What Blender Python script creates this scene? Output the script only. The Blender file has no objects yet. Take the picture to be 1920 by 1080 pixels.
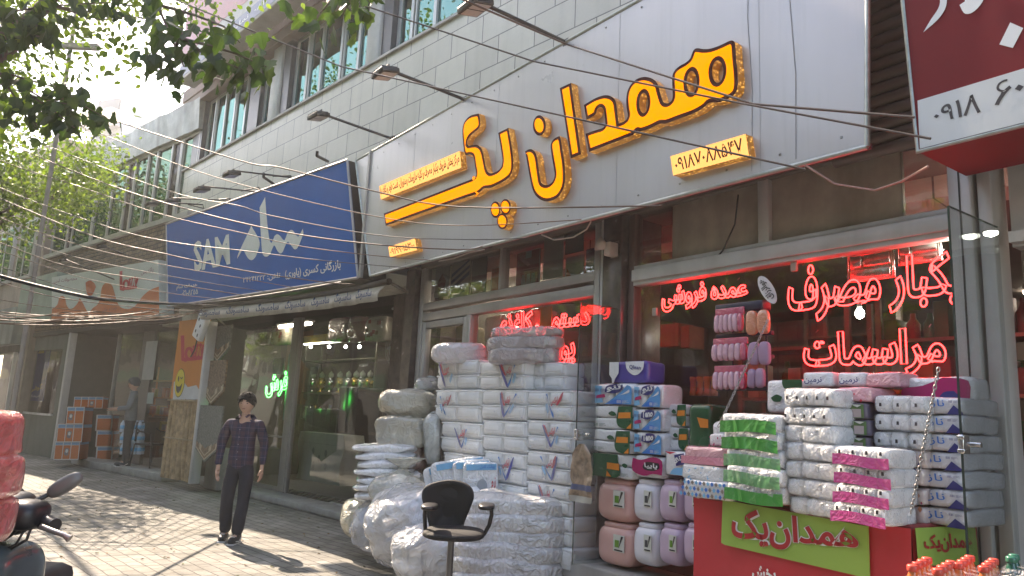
import bpy, bmesh, math, random, unicodedata
from mathutils import Vector, Matrix, noise
from mathutils.geometry import tessellate_polygon
R = math.radians
rnd = random.Random(7)
scn = bpy.context.scene
COL = scn.collection

# ------------------------------------------------------------ camera, sky, sun, exposure
FPX = 1400.0
PITCH, ROLL = 9.9, 2.69
CAMZ = 1.4
cam = bpy.data.cameras.new('camera'); cam.sensor_width = 36; cam.lens = 36*FPX/1920
cam.clip_start = 0.05; cam.clip_end = 2000
camo = bpy.data.objects.new('camera', cam); COL.objects.link(camo)
CR = Matrix.Rotation(R(90+PITCH), 4, 'X') @ Matrix.Rotation(R(ROLL), 4, 'Z')
camo.matrix_world = Matrix.Translation((0, 0, CAMZ)) @ CR
scn.camera = camo
SUN_AZ, SUN_EL = -38.0, 43.0
w = bpy.data.worlds.new('World'); scn.world = w; w.use_nodes = True
nt = w.node_tree; bg = nt.nodes['Background']
sk = nt.nodes.new('ShaderNodeTexSky'); sk.sky_type = 'NISHITA'; sk.sun_disc = False
sk.sun_elevation = R(SUN_EL); sk.sun_rotation = R(SUN_AZ); sk.air_density = 1.0; sk.dust_density = 1.0
nt.links.new(sk.outputs[0], bg.inputs[0]); bg.inputs[1].default_value = 0.15
sl = bpy.data.lights.new('sun', 'SUN'); sl.energy = 3.0; sl.angle = R(0.5); sl.color = (1, .93, .82)
so = bpy.data.objects.new('sun', sl); COL.objects.link(so)
sd = Vector((math.sin(R(SUN_AZ))*math.cos(R(SUN_EL)), math.cos(R(SUN_AZ))*math.cos(R(SUN_EL)), math.sin(R(SUN_EL))))
so.rotation_euler = sd.to_track_quat('Z', 'Y').to_euler(); so.location = (-10, 15, 20)
vs = scn.view_settings; vs.view_transform = 'Standard'; vs.look = 'None'; vs.gamma = 1; vs.use_curve_mapping = False
vs.exposure = 2.3
try:
    vs.use_white_balance = True; vs.white_balance_temperature = 7700; vs.white_balance_tint = 16
except Exception: pass
try:
    scn.cycles.use_denoising = True
    scn.cycles.max_bounces = 8; scn.cycles.transparent_max_bounces = 24
    scn.cycles.sample_clamp_indirect = 6; scn.cycles.caustics_reflective = False; scn.cycles.caustics_refractive = False
except Exception: pass

# ------------------------------------------------------------ frames: where a line of sight meets a facade or the ground
CP = Vector((0, 0, CAMZ)); C3 = CR.to_3x3()
def ray(px, py): return C3 @ Vector(((px-960)/FPX, (540-py)/FPX, -1))
class Frame:
    def __init__(s, ox, oy, ang):
        s.u = Vector((math.sin(ang), -math.cos(ang), 0)); s.i = Vector((math.cos(ang), math.sin(ang), 0))
        s.o = Vector((ox, oy, 0))
        s.M = Matrix(((s.u.x, s.i.x, 0, ox), (s.u.y, s.i.y, 0, oy), (0, 0, 1, 0), (0, 0, 0, 1)))
        s.Mi = s.M.inverted()
    def q(s, px, py, out=0):                      # facade coordinates (along, into, up) of what is seen there
        d = ray(px, py); t = (-out-(CP-s.o).dot(s.i))/d.dot(s.i)
        return s.Mi @ (CP+d*t)
    def u_at(s, px, z, out=0):                    # along-facade coordinate of an upright edge at height z
        y = 700
        for _ in range(12):
            p = s.q(px, y, out); d = ray(px, y); e = s.q(px, y+1, out)
            if abs(e.z-p.z) < 1e-9: break
            y += (z-p.z)/(e.z-p.z)
        return s.q(px, y, out).x
    def gq(s, px, py, z=0):                       # point on a level surface at height z, in this frame
        return s.Mi @ lvl(px, py, z)
def lvl(px, py, z=0):
    d = ray(px, py); return CP+d*((z-CAMZ)/d.z)
def dep(px, py, Y):
    d = ray(px, py); return CP+d*(Y/d.y)
W = Frame(0, 0, math.pi/2); W.u = Vector((1, 0, 0)); W.i = Vector((0, 1, 0)); W.M = Matrix.Identity(4); W.Mi = W.M
A = Frame(-3.7, 12.0, R(36.0))
JB = A.M @ Vector((4.45, 0, 0))
B = Frame(JB.x, JB.y, R(42.7))
JC = B.M @ Vector((-7.6, 0, 0))
C = Frame(JC.x, JC.y, R(48.5))

# ------------------------------------------------------------ objects
BASE = {}; FR = {}
def tag(o, label=None, cat=None, group=None, kind=None):
    if label: o['label'] = label
    if cat: o['category'] = cat
    if group: o['group'] = group
    if kind: o['kind'] = kind
def thing(name, label, cat, base=(0, 0, 0), fr=W, group=None):
    o = bpy.data.objects.new(name, None); COL.objects.link(o); o.empty_display_size = .1
    o.matrix_world = fr.M @ Matrix.Translation(Vector(base)); BASE[o.name] = Vector(base); FR[o.name] = fr
    tag(o, label, cat, group); return o
def mesh_from(mb, name, mats, base):
    me = bpy.data.meshes.new(name)
    me.from_pydata([(v[0]-base[0], v[1]-base[1], v[2]-base[2]) for v in mb.v], [], mb.f)
    for m in (mats if isinstance(mats, (list, tuple)) else [mats]): me.materials.append(m)
    me.polygons.foreach_set('material_index', mb.m); me.polygons.foreach_set('use_smooth', mb.s)
    me.update(); return me
def part(parent, name, mb, mats, label=None):
    b = BASE[parent.name]; o = bpy.data.objects.new(name, mesh_from(mb, name, mats, b)); COL.objects.link(o)
    o.parent = parent; BASE[o.name] = b; FR[o.name] = FR[parent.name]
    if label: o['label'] = label
    return o
def solo(name, label, cat, mb, mats, base=None, fr=W, group=None, kind=None):
    if base is None:
        n = len(mb.v); base = (sum(v[0] for v in mb.v)/n, sum(v[1] for v in mb.v)/n, min(v[2] for v in mb.v))
    o = bpy.data.objects.new(name, mesh_from(mb, name, mats, base)); COL.objects.link(o)
    o.matrix_world = fr.M @ Matrix.Translation(Vector(base)); BASE[o.name] = Vector(base); FR[o.name] = fr
    tag(o, label, cat, group, kind); return o
def dup(root, M, label=None):
    r = root.copy(); COL.objects.link(r); r.matrix_world = M
    if label: r['label'] = label
    for ch in list(root.children):
        c = ch.copy(); COL.objects.link(c); c.parent = r
        for g in ch.children:
            d = g.copy(); COL.objects.link(d); d.parent = c
    return r

class MB:
    def __init__(s): s.v = []; s.f = []; s.m = []; s.s = []
    def add(s, vs, fs, m=0, smooth=False):
        k = len(s.v); s.v += [tuple(v) for v in vs]
        for f in fs: s.f.append(tuple(i+k for i in f)); s.m.append(m); s.s.append(smooth)
        return s
    def hexa(s, p, m=0):
        return s.add(p, [(0, 3, 2, 1), (4, 5, 6, 7), (0, 1, 5, 4), (1, 2, 6, 5), (2, 3, 7, 6), (3, 0, 4, 7)], m)
    def box(s, x0, x1, y0, y1, z0, z1, m=0, bev=0, T=None):
        if x0 > x1: x0, x1 = x1, x0
        if y0 > y1: y0, y1 = y1, y0
        if z0 > z1: z0, z1 = z1, z0
        b = bev
        if b <= 0:
            p = [(x0, y0, z0), (x1, y0, z0), (x1, y1, z0), (x0, y1, z0), (x0, y0, z1), (x1, y0, z1), (x1, y1, z1), (x0, y1, z1)]
            if T: p = [T @ Vector(q) for q in p]
            return s.hexa(p, m)
        b = min(b, (x1-x0)*.45, (y1-y0)*.45, (z1-z0)*.45)
        bm = bmesh.new(); bmesh.ops.create_cube(bm, size=1)
        for q in bm.verts: q.co = Vector(((x0+x1)/2+q.co.x*(x1-x0), (y0+y1)/2+q.co.y*(y1-y0), (z0+z1)/2+q.co.z*(z1-z0)))
        bmesh.ops.bevel(bm, geom=bm.edges[:], offset=b, segments=2, affect='EDGES', profile=.5)
        return s.bm(bm, m, True, T)
    def bm(s, bm, m=0, smooth=False, T=None):
        bm.verts.index_update()
        s.add([(T @ q.co if T else q.co) for q in bm.verts], [[q.index for q in f.verts] for f in bm.faces], m, smooth); bm.free(); return s
    def quad(s, a, b, c, d, m=0): return s.add([a, b, c, d], [(0, 1, 2, 3)], m)
    def tube(s, pts, r, n=6, m=0, closed=False, caps=True):
        pts = [Vector(p) for p in pts]; N = len(pts)
        if N < 2: return s
        rr = r if isinstance(r, (list, tuple)) else [r]*N
        vs = []; prev = None
        for i, p in enumerate(pts):
            if closed: t = pts[(i+1) % N]-pts[i-1]
            else: t = pts[min(i+1, N-1)]-pts[max(i-1, 0)]
            if t.length < 1e-9: t = Vector((0, 0, 1))
            t.normalize()
            if prev is None:
                a = Vector((0, 0, 1)) if abs(t.z) < .9 else Vector((1, 0, 0))
                x = t.cross(a).normalized()
            else:
                x = prev-t*prev.dot(t)
                x = x.normalized() if x.length > 1e-6 else t.orthogonal().normalized()
            prev = x; y = t.cross(x)
            for k in range(n):
                a = 2*math.pi*k/n; vs.append(p+(x*math.cos(a)+y*math.sin(a))*rr[i])
        fs = []
        for i in range(N if closed else N-1):
            j = (i+1) % N
            for k in range(n): fs.append((i*n+k, i*n+(k+1) % n, j*n+(k+1) % n, j*n+k))
        s.add(vs, fs, m, True)
        if caps and not closed:
            s.add(vs[:n], [tuple(reversed(range(n)))], m); s.add(vs[-n:], [tuple(range(n))], m)
        return s
    def cyl(s, p0, p1, r0, r1=None, n=14, m=0): return s.tube([p0, p1], [r0, r0 if r1 is None else r1], n, m)
    def lathe(s, prof, c=(0, 0, 0), n=16, m=0, T=None):
        vs = []; fs = []
        for (r, z) in prof:
            for k in range(n):
                a = 2*math.pi*k/n; q = Vector((c[0]+r*math.cos(a), c[1]+r*math.sin(a), c[2]+z)); vs.append(T @ q if T else q)
        for i in range(len(prof)-1):
            for k in range(n): fs.append((i*n+k, i*n+(k+1) % n, (i+1)*n+(k+1) % n, (i+1)*n+k))
        fs.append(tuple(reversed(range(n)))); fs.append(tuple(range((len(prof)-1)*n, len(prof)*n)))
        return s.add(vs, fs, m, True)
    def ell(s, c, r, n=12, m=0, T=None):
        prof = []; h = max(5, n//2)
        vs = []; fs = []
        for i in range(h+1):
            a = math.pi*i/h
            for k in range(n):
                b = 2*math.pi*k/n
                q = Vector((c[0]+r[0]*math.sin(a)*math.cos(b), c[1]+r[1]*math.sin(a)*math.sin(b), c[2]-r[2]*math.cos(a))); vs.append(T @ q if T else q)
        for i in range(h):
            for k in range(n): fs.append((i*n+k, i*n+(k+1) % n, (i+1)*n+(k+1) % n, (i+1)*n+k))
        return s.add(vs, fs, m, True)
    def prism(s, outer, y0, y1, holes=(), m=0, ms=None, back=False):
        # outer: (u, z) outline; the front face lies at depth y0, the sides run back to y1
        ms = m if ms is None else ms
        loops = [outer]+list(holes)
        tri = tessellate_polygon([[Vector((p[0], p[1], 0)) for p in L] for L in loops])
        flat = [p for L in loops for p in L]
        fs = []
        for t in tri:
            a, b, c = (flat[i] for i in t)
            cr = (b[0]-a[0])*(c[1]-a[1])-(b[1]-a[1])*(c[0]-a[0])
            fs.append(tuple(t) if cr > 0 else tuple(reversed(t)))
        s.add([(p[0], y0, p[1]) for p in flat], fs, m)
        if back: s.add([(p[0], y1, p[1]) for p in flat], [tuple(reversed(f)) for f in fs], ms)
        if y1 != y0:
            for L in loops:
                n = len(L); s.add([(p[0], y0, p[1]) for p in L]+[(p[0], y1, p[1]) for p in L],
                                  [(i, i+n, (i+1) % n+n, (i+1) % n) for i in range(n)], ms)
        return s
    def pillow(s, c, size, k=4, n=10, amp=.02, fq=3, seed=0, m=0, T=None, sag=0, ears=0, flat=.0, rg=0):
        # a stuffed soft bag: rounded block with dents and bulges
        vs = {}; fs = []; out = []
        def P(x, y, z):
            key = (round(x, 5), round(y, 5), round(z, 5))
            if key in vs: return vs[key]
            nk = (abs(x)**k+abs(y)**k+abs(z)**k)**(1/k)
            q = Vector((x/nk, y/nk, z/nk))
            if ears:
                e = (abs(x)*abs(y))**2.0
                q.z *= 1-ears*.8*e; q.x *= 1+ears*.18*e; q.y *= 1+ears*.18*e
            r = Vector((q.x*size[0], q.y*size[1], q.z*size[2]))
            h = noise.noise_vector((r+Vector((seed*7.3, seed*3.1, seed)))*fq)+.5*noise.noise_vector((r+Vector((seed, 5, seed*2)))*fq*2.3)
            r += h*amp
            if rg:
                w_ = Vector((r.x*1.6+seed, r.y*1.6, r.z*.9+.4*noise.noise(r*3)))
                e = 1-abs(noise.noise(w_*4.2))*2; e2 = 1-abs(noise.noise(w_*9.5+Vector((3, 1, 7))))*2
                r += q.normalized()*rg*(max(0, e)**3+.5*max(0, e2)**3-.25)
            if sag: r.z -= sag*((q.x*q.x)+.3*q.y*q.y)
            if flat: r.z = max(r.z, -size[2]*(1-flat))
            r += Vector(c); r = T @ r if T else r
            vs[key] = len(out); out.append(r); return vs[key]
        for ax in range(3):
            for sg in (-1, 1):
                for i in range(n):
                    for j in range(n):
                        L = []
                        for (a, b) in ((i, j), (i+1, j), (i+1, j+1), (i, j+1)):
                            aa = -1+2*a/n; bb = -1+2*b/n; p = [0, 0, 0]; p[ax] = sg; p[(ax+1) % 3] = aa; p[(ax+2) % 3] = bb
                            L.append(P(*p))
                        fs.append(tuple(L) if sg > 0 else tuple(reversed(L)))
        return s.add(out, fs, m, True)

def smooth_loop(p, n=4, sharp=60):
    # Catmull-Rom through the outline, keeping sharp corners
    N = len(p); P = [Vector(q) for q in p]; out = []
    def corner(i):
        a = (P[i]-P[i-1]); b = (P[(i+1) % N]-P[i])
        if a.length < 1e-9 or b.length < 1e-9: return False
        return math.degrees(a.angle(b)) > sharp
    cs = [corner(i) for i in range(N)]
    for i in range(N):
        p0, p1, p2, p3 = P[i-1], P[i], P[(i+1) % N], P[(i+2) % N]
        if cs[i]: p0 = p1
        if cs[(i+1) % N]: p3 = p2
        for k in range(n):
            t = k/n
            out.append(.5*((2*p1)+(p2-p0)*t+(2*p0-5*p1+4*p2-p3)*t*t+(3*p1-p0-3*p2+p3)*t*t*t))
    return [tuple(q) for q in out]
def area(p): return .5*sum(p[i-1][0]*p[i][1]-p[i][0]*p[i-1][1] for i in range(len(p)))
def inset(p, d):
    # move an outline inwards by d (outwards for negative d)
    sg = 1 if area(p) > 0 else -1; N = len(p); out = []
    for i in range(N):
        a = Vector(p[i])-Vector(p[i-1]); b = Vector(p[(i+1) % N])-Vector(p[i])
        if a.length < 1e-9: a = b
        if b.length < 1e-9: b = a
        n1 = Vector((-a.y, a.x)).normalized()*sg; n2 = Vector((-b.y, b.x)).normalized()*sg
        n = n1+n2
        n = n.normalized() if n.length > 1e-6 else n1
        c = max(.5, n.dot(n1)); q = Vector(p[i])+n*(d/c); out.append((q.x, q.y))
    return out
def ellipse(cx, cy, rx, ry, n=24): return [(cx+rx*math.cos(2*math.pi*k/n), cy+ry*math.sin(2*math.pi*k/n)) for k in range(n)]

# ------------------------------------------------------------ lettering (built-in font, Persian letters joined by hand)
FORMS = {}
for cp in list(range(0xFB50, 0xFE00))+list(range(0xFE70, 0xFF00)):
    d = unicodedata.decomposition(chr(cp)).split()
    if len(d) == 2 and d[0] in ('<isolated>', '<final>', '<initial>', '<medial>'):
        FORMS.setdefault(chr(int(d[1], 16)), {})[d[0]] = chr(cp)
    if len(d) == 3 and d[1] == '0644' and d[2] == '0627': FORMS.setdefault('LA', {})[d[0]] = chr(cp)
def shape(t):
    t = t.replace('ی', 'ی'); out = []; i = 0
    joins_next = lambda ch: ch in FORMS and '<initial>' in FORMS[ch]
    joins_prev = lambda ch: ch in FORMS and '<final>' in FORMS[ch]
    while i < len(t):
        ch = t[i]; pv = i > 0 and joins_next(t[i-1])
        if ch == 'ل' and i+1 < len(t) and t[i+1] == 'ا':
            out.append(FORMS['LA']['<final>' if pv else '<isolated>']); i += 2; continue
        if ch in FORMS:
            nx = i+1 < len(t) and joins_prev(t[i+1]) and joins_next(ch); pv = pv and joins_prev(ch)
            key = '<medial>' if nx and pv else '<initial>' if nx else '<final>' if pv else '<isolated>'
            out.append(FORMS[ch].get(key, ch))
        elif ch == '\u200c': pass
        else: out.append({'(': ')', ')': '('}.get(ch, ch))
        i += 1
    out.reverse(); res = []; run = []
    isd = lambda c: c.isdigit() or c in '-.·'
    for c in out:
        if isd(c): run.append(c)
        else: res += reversed(run); run = []; res.append(c)
    res += reversed(run); return ''.join(res)
TXT = {}
def textmesh(t, bold=0, res=3):
    key = (t, bold, res)
    if key in TXT: return TXT[key]
    s = shape(t) if any('\u0600' <= c <= '\u06ff' for c in t) else t
    cu = bpy.data.curves.new('t', 'FONT'); cu.body = s; cu.resolution_u = res; cu.offset = bold
    o = bpy.data.objects.new('t', cu); COL.objects.link(o)
    me = bpy.data.meshes.new_from_object(o.evaluated_get(bpy.context.evaluated_depsgraph_get()))
    vs = [(v.co.x, v.co.y) for v in me.vertices]; fs = [tuple(p.vertices) for p in me.polygons]
    bpy.data.objects.remove(o); bpy.data.curves.remove(cu); bpy.data.meshes.remove(me)
    # weld
    idx = {}; nv = []; mp = []
    for v in vs:
        k = (round(v[0], 4), round(v[1], 4))
        if k not in idx: idx[k] = len(nv); nv.append(v)
        mp.append(idx[k])
    nf = []
    for f in fs:
        g = []
        for i in f:
            if mp[i] not in g: g.append(mp[i])
        if len(g) > 2: nf.append(tuple(g))
    x0 = min(v[0] for v in nv); x1 = max(v[0] for v in nv); y0 = min(v[1] for v in nv); y1 = max(v[1] for v in nv)
    nv = [((v[0]-x0)/(x1-x0), (v[1]-y0)/(y1-y0)) for v in nv]
    TXT[key] = (nv, nf, (x1-x0)/(y1-y0)); return TXT[key]
def quad_map(q):
    tl, tr, br, bl = [Vector(p) for p in q]
    return lambda a, b: (bl*(1-a)+br*a)*(1-b)+(tl*(1-a)+tr*a)*b
def put_text(mb, t, quad, m=0, bold=0, lift=0, res=2):
    # quad: corners TL, TR, BR, BL in frame coordinates; lettering lies lift in front (towards -y)
    nv, nf, asp = textmesh(t, bold, res); f = quad_map(quad); off = Vector((0, -lift, 0))
    vs = [f(a, b)+off for a, b in nv]; fs = []
    for g in nf:
        a, b, c = nv[g[0]], nv[g[1]], nv[g[2]]
        cr = (b[0]-a[0])*(c[1]-a[1])-(b[1]-a[1])*(c[0]-a[0]); fs.append(g if cr > 0 else tuple(reversed(g)))
    return mb.add(vs, fs, m)
def Q(fr, pts, out=0): return [fr.q(x, y, out) for x, y in pts]
def rectq(u0, u1, y, z0, z1): return [Vector((u0, y, z1)), Vector((u1, y, z1)), Vector((u1, y, z0)), Vector((u0, y, z0))]
def neon_text(mb, t, quad, r, bold=.02, lift=0):
    nv, nf, asp = textmesh(t, bold, 3)
    par = list(range(len(nv)))
    def fd(i):
        while par[i] != i: par[i] = par[par[i]]; i = par[i]
        return i
    for g in nf:
        for i in g[1:]: par[fd(i)] = fd(g[0])
    cnt = {}
    for g in nf:
        for i in range(len(g)):
            e = tuple(sorted((g[i], g[i-1]))); cnt[e] = cnt.get(e, 0)+1
    edges = [e for e, c in cnt.items() if c == 1]
    def inside(p, isl):
        for g in nf:
            if fd(g[0]) == isl: continue
            a, b, c = nv[g[0]], nv[g[1]], nv[g[2]]
            for k in range(1, len(g)-1):
                b, c = nv[g[k]], nv[g[k+1]]
                d1 = (p[0]-b[0])*(a[1]-b[1])-(a[0]-b[0])*(p[1]-b[1]); d2 = (p[0]-c[0])*(b[1]-c[1])-(b[0]-c[0])*(p[1]-c[1]); d3 = (p[0]-a[0])*(c[1]-a[1])-(c[0]-a[0])*(p[1]-a[1])
                if not ((d1 < 0 or d2 < 0 or d3 < 0) and (d1 > 0 or d2 > 0 or d3 > 0)): return True
        return False
    keep = [e for e in edges if not inside(((nv[e[0]][0]+nv[e[1]][0])/2, (nv[e[0]][1]+nv[e[1]][1])/2), fd(e[0]))]
    adj = {}
    for a, b in keep: adj.setdefault(a, []).append(b); adj.setdefault(b, []).append(a)
    f = quad_map(quad); off = Vector((0, -lift, 0)); used = set()
    starts = [v for v in adj if len(adj[v]) == 1]+list(adj)
    for st in starts:
        for nx in adj[st]:
            if tuple(sorted((st, nx))) in used: continue
            ch = [st]; cur = st; nn = nx
            while True:
                used.add(tuple(sorted((cur, nn)))); ch.append(nn); cur = nn
                c2 = [q for q in adj[cur] if tuple(sorted((cur, q))) not in used]
                if not c2: break
                nn = c2[0]
            cl = ch[0] == ch[-1] and len(ch) > 3
            if cl: ch = ch[:-1]
            pts = [f(*nv[i])+off for i in ch]
            mb.tube(pts, r, 5, 0, closed=cl)
    return mb
# ------------------------------------------------------------ materials
MATS = {}
def nd(t, ty, **k):
    n = t.nodes.new(ty)
    for a, b in k.items(): setattr(n, a, b)
    return n
def pm(name, col, rough=.5, metal=0, var=.12, scale=6, bump=0, bscale=40, spec=.5, coat=0, emit=None, es=0, stain=0, trans=0, sheen=0):
    if name in MATS: return MATS[name]
    m = bpy.data.materials.new(name); m.use_nodes = True; t = m.node_tree; b = t.nodes['Principled BSDF']
    tc = nd(t, 'ShaderNodeTexCoord')
    nz = nd(t, 'ShaderNodeTexNoise'); nz.inputs['Scale'].default_value = scale; nz.inputs['Detail'].default_value = 5; nz.inputs['Roughness'].default_value = .6
    t.links.new(tc.outputs['Object'], nz.inputs['Vector'])
    rp = nd(t, 'ShaderNodeValToRGB'); rp.color_ramp.elements[0].position = .3; rp.color_ramp.elements[1].position = .72
    c = col; lo = [max(0, x*(1-var)) for x in c]; hi = [min(1, x*(1+var*.6)) for x in c]
    rp.color_ramp.elements[0].color = (*lo, 1); rp.color_ramp.elements[1].color = (*hi, 1)
    t.links.new(nz.outputs['Fac'], rp.inputs['Fac']); cs = rp.outputs['Color']
    if stain:
        n2 = nd(t, 'ShaderNodeTexNoise'); n2.inputs['Scale'].default_value = 1.3; n2.inputs['Detail'].default_value = 8
        mp = nd(t, 'ShaderNodeMapping'); mp.inputs['Scale'].default_value = (3, 3, .5); t.links.new(tc.outputs['Object'], mp.inputs[0]); t.links.new(mp.outputs[0], n2.inputs['Vector'])
        r2 = nd(t, 'ShaderNodeValToRGB'); r2.color_ramp.elements[0].position = .45; r2.color_ramp.elements[1].position = .75
        t.links.new(n2.outputs['Fac'], r2.inputs['Fac'])
        mx = nd(t, 'ShaderNodeMixRGB', blend_type='MULTIPLY'); mx.inputs[2].default_value = (1-stain, 1-stain*1.05, 1-stain*1.15, 1)
        t.links.new(r2.outputs['Color'], mx.inputs[0]); t.links.new(cs, mx.inputs[1]); cs = mx.outputs[0]
    t.links.new(cs, b.inputs['Base Color'])
    b.inputs['Metallic'].default_value = metal; b.inputs['Specular IOR Level'].default_value = spec; b.inputs['Coat Weight'].default_value = coat
    mr = nd(t, 'ShaderNodeMapRange'); mr.inputs['To Min'].default_value = max(.02, rough-.1); mr.inputs['To Max'].default_value = min(1, rough+.12)
    t.links.new(nz.outputs['Fac'], mr.inputs['Value']); t.links.new(mr.outputs[0], b.inputs['Roughness'])
    if trans: b.inputs['Transmission Weight'].default_value = trans
    if bump:
        n3 = nd(t, 'ShaderNodeTexNoise'); n3.inputs['Scale'].default_value = bscale; n3.inputs['Detail'].default_value = 6
        t.links.new(tc.outputs['Object'], n3.inputs['Vector'])
        bp = nd(t, 'ShaderNodeBump'); bp.inputs['Strength'].default_value = bump; bp.inputs['Distance'].default_value = .01
        t.links.new(n3.outputs['Fac'], bp.inputs['Height']); t.links.new(bp.outputs[0], b.inputs['Normal'])
    if emit:
        b.inputs['Emission Color'].default_value = (*emit, 1); b.inputs['Emission Strength'].default_value = es
    MATS[name] = m; return m
def film(name, col, alpha=1.0, crinkle=.5, scale=9, rough=.12):
    # thin plastic wrapping: shiny, creased, partly clear
    if name in MATS: return MATS[name]
    m = bpy.data.materials.new(name); m.use_nodes = True; t = m.node_tree; b = t.nodes['Principled BSDF']; o = t.nodes['Material Output']
    tc = nd(t, 'ShaderNodeTexCoord')
    wn = nd(t, 'ShaderNodeTexNoise'); wn.inputs['Scale'].default_value = scale*.5; wn.inputs['Detail'].default_value = 3
    t.links.new(tc.outputs['Object'], wn.inputs['Vector'])
    ad = nd(t, 'ShaderNodeMixRGB', blend_type='ADD'); ad.inputs[0].default_value = .35
    t.links.new(tc.outputs['Object'], ad.inputs[1]); t.links.new(wn.outputs['Color'], ad.inputs[2])
    def ridge(sc, dist, pw):
        n_ = nd(t, 'ShaderNodeTexNoise'); n_.inputs['Scale'].default_value = sc; n_.inputs['Detail'].default_value = 2; n_.inputs['Distortion'].default_value = dist
        t.links.new(ad.outputs[0], n_.inputs['Vector'])
        s1 = nd(t, 'ShaderNodeMath', operation='SUBTRACT'); s1.inputs[1].default_value = .5; t.links.new(n_.outputs['Fac'], s1.inputs[0])
        s2 = nd(t, 'ShaderNodeMath', operation='ABSOLUTE'); t.links.new(s1.outputs[0], s2.inputs[0])
        s3 = nd(t, 'ShaderNodeMath', operation='MULTIPLY_ADD', use_clamp=True); s3.inputs[1].default_value = -5; s3.inputs[2].default_value = 1; t.links.new(s2.outputs[0], s3.inputs[0])
        s4 = nd(t, 'ShaderNodeMath', operation='POWER'); s4.inputs[1].default_value = pw; t.links.new(s3.outputs[0], s4.inputs[0]); return s4.outputs[0]
    n2 = nd(t, 'ShaderNodeTexNoise'); n2.inputs['Scale'].default_value = scale*.6; n2.inputs['Detail'].default_value = 2
    t.links.new(ad.outputs[0], n2.inputs['Vector'])
    sm = nd(t, 'ShaderNodeMath', operation='ADD'); ml = nd(t, 'ShaderNodeMath', operation='MULTIPLY'); ml.inputs[1].default_value = .5
    t.links.new(ridge(scale*1.7, 1.6, 2), ml.inputs[0]); t.links.new(ml.outputs[0], sm.inputs[0]); t.links.new(ridge(scale*.55, 2.2, 2.5), sm.inputs[1])
    bp = nd(t, 'ShaderNodeBump'); bp.inputs['Strength'].default_value = crinkle; bp.inputs['Distance'].default_value = .02
    t.links.new(sm.outputs[0], bp.inputs['Height']); t.links.new(bp.outputs[0], b.inputs['Normal'])
    rp = nd(t, 'ShaderNodeValToRGB'); rp.color_ramp.elements[0].position = .35; rp.color_ramp.elements[1].position = .7
    rp.color_ramp.elements[0].color = (*[x*.93 for x in col], 1); rp.color_ramp.elements[1].color = (*col, 1)
    t.links.new(n2.outputs['Fac'], rp.inputs['Fac']); t.links.new(rp.outputs['Color'], b.inputs['Base Color'])
    b.inputs['Roughness'].default_value = rough+.15; b.inputs['Coat Weight'].default_value = 1; b.inputs['Specular IOR Level'].default_value = .7; b.inputs['Coat Roughness'].default_value = rough*.5
    if alpha < 1:
        tr = nd(t, 'ShaderNodeBsdfTransparent'); mx = nd(t, 'ShaderNodeMixShader')
        r3 = nd(t, 'ShaderNodeMapRange'); r3.inputs['To Min'].default_value = max(0, alpha-.25); r3.inputs['To Max'].default_value = min(1, alpha+.25)
        t.links.new(n2.outputs['Fac'], r3.inputs['Value']); t.links.new(r3.outputs[0], mx.inputs[0])
        t.links.new(tr.outputs[0], mx.inputs[1]); t.links.new(b.outputs[0], mx.inputs[2]); t.links.new(mx.outputs[0], o.inputs[0])
    MATS[name] = m; return m
def glass(name, tint=(.85, .9, .88), refl=1.0, rough=0.0, base=.04, wav=0.02):
    # a thin pane: clear straight through, mirror-like at a slant
    if name in MATS: return MATS[name]
    m = bpy.data.materials.new(name); m.use_nodes = True; t = m.node_tree; t.nodes.clear()
    o = nd(t, 'ShaderNodeOutputMaterial'); tr = nd(t, 'ShaderNodeBsdfTransparent'); tr.inputs[0].default_value = (*tint, 1)
    g = nd(t, 'ShaderNodeBsdfGlossy'); g.inputs['Roughness'].default_value = rough; g.inputs[0].default_value = (1, 1, 1, 1)
    lw = nd(t, 'ShaderNodeFresnel'); lw.inputs[0].default_value = 1.5
    ma = nd(t, 'ShaderNodeMath', operation='MULTIPLY_ADD', use_clamp=True); ma.inputs[1].default_value = refl; ma.inputs[2].default_value = base
    t.links.new(lw.outputs[0], ma.inputs[0]); mx = nd(t, 'ShaderNodeMixShader')
    tc = nd(t, 'ShaderNodeTexCoord'); nz = nd(t, 'ShaderNodeTexNoise'); nz.inputs['Scale'].default_value = 1.2
    t.links.new(tc.outputs['Object'], nz.inputs['Vector']); bp = nd(t, 'ShaderNodeBump'); bp.inputs['Strength'].default_value = wav; bp.inputs['Distance'].default_value = .3
    t.links.new(nz.outputs['Fac'], bp.inputs['Height']); t.links.new(bp.outputs[0], g.inputs['Normal'])
    t.links.new(ma.outputs[0], mx.inputs[0]); t.links.new(tr.outputs[0], mx.inputs[1]); t.links.new(g.outputs[0], mx.inputs[2]); t.links.new(mx.outputs[0], o.inputs[0])
    MATS[name] = m; return m
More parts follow.
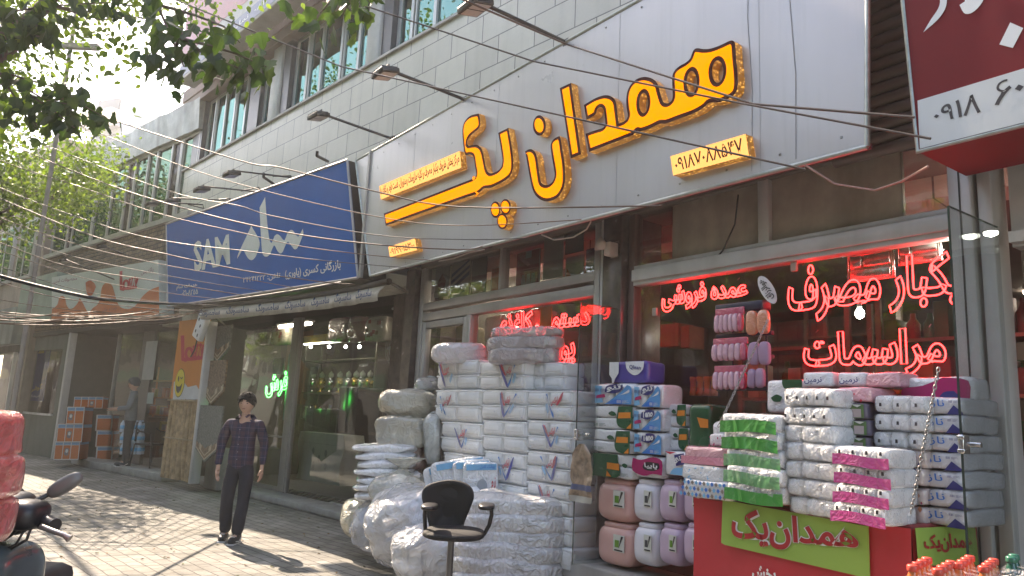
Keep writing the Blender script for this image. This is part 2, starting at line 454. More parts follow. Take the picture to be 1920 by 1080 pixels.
def mirror_glass(name, col, gl=.8, body=(.02, .03, .03)):
    if name in MATS: return MATS[name]
    m = bpy.data.materials.new(name); m.use_nodes = True; t = m.node_tree; t.nodes.clear()
    o = nd(t, 'ShaderNodeOutputMaterial'); g = nd(t, 'ShaderNodeBsdfGlossy'); g.inputs[0].default_value = (*col, 1); g.inputs['Roughness'].default_value = .01
    d = nd(t, 'ShaderNodeBsdfDiffuse'); d.inputs[0].default_value = (*body, 1); mx = nd(t, 'ShaderNodeMixShader'); mx.inputs[0].default_value = gl
    tc = nd(t, 'ShaderNodeTexCoord'); nz = nd(t, 'ShaderNodeTexNoise'); nz.inputs['Scale'].default_value = .8; nz.inputs['Detail'].default_value = 2
    t.links.new(tc.outputs['Object'], nz.inputs['Vector']); bp = nd(t, 'ShaderNodeBump'); bp.inputs['Strength'].default_value = .04; bp.inputs['Distance'].default_value = .3
    t.links.new(nz.outputs['Fac'], bp.inputs['Height']); t.links.new(bp.outputs[0], g.inputs['Normal'])
    t.links.new(d.outputs[0], mx.inputs[1]); t.links.new(g.outputs[0], mx.inputs[2]); t.links.new(mx.outputs[0], o.inputs[0]); MATS[name] = m; return m
def emis(name, col, s):
    if name in MATS: return MATS[name]
    m = bpy.data.materials.new(name); m.use_nodes = True; t = m.node_tree; t.nodes.clear()
    o = nd(t, 'ShaderNodeOutputMaterial'); e = nd(t, 'ShaderNodeEmission'); e.inputs[0].default_value = (*col, 1); e.inputs[1].default_value = s
    t.links.new(e.outputs[0], o.inputs[0]); MATS[name] = m; return m
def brickmat(name, c1, c2, mortar, bw, bh, ms=.008, rough=.6, bump=.4, plane='XZ', var=.25, rot=0, wob=0, off=(0, 0), stain=.2):
    if name in MATS: return MATS[name]
    m = bpy.data.materials.new(name); m.use_nodes = True; t = m.node_tree; b = t.nodes['Principled BSDF']
    tc = nd(t, 'ShaderNodeTexCoord'); mp = nd(t, 'ShaderNodeMapping')
    sp = nd(t, 'ShaderNodeSeparateXYZ'); cb = nd(t, 'ShaderNodeCombineXYZ')
    t.links.new(tc.outputs['Object'], sp.inputs[0]); t.links.new(sp.outputs['X'], cb.inputs['X']); t.links.new(sp.outputs['Z' if plane == 'XZ' else 'Y'], cb.inputs['Y'])
    mp.inputs['Rotation'].default_value = (0, 0, rot); mp.inputs['Location'].default_value = (*off, 0)
    src = cb.outputs[0]
    if wob:
        wn = nd(t, 'ShaderNodeTexNoise'); wn.inputs['Scale'].default_value = 9; wn.inputs['Detail'].default_value = 2
        t.links.new(cb.outputs[0], wn.inputs['Vector']); ad = nd(t, 'ShaderNodeMixRGB', blend_type='ADD'); ad.inputs[0].default_value = wob
        t.links.new(src, ad.inputs[1]); t.links.new(wn.outputs['Color'], ad.inputs[2]); src = ad.outputs[0]
    t.links.new(src, mp.inputs[0])
    br = nd(t, 'ShaderNodeTexBrick'); br.offset = .5; br.inputs['Scale'].default_value = 1
    br.inputs['Brick Width'].default_value = bw; br.inputs['Row Height'].default_value = bh; br.inputs['Mortar Size'].default_value = ms; br.inputs['Mortar Smooth'].default_value = .2; br.inputs['Bias'].default_value = 0
    br.inputs['Color1'].default_value = (*c1, 1); br.inputs['Color2'].default_value = (*c2, 1); br.inputs['Mortar'].default_value = (*mortar, 1)
    t.links.new(mp.outputs[0], br.inputs['Vector'])
    nz = nd(t, 'ShaderNodeTexNoise'); nz.inputs['Scale'].default_value = 2.2; nz.inputs['Detail'].default_value = 9; nz.inputs['Roughness'].default_value = .65
    t.links.new(tc.outputs['Object'], nz.inputs['Vector'])
    r2 = nd(t, 'ShaderNodeValToRGB'); r2.color_ramp.elements[0].position = .35; r2.color_ramp.elements[1].position = .7
    r2.color_ramp.elements[0].color = (1-var, 1-var, 1-var*1.1, 1); r2.color_ramp.elements[1].color = (1, 1, 1, 1)
    t.links.new(nz.outputs['Fac'], r2.inputs['Fac'])
    mx = nd(t, 'ShaderNodeMixRGB', blend_type='MULTIPLY'); mx.inputs[0].default_value = 1
    t.links.new(br.outputs['Color'], mx.inputs[1]); t.links.new(r2.outputs['Color'], mx.inputs[2])
    cs = mx.outputs[0]
    if stain:
        n4 = nd(t, 'ShaderNodeTexNoise'); n4.inputs['Scale'].default_value = 1; n4.inputs['Detail'].default_value = 6
        m4 = nd(t, 'ShaderNodeMapping'); m4.inputs['Scale'].default_value = (7, 7, .6) if plane == 'XZ' else (.8, .8, 1); t.links.new(tc.outputs['Object'], m4.inputs[0]); t.links.new(m4.outputs[0], n4.inputs['Vector'])
        r4 = nd(t, 'ShaderNodeValToRGB'); r4.color_ramp.elements[0].position = .5; r4.color_ramp.elements[1].position = .8; t.links.new(n4.outputs['Fac'], r4.inputs['Fac'])
        x4 = nd(t, 'ShaderNodeMixRGB', blend_type='MULTIPLY'); x4.inputs[2].default_value = (1-stain, 1-stain, 1-stain, 1)
        t.links.new(r4.outputs['Color'], x4.inputs[0]); t.links.new(cs, x4.inputs[1]); cs = x4.outputs[0]
    t.links.new(cs, b.inputs['Base Color']); b.inputs['Roughness'].default_value = rough
    bp = nd(t, 'ShaderNodeBump'); bp.inputs['Strength'].default_value = bump; bp.inputs['Distance'].default_value = .01
    n5 = nd(t, 'ShaderNodeTexNoise'); n5.inputs['Scale'].default_value = 30; n5.inputs['Detail'].default_value = 5; t.links.new(tc.outputs['Object'], n5.inputs['Vector'])
    iv = nd(t, 'ShaderNodeMath', operation='MULTIPLY_ADD'); iv.inputs[1].default_value = -1.5; t.links.new(br.outputs['Fac'], iv.inputs[0]); t.links.new(n5.outputs['Fac'], iv.inputs[2])
    t.links.new(iv.outputs[0], bp.inputs['Height']); t.links.new(bp.outputs[0], b.inputs['Normal'])
    MATS[name] = m; return m
def speckle_light(name, base, dots, s_base, s_dot, scale):
    # sign returns: glossy trim studded with small lit diodes
    m = bpy.data.materials.new(name); m.use_nodes = True; t = m.node_tree; b = t.nodes['Principled BSDF']
    tc = nd(t, 'ShaderNodeTexCoord'); vo = nd(t, 'ShaderNodeTexVoronoi'); vo.inputs['Scale'].default_value = scale; t.links.new(tc.outputs['Object'], vo.inputs['Vector'])
    rp = nd(t, 'ShaderNodeValToRGB'); rp.color_ramp.elements[0].position = .12; rp.color_ramp.elements[1].position = .42
    rp.color_ramp.elements[0].color = (*[x*s_dot for x in dots], 1); rp.color_ramp.elements[1].color = (*[x*s_base for x in base], 1)
    t.links.new(vo.outputs['Distance'], rp.inputs['Fac']); t.links.new(rp.outputs['Color'], b.inputs['Emission Color']); b.inputs['Emission Strength'].default_value = 1
    b.inputs['Base Color'].default_value = (*base, 1); b.inputs['Roughness'].default_value = .3; MATS[name] = m; return m
def leafmat(name, c):
    m = bpy.data.materials.new(name); m.use_nodes = True; t = m.node_tree; t.nodes.clear(); o = nd(t, 'ShaderNodeOutputMaterial')
    g = nd(t, 'ShaderNodeNewGeometry'); rp = nd(t, 'ShaderNodeValToRGB')
    rp.color_ramp.elements[0].color = (c[0]*.7, c[1]*.75, c[2]*.6, 1); rp.color_ramp.elements[1].color = (c[0]*1.7, c[1]*1.4, c[2]*1.1, 1)
    t.links.new(g.outputs['Random Per Island'], rp.inputs['Fac'])
    d = nd(t, 'ShaderNodeBsdfPrincipled'); d.inputs['Roughness'].default_value = .45; tl = nd(t, 'ShaderNodeBsdfTranslucent')
    t.links.new(rp.outputs[0], d.inputs['Base Color'])
    br = nd(t, 'ShaderNodeMixRGB', blend_type='MULTIPLY'); br.inputs[0].default_value = 1; br.inputs[2].default_value = (1.9, 1.9, 1.0, 1)
    t.links.new(rp.outputs[0], br.inputs[1]); t.links.new(br.outputs[0], tl.inputs[0])
    mx = nd(t, 'ShaderNodeMixShader'); mx.inputs[0].default_value = .55; t.links.new(d.outputs[0], mx.inputs[1]); t.links.new(tl.outputs[0], mx.inputs[2]); t.links.new(mx.outputs[0], o.inputs[0])
    MATS[name] = m; return m

alu = pm('aluminium_frame', (.42, .40, .38), .42, .35, .1, 8, stain=.15)
alu_w = pm('white_aluminium', (.55, .54, .52), .45, .15, .08, 8, stain=.25)
brown = pm('dark_brown_stone', (.085, .06, .055), .22, 0, .35, 12, spec=.6)
darkmet = pm('dark_painted_metal', (.045, .04, .038), .45, .4, .2, 20)
black_p = pm('black_plastic', (.018, .018, .02), .4, 0, .2, 20)
white_p = pm('white_plastic', (.72, .72, .70), .35, 0, .06, 10)
G_shop = glass('shop_glass', (.80, .85, .83), 1.5, base=.02)
G_door = glass('door_glass', (.78, .82, .80), .7, base=.02)
cable_m = pm('cable_rubber', (.10, .075, .06), .5, 0, .25, 30)
concrete = pm('concrete', (.34, .33, .31), .8, 0, .2, 5, bump=.3, stain=.2)
dark_room = pm('shop_interior_wall', (.17, .145, .125), .8, 0, .2, 3)
room_floor = pm('shop_interior_floor', (.16, .14, .12), .4, 0, .2, 4)
def xf(mb, fa, fb):
    M = fb.Mi @ fa.M; mb.v = [tuple(M @ Vector(v)) for v in mb.v]; return mb
# ------------------------------------------------------------ ground, road, pavement
paver = brickmat('pavement_blocks', (.32, .305, .28), (.23, .22, .205), (.06, .056, .052), .24, .12, .006, .8, .5, 'XY', .5, 0, .022, stain=.5)
asphalt = pm('asphalt', (.06, .06, .06), .85, 0, .3, 3, bump=.4, bscale=60)
mb = MB(); mb.quad((-400, -400, -.13), (400, -400, -.13), (400, 400, -.13), (-400, 400, -.13))
solo('road', None, None, mb, asphalt, (0, 0, -.13), W, kind='structure')
mb = MB(); mb.box(-60, 30, -5.6, 8, -.128, 0)
solo('pavement', None, None, mb, paver, (0, 0, -.128), B, kind='structure')
mb = MB()
for k in range(80): mb.box(-60+k*1.1, -60+k*1.1+1.09, -5.78, -5.604, -.126, .02, 0, .012)
solo('kerb', None, None, mb, concrete, (0, -5.7, -.126), B, kind='structure')

# ------------------------------------------------------------ stone-clad building above the shops
clad = brickmat('stone_cladding', (.56, .525, .435), (.48, .45, .375), (.12, .11, .10), .56, .335, .007, .38, .15, 'XZ', .14, off=(.1, .20), stain=.16)
mir = mirror_glass('coated_window_glass', (.085, .18, .165), .95)
postm = pm('grey_window_post', (.40, .40, .38), .5, .2, .15, 6, stain=.2)
bld = thing('stone_building', 'two storey building clad in pale stone slabs with tall mirrored upper windows', 'building', (-8.5, 0, 0), B)
mb = MB(); mb.box(-8.45, 9.5, 0, .3, 2.86, 6.0); part(bld, 'upper_wall', mb, clad)
mb = MB(); mb.box(-8.5, 9.5, -.04, .32, 6.0, 6.035); part(bld, 'window_ledge', mb, pm('stone_ledge', (.42, .40, .36), .6, stain=.3))
mb = MB(); mb.box(-8.45, 9.5, .3, 9, 2.86, 3.0, 0); mb.box(-8.4, 9.5, .9, 9, 6.04, 7.3, 0); part(bld, 'floor_slab', mb, dark_room)
mb = MB(); mb.box(-8.6, 9.6, -.12, 9, 7.5, 7.75); mb.box(-8.5, 9.5, -.1, 9, 7.32, 7.5); part(bld, 'roof', mb, pm('roof_beam', (.24, .18, .15), .7, stain=.2))
mb = MB(); mb.box(-8.52, -8.4, -.06, .6, 2.9, 7.5); part(bld, 'corner_post', mb, postm)
for a, b in ((-8.39, -7.62), (-5.45, -5.05), (-4.2, -3.95), (-1.22, -1.0), (1.9, 2.15)):
    mb = MB(); mb.box(a, b, .02, .5, 6.04, 7.32); part(bld, 'dark_column', mb, pm('dark_blue_column', (.03, .038, .05), .35, var=.3))
for nm, a, b in (('a', -4.55, -4.22), ('b', -1.55, -1.24), ('c', 1.55, 1.88)):
    mb = MB(); mb.box(a, b, -.02, .42, 6.04, 7.32, 0, .01); part(bld, 'window_post', mb, postm)
for (a, b, divs) in ((-7.6, -5.46, (-7.25, -6.75, -6.3, -5.8)), (-5.04, -4.56, ()), (-3.94, -1.56, (-3.5, -3.05, -2.45, -1.95)), (-.99, 1.54, (-.65, -.15, .5, 1.0)), (2.16, 5.4, (2.7, 3.3, 4.0, 4.7))):
    fb = MB()
    fb.box(a, a+.05, .1, .2, 6.04, 7.32); fb.box(b-.05, b, .1, .2, 6.04, 7.32); fb.box(a+.05, b-.05, .1, .2, 6.04, 6.08); fb.box(a+.05, b-.05, .1, .2, 7.27, 7.32)
    for i, d in enumerate(divs):
        wd = .03; fb.box(d-wd, d+wd, .09, .124, 6.08, 7.27)
        if i % 2 == 0: fb.box(d+wd+.03, d+2*wd+.02, .10, .124, 6.08, 7.27)
    f = part(bld, 'window', fb, pm('window_aluminium', (.45, .46, .45), .4, .5, .1))
    g = MB(); g.box(a+.04, b-.04, .125, .15, 6.05, 7.3)
    p = part(bld, 'pane', g, mir); p.parent = f

# pink roof sign
sg = thing('roof_sign', 'large faded pink signboard with a grey-blue band high on the roof edge behind the leaves', 'sign', (-6, -.6, 7.5), B)
a = B.q(334, 160, .6); b = B.q(608, 2, .6)
z0 = 7.40
mb = MB(); mb.box(a.x, a.x+6, -.62, -.3, z0, z0+2.6, 0, .02); part(sg, 'box_frame', mb, pm('sign_white_edge', (.55, .52, .50), .5, stain=.2))
mb = MB(); mb.prism([(a.x+.05, z0+.42), (a.x+2, z0+.55), (a.x+4, z0+.44), (a.x+5.95, z0+.5), (a.x+5.95, z0+2.5), (a.x+.05, z0+2.5)], -.626, -.621); part(sg, 'pink_panel', mb, pm('faded_pink_print', (.42, .17, .19), .5, var=.15))
mb = MB(); mb.box(a.x+.05, a.x+5.95, -.626, -.621, z0+.05, z0+.30); part(sg, 'blue_band', mb, pm('faded_blue_print', (.20, .23, .33), .5))
mb = MB(); put_text(mb, '۰۸۱۱-۳۴۲۶۷۷۱۱  نمایندگی', rectq(a.x+2.0, a.x+5.2, -.627, z0+.11, z0+.24), 0, .01, .003); put_text(mb, 'سرویس', rectq(a.x+2.2, a.x+4.2, -.627, z0+1.0, z0+1.9), 0, .02, .003)
part(sg, 'lettering', mb, pm('white_print', (.75, .75, .74), .5, var=.04))

# ------------------------------------------------------------ neighbouring building with green windows
roughstone = brickmat('rough_stone', (.36, .26, .18), (.24, .175, .13), (.12, .10, .08), .2, .09, .012, .85, .8, 'XZ', .5, wob=.05, stain=.3)
peel = pm('peeling_painted_metal', (.42, .43, .41), .5, .2, .5, 2.2, bump=.4, bscale=5, stain=.45)
gmir = mirror_glass('green_window_glass', (.16, .27, .20), .5, (.045, .09, .06))
nb = thing('green_window_building', 'lower brownish building with a band of green windows and a peeling parapet', 'building', (-4, 0, 0), C)
mb = MB(); mb.box(-8.1, -.02, 0, .3, 3.0, 4.95); part(nb, 'stone_wall', mb, roughstone)
mb = MB(); mb.box(-8.15, -.02, -.07, .35, 4.95, 5.05); part(nb, 'window_ledge', mb, alu)
mb = MB(); mb.box(-8.1, -.02, .3, 8, 3.0, 3.12); mb.box(-8.1, -.02, .5, 8, 5.05, 6.74); part(nb, 'floor_slab', mb, dark_room)
pb = MB(); n = 40
for i in range(n):
    a0 = -8.2+8.15*i/n; a1 = -8.2+8.15*(i+1)/n
    w0 = .045*noise.noise((i*.4, 1, 0)); w1 = .045*noise.noise(((i+1)*.4, 1, 0))
    pb.hexa([(a0, -.05-w0*.6, 6.74), (a1, -.05-w1*.6, 6.74), (a1, .3, 6.74), (a0, .3, 6.74), (a0, -.10-w0, 7.38+w0*.8), (a1, -.10-w1, 7.38+w1*.8), (a1, .3, 7.4+w1*.8), (a0, .3, 7.4+w0*.8)])
part(nb, 'parapet', pb, peel)
us = [C.u_at(x, 5.7) for x in (75, 103, 117, 142, 157, 172, 195, 202, 218, 224, 250, 262, 292, 300, 318, 347)]
us = [-8.0, -6.9, -6.55, -5.3, -5.2, -4.3, -3.5, -3.1, -2.45, -2.0, -1.3, -.9, -.12]
ks = 'gdgdgggdgggdg'
for i in range(len(us)-1):
    a0, a1 = us[i], us[i+1]
    fb = MB(); fb.box(a0, a0+.035, .03, .068, 5.05, 6.74); fb.box(a1-.035, a1, .03, .068, 5.05, 6.74); fb.box(a0+.04, a1-.04, .03, .068, 5.05, 5.1); fb.box(a0+.04, a1-.04, .03, .068, 6.68, 6.74)
    f = part(nb, 'window', fb, alu)
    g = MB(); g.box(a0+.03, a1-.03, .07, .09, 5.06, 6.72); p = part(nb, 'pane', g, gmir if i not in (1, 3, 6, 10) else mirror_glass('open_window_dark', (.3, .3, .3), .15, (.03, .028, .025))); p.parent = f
mb = MB(); mb.box(-8.3, -8.1, -.1, .6, 0, 7.3); part(nb, 'end_wall', mb, pm('plaster_warm', (.33, .26, .20), .8, stain=.3))

fb_ = thing('beige_building', 'beige plastered building standing beyond the green windows at the far left', 'building', (-11, 0, 0), C)
mb = MB(); mb.box(-16, -8.95, .1, 9, 3.0, 8.6); part(fb_, 'wall', mb, pm('beige_plaster', (.42, .33, .25), .8, stain=.3))
for k in range(3):
    mb = MB(); u0 = -10.6-k*1.9; mb.box(u0, u0+1.3, .0, .09, 4.6, 6.3); mb.box(u0+.08, u0+1.22, -.01, -.002, 4.68, 6.22, 1); mb.box(u0+.62, u0+.68, -.03, -.012, 4.6, 6.3)
    part(fb_, 'window', mb, [alu_w, gmir])
mb = MB(); mb.box(-16.1, -8.9, -.25, .1, 2.9, 3.25); part(fb_, 'cornice', mb, concrete)
tw = thing('tower_block', 'pale high-rise block seen in the glare beyond the rooftops', 'building', (-30, 52, 0))
T_ = Matrix.Translation((-31, 56, 0)) @ Matrix.Rotation(R(-25), 4, 'Z')
tm = pm('tower_concrete', (.42, .43, .45), .8)
mb = MB(); mb.box(-4, -.6, 0, 8, 0, 25, T=T_); part(tw, 'wall', mb, tm)
for k in range(7):
    mb = MB(); mb.box(-4.2, -.4, -1.2, 0, 4+k*3.1, 4.25+k*3.1, T=T_); mb.box(-4.2, -.4, -1.2, -1.1, 4.25+k*3.1, 5.2+k*3.1, T=T_); part(tw, 'balcony', mb, tm)
    mb = MB(); mb.box(-3.6, -1, -.06, -.01, 5.25+k*3.1, 6.6+k*3.1, T=T_); part(tw, 'window', mb, mirror_glass('tower_glass', (.4, .4, .4), .25))
# roofline awning between the buildings
mb = MB(); pts = [dep(120, 222, 22), dep(200, 205, 22), dep(245, 222, 22), dep(180, 245, 20)]
mb.add(pts+[p+Vector((.1, .1, .12)) for p in pts], [(0, 1, 2, 3), (7, 6, 5, 4), (0, 4, 5, 1), (1, 5, 6, 2), (2, 6, 7, 3), (3, 7, 4, 0)])
solo('roof_canopy', 'pale cloth canopy sagging over the far rooftop under the tower', 'canopy', mb, pm('canvas', (.5, .42, .33), .8))

# ------------------------------------------------------------ shop with the lit sign: shell
sh = thing('corner_shop', 'shop shell with dark stone pillars and a raised threshold under the lit yellow sign', 'shop', (7.5, 0, 0), A)
mb = MB(); mb.box(4.5, 11.2, -.36, .05, 0, .42, 0, .015); part(sh, 'threshold', mb, pm('worn_stone_step', (.36, .34, .32), .6, stain=.3))
mb = MB(); mb.box(4.5, 11.2, .05, 5, .3, .42); part(sh, 'floor', mb, room_floor)
mb = MB(); mb.box(4.55, 4.7, .2, 5, .42, 2.95); mb.box(4.7, 10.9, 4.8, 5, .42, 2.95); mb.box(10.75, 10.9, .3, 4.8, .42, 2.95); part(sh, 'inner_wall', mb, dark_room)
mb = MB(); mb.box(4.5, 11.2, -.05, 5, 3.0, 3.12); part(sh, 'ceiling', mb, dark_room)
mb = MB(); mb.box(4.44, 4.62, -.12, .25, 0, 3.0); mb.box(4.38, 4.43, -.1, .2, 0, 3.0); part(sh, 'pillar', mb, brown)
mb = MB(); mb.box(7.63, 7.84, -.1, .35, .42, 3.0, 0, .01); part(sh, 'pillar', mb, brown)
# left glazed unit
fb = MB()
for (a0, a1, z0, z1) in ((4.64, 4.72, .42, 3.0), (7.49, 7.555, .42, 3.0), (4.72, 7.49, 2.52, 2.60), (4.72, 7.49, 2.40, 2.49), (5.62, 5.70, .42, 2.40), (6.15, 6.19, 2.60, 3.0)):
    fb.box(a0, a1, -.06, .04, z0, z1, 0, .006)
fb.box(4.73, 4.79, -.05, .03, .42, 2.39, 0, .006); fb.box(5.55, 5.615, -.05, .03, .42, 2.39, 0, .006); fb.box(4.80, 5.54, -.05, .03, 2.32, 2.39, 0, .006)
f = part(sh, 'window_frame', fb, alu)
for (a0, a1, z0, z1) in ((4.72, 6.15, 2.6, 3.0), (6.19, 7.49, 2.6, 3.0), (4.79, 5.56, .45, 2.33), (5.7, 7.49, .42, 2.40)):
    g = MB(); g.quad((a0, -.01, z0), (a1, -.01, z0), (a1, -.01, z1), (a0, -.01, z1)); p = part(sh, 'pane', g, G_shop); p.parent = f
mb = MB(); mb.box(7.585, 7.625, -.08, .0, .42, 3.0, 0, .006); part(sh, 'white_strip', mb, alu_w)
# right glazed unit
fb = MB(); fb.box(7.855, 7.92, -.04, .05, .42, 3.0, 0, .006)
f0 = part(sh, 'door_post', fb, pm('brown_painted_frame', (.13, .08, .07), .4))
fb = MB()
fb.box(7.92, 10.2, -.05, .05, 2.43, 2.50, 0, .006); fb.box(7.92, 10.2, -.07, -.052, 2.46, 2.55, 0, .006); fb.box(9.02, 9.10, -.04, .05, 2.55, 3.0, 0, .006); fb.box(7.92, 10.2, -.045, .045, 2.552, 2.585, 0, .005)
f = part(sh, 'transom', fb, alu_w)
fb = MB(); fb.box(8.26, 9.02, .0, .03, 2.585, 3.0, 0, .004); part(sh, 'beige_panel', fb, pm('stained_beige_board', (.42, .36, .29), .6, stain=.35, var=.2))
fb = MB(); fb.box(9.10, 9.93, .0, .03, 2.585, 3.0, 0, .004); part(sh, 'beige_panel', fb, pm('stained_beige_board', (.4, .35, .29), .6))
for (a0, a1, z0, z1) in ((7.92, 8.26, 2.585, 3.0), (9.93, 10.2, 2.585, 3.0), (8.75, 10.2, .42, 2.43)):
    g = MB(); g.quad((a0, -.01, z0), (a1, -.01, z0), (a1, -.01, z1), (a0, -.01, z1)); p = part(sh, 'pane', g, G_shop)
g = MB(); g.quad((7.92, .0, 1.6), (8.75, .0, 1.6), (8.75, .0, 2.43), (7.92, .0, 2.43)); part(sh, 'pane', g, G_shop)
for (px, wd) in ((1805, 46), (1856, 30)):
    a = A.u_at(px, 2.0); b = A.u_at(px+wd, 2.0)
    mb = MB(); mb.box(a, b-.006, -.09 if px < 1850 else -.06, .12, .42, 3.0, 0, .006)
    if px < 1850: mb.box((a+b)/2-.004, (a+b)/2+.004, -.094, -.091, .42, 3.0, 1)
    part(sh, 'white_post', mb, [alu_w, darkmet])
# wall and shutter of the next shop at the right
ns = thing('next_shop', 'dark wall and white panels of the neighbouring shop at the right edge', 'shop', (11.5, 0, 0), A)
a = A.u_at(1900, 2.0)
mb = MB(); mb.box(a, 15, .15, .4, 0, 3.0); part(ns, 'wall', mb, pm('taupe_wall', (.13, .105, .085), .6, stain=.2))
mb = MB(); mb.box(a+.0, a+.12, .05, .145, 2.35, 3.0); mb.box(a+.13, a+.9, .03, .145, 2.42, 3.0); part(ns, 'white_panel', mb, alu_w)
mb = MB(); mb.box(a+.01, a+.9, -.02, .14, 2.36, 2.415); part(ns, 'ledge', mb, alu_w)
# roller shutter housing seen between the two signs
mb = MB(); u0 = A.u_at(1596, 3.3, .1); u1 = A.u_at(1745, 3.3, .1)
for k in range(26):
    z0 = 2.93+k*.072; mb.tube([(u0-.1, -.12, z0+.03), (u1+.6, -.12, z0+.03)], .034, 10)
solo('roller_shutter', 'brown ribbed roller shutter showing in the gap between the white and red signs', 'shutter', mb, pm('brown_shutter', (.15, .115, .10), .45, .3), None, A)
mb = MB(); mb.box(u0-.1, u1+.8, .0, .12, 3.05, 5.2); part(sh, 'fascia_back', mb, pm('dark_fascia', (.05, .045, .042), .7))
mb = MB(); mb.box(4.4, 11.2, .02, .1, 3.0, 3.9); part(sh, 'fascia', mb, pm('dark_fascia', (.05, .045, .042), .7))

# ------------------------------------------------------------ carpet and household shop under the blue sign
RB = -.8   # its glass front stands back from the wall above
hs = thing('household_shop', 'dark glass-fronted household shop beneath the blue sign with a silver mullion', 'shop', (-3.5, .8, 0), B)
mb = MB(); mb.box(-7.55, .1, .35, .8, 0, .10, 0, .02); part(hs, 'threshold', mb, concrete)
mb = MB(); mb.box(-7.55, .1, .8, 6, .02, .09); part(hs, 'floor', mb, room_floor)
mb = MB(); mb.box(-7.6, -7.4, .4, 6, .09, 2.86); mb.box(-7.4, -.1, 5.8, 6, .09, 2.86); mb.box(-.12, .05, .3, 6, .09, 2.86); part(hs, 'inner_wall', mb, dark_room)
mb = MB(); mb.box(-7.6, .1, .3, 6, 2.86, 2.99); part(hs, 'ceiling', mb, dark_room)
uL = B.u_at(398, 1.5, RB); uM0 = B.u_at(536, 1.2, RB); uM1 = B.u_at(549, 1.2, RB); uR = B.u_at(768, 1.5, RB)
print('hs', uL, uM0, uM1, uR)
fb = MB(); fb.box(uM0, uM1-.03, .76, .84, .1, 2.86, 0, .006); fb.box(uM1-.025, uM1+.02, .77, .84, .1, 2.86, 0, .006); fb.box(uR-.06, uR, .76, .84, .1, 2.86, 0, .006); fb.box(uL-.06, uL, .76, .84, .1, 2.86, 0, .006)
fb.box(uL, uM0, .78, .82, .1, .16); fb.box(uL, uM0, .78, .82, .92, .95)
f = part(hs, 'window_frame', fb, alu)
for a0, a1 in ((uL, uM0), (uM1+.02, uR-.06)):
    g = MB(); g.quad((a0, .80, .1), (a1, .80, .1), (a1, .80, 2.86), (a0, .80, 2.86)); p = part(hs, 'pane', g, G_shop); p.parent = f
mb = MB(); mb.box(uR+.0, uR+.12, .55, .9, .09, 2.86); mb.box(uR+.14, .0, .35, .8, .09, 2.86); part(hs, 'side_post', mb, brown)
mb = MB(); mb.box(uM0-.42, uM0-.1, .95, 1.0, 1.2, 2.3); part(hs, 'blue_column', mb, pm('pale_blue_column', (.20, .32, .42), .4))

# ------------------------------------------------------------ dairy shop and its neighbour (C)
ds = thing('dairy_shop', 'dim open-fronted dairy shop behind the stacked orange cartons', 'shop', (-2.5, 0, 0), C)
u0 = C.u_at(140, 1.5); u1 = C.u_at(372, 1.2); uj = C.u_at(112, .6)
mb = MB(); mb.box(-4.0, .35, -.12, .3, 0, .14, 0, .015); mb.box(-4.0, .35, .3, 6, 0, .13); part(ds, 'step', mb, concrete)
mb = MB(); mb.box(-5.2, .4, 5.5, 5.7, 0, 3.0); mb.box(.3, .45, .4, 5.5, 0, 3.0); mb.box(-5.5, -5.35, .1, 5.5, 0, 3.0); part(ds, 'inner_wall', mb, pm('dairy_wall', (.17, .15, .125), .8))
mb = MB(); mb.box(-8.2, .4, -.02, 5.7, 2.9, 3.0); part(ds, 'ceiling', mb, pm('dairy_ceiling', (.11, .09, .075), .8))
mb = MB(); mb.box(-5.43, -5.33, -.05, .1, 0, 2.9); part(ds, 'door_post', mb, alu_w)
mb = MB(); mb.quad((-3.6, .4, .15), (-2.35, .4, .15), (-2.35, .4, 2.85), (-3.6, .4, 2.85)); mb.quad((-1.8, .4, .15), (-.4, .4, .15), (-.4, .4, 2.85), (-1.8, .4, 2.85)); part(ds, 'pane', mb, G_door)
mb = MB(); mb.box(-3.64, -3.6, .36, .44, .14, 2.85); mb.box(-2.35, -1.8, .38, .46, .14, 2.85, 1); mb.box(-.4, -.36, .36, .44, .14, 2.85); part(ds, 'frame', mb, [alu, pm('grey_door_panel', (.15, .13, .12), .4)])
pw = thing('phone_shop', 'grey-green shopfront with a wide dark display window at the far left', 'shop', (-8, 0, 0), C)
mb = MB(); mb.box(-20, -5.5, .06, .4, 0, .95); mb.box(-6.05, -5.5, .06, .4, .95, 3.0); mb.box(-20, -6.05, .06, .4, 2.55, 3.0); part(pw, 'wall', mb, pm('grey_green_wall', (.17, .17, .14), .7, stain=.25))
mb = MB(); mb.box(-20, -6.05, .02, .058, .95, 1.0); mb.box(-9.65, -9.58, .03, .11, 1.0, 2.55); part(pw, 'window_frame', mb, alu_w)
mb = MB(); mb.quad((-20, .12, 1.0), (-6.05, .12, 1.0), (-6.05, .12, 2.55), (-20, .12, 2.55)); part(pw, 'pane', mb, G_door)
mb = MB(); mb.box(-20, -6.0, 2.5, 2.7, .0, 3.0); part(pw, 'inner_wall', mb, pm('brown_room', (.13, .085, .06), .8))

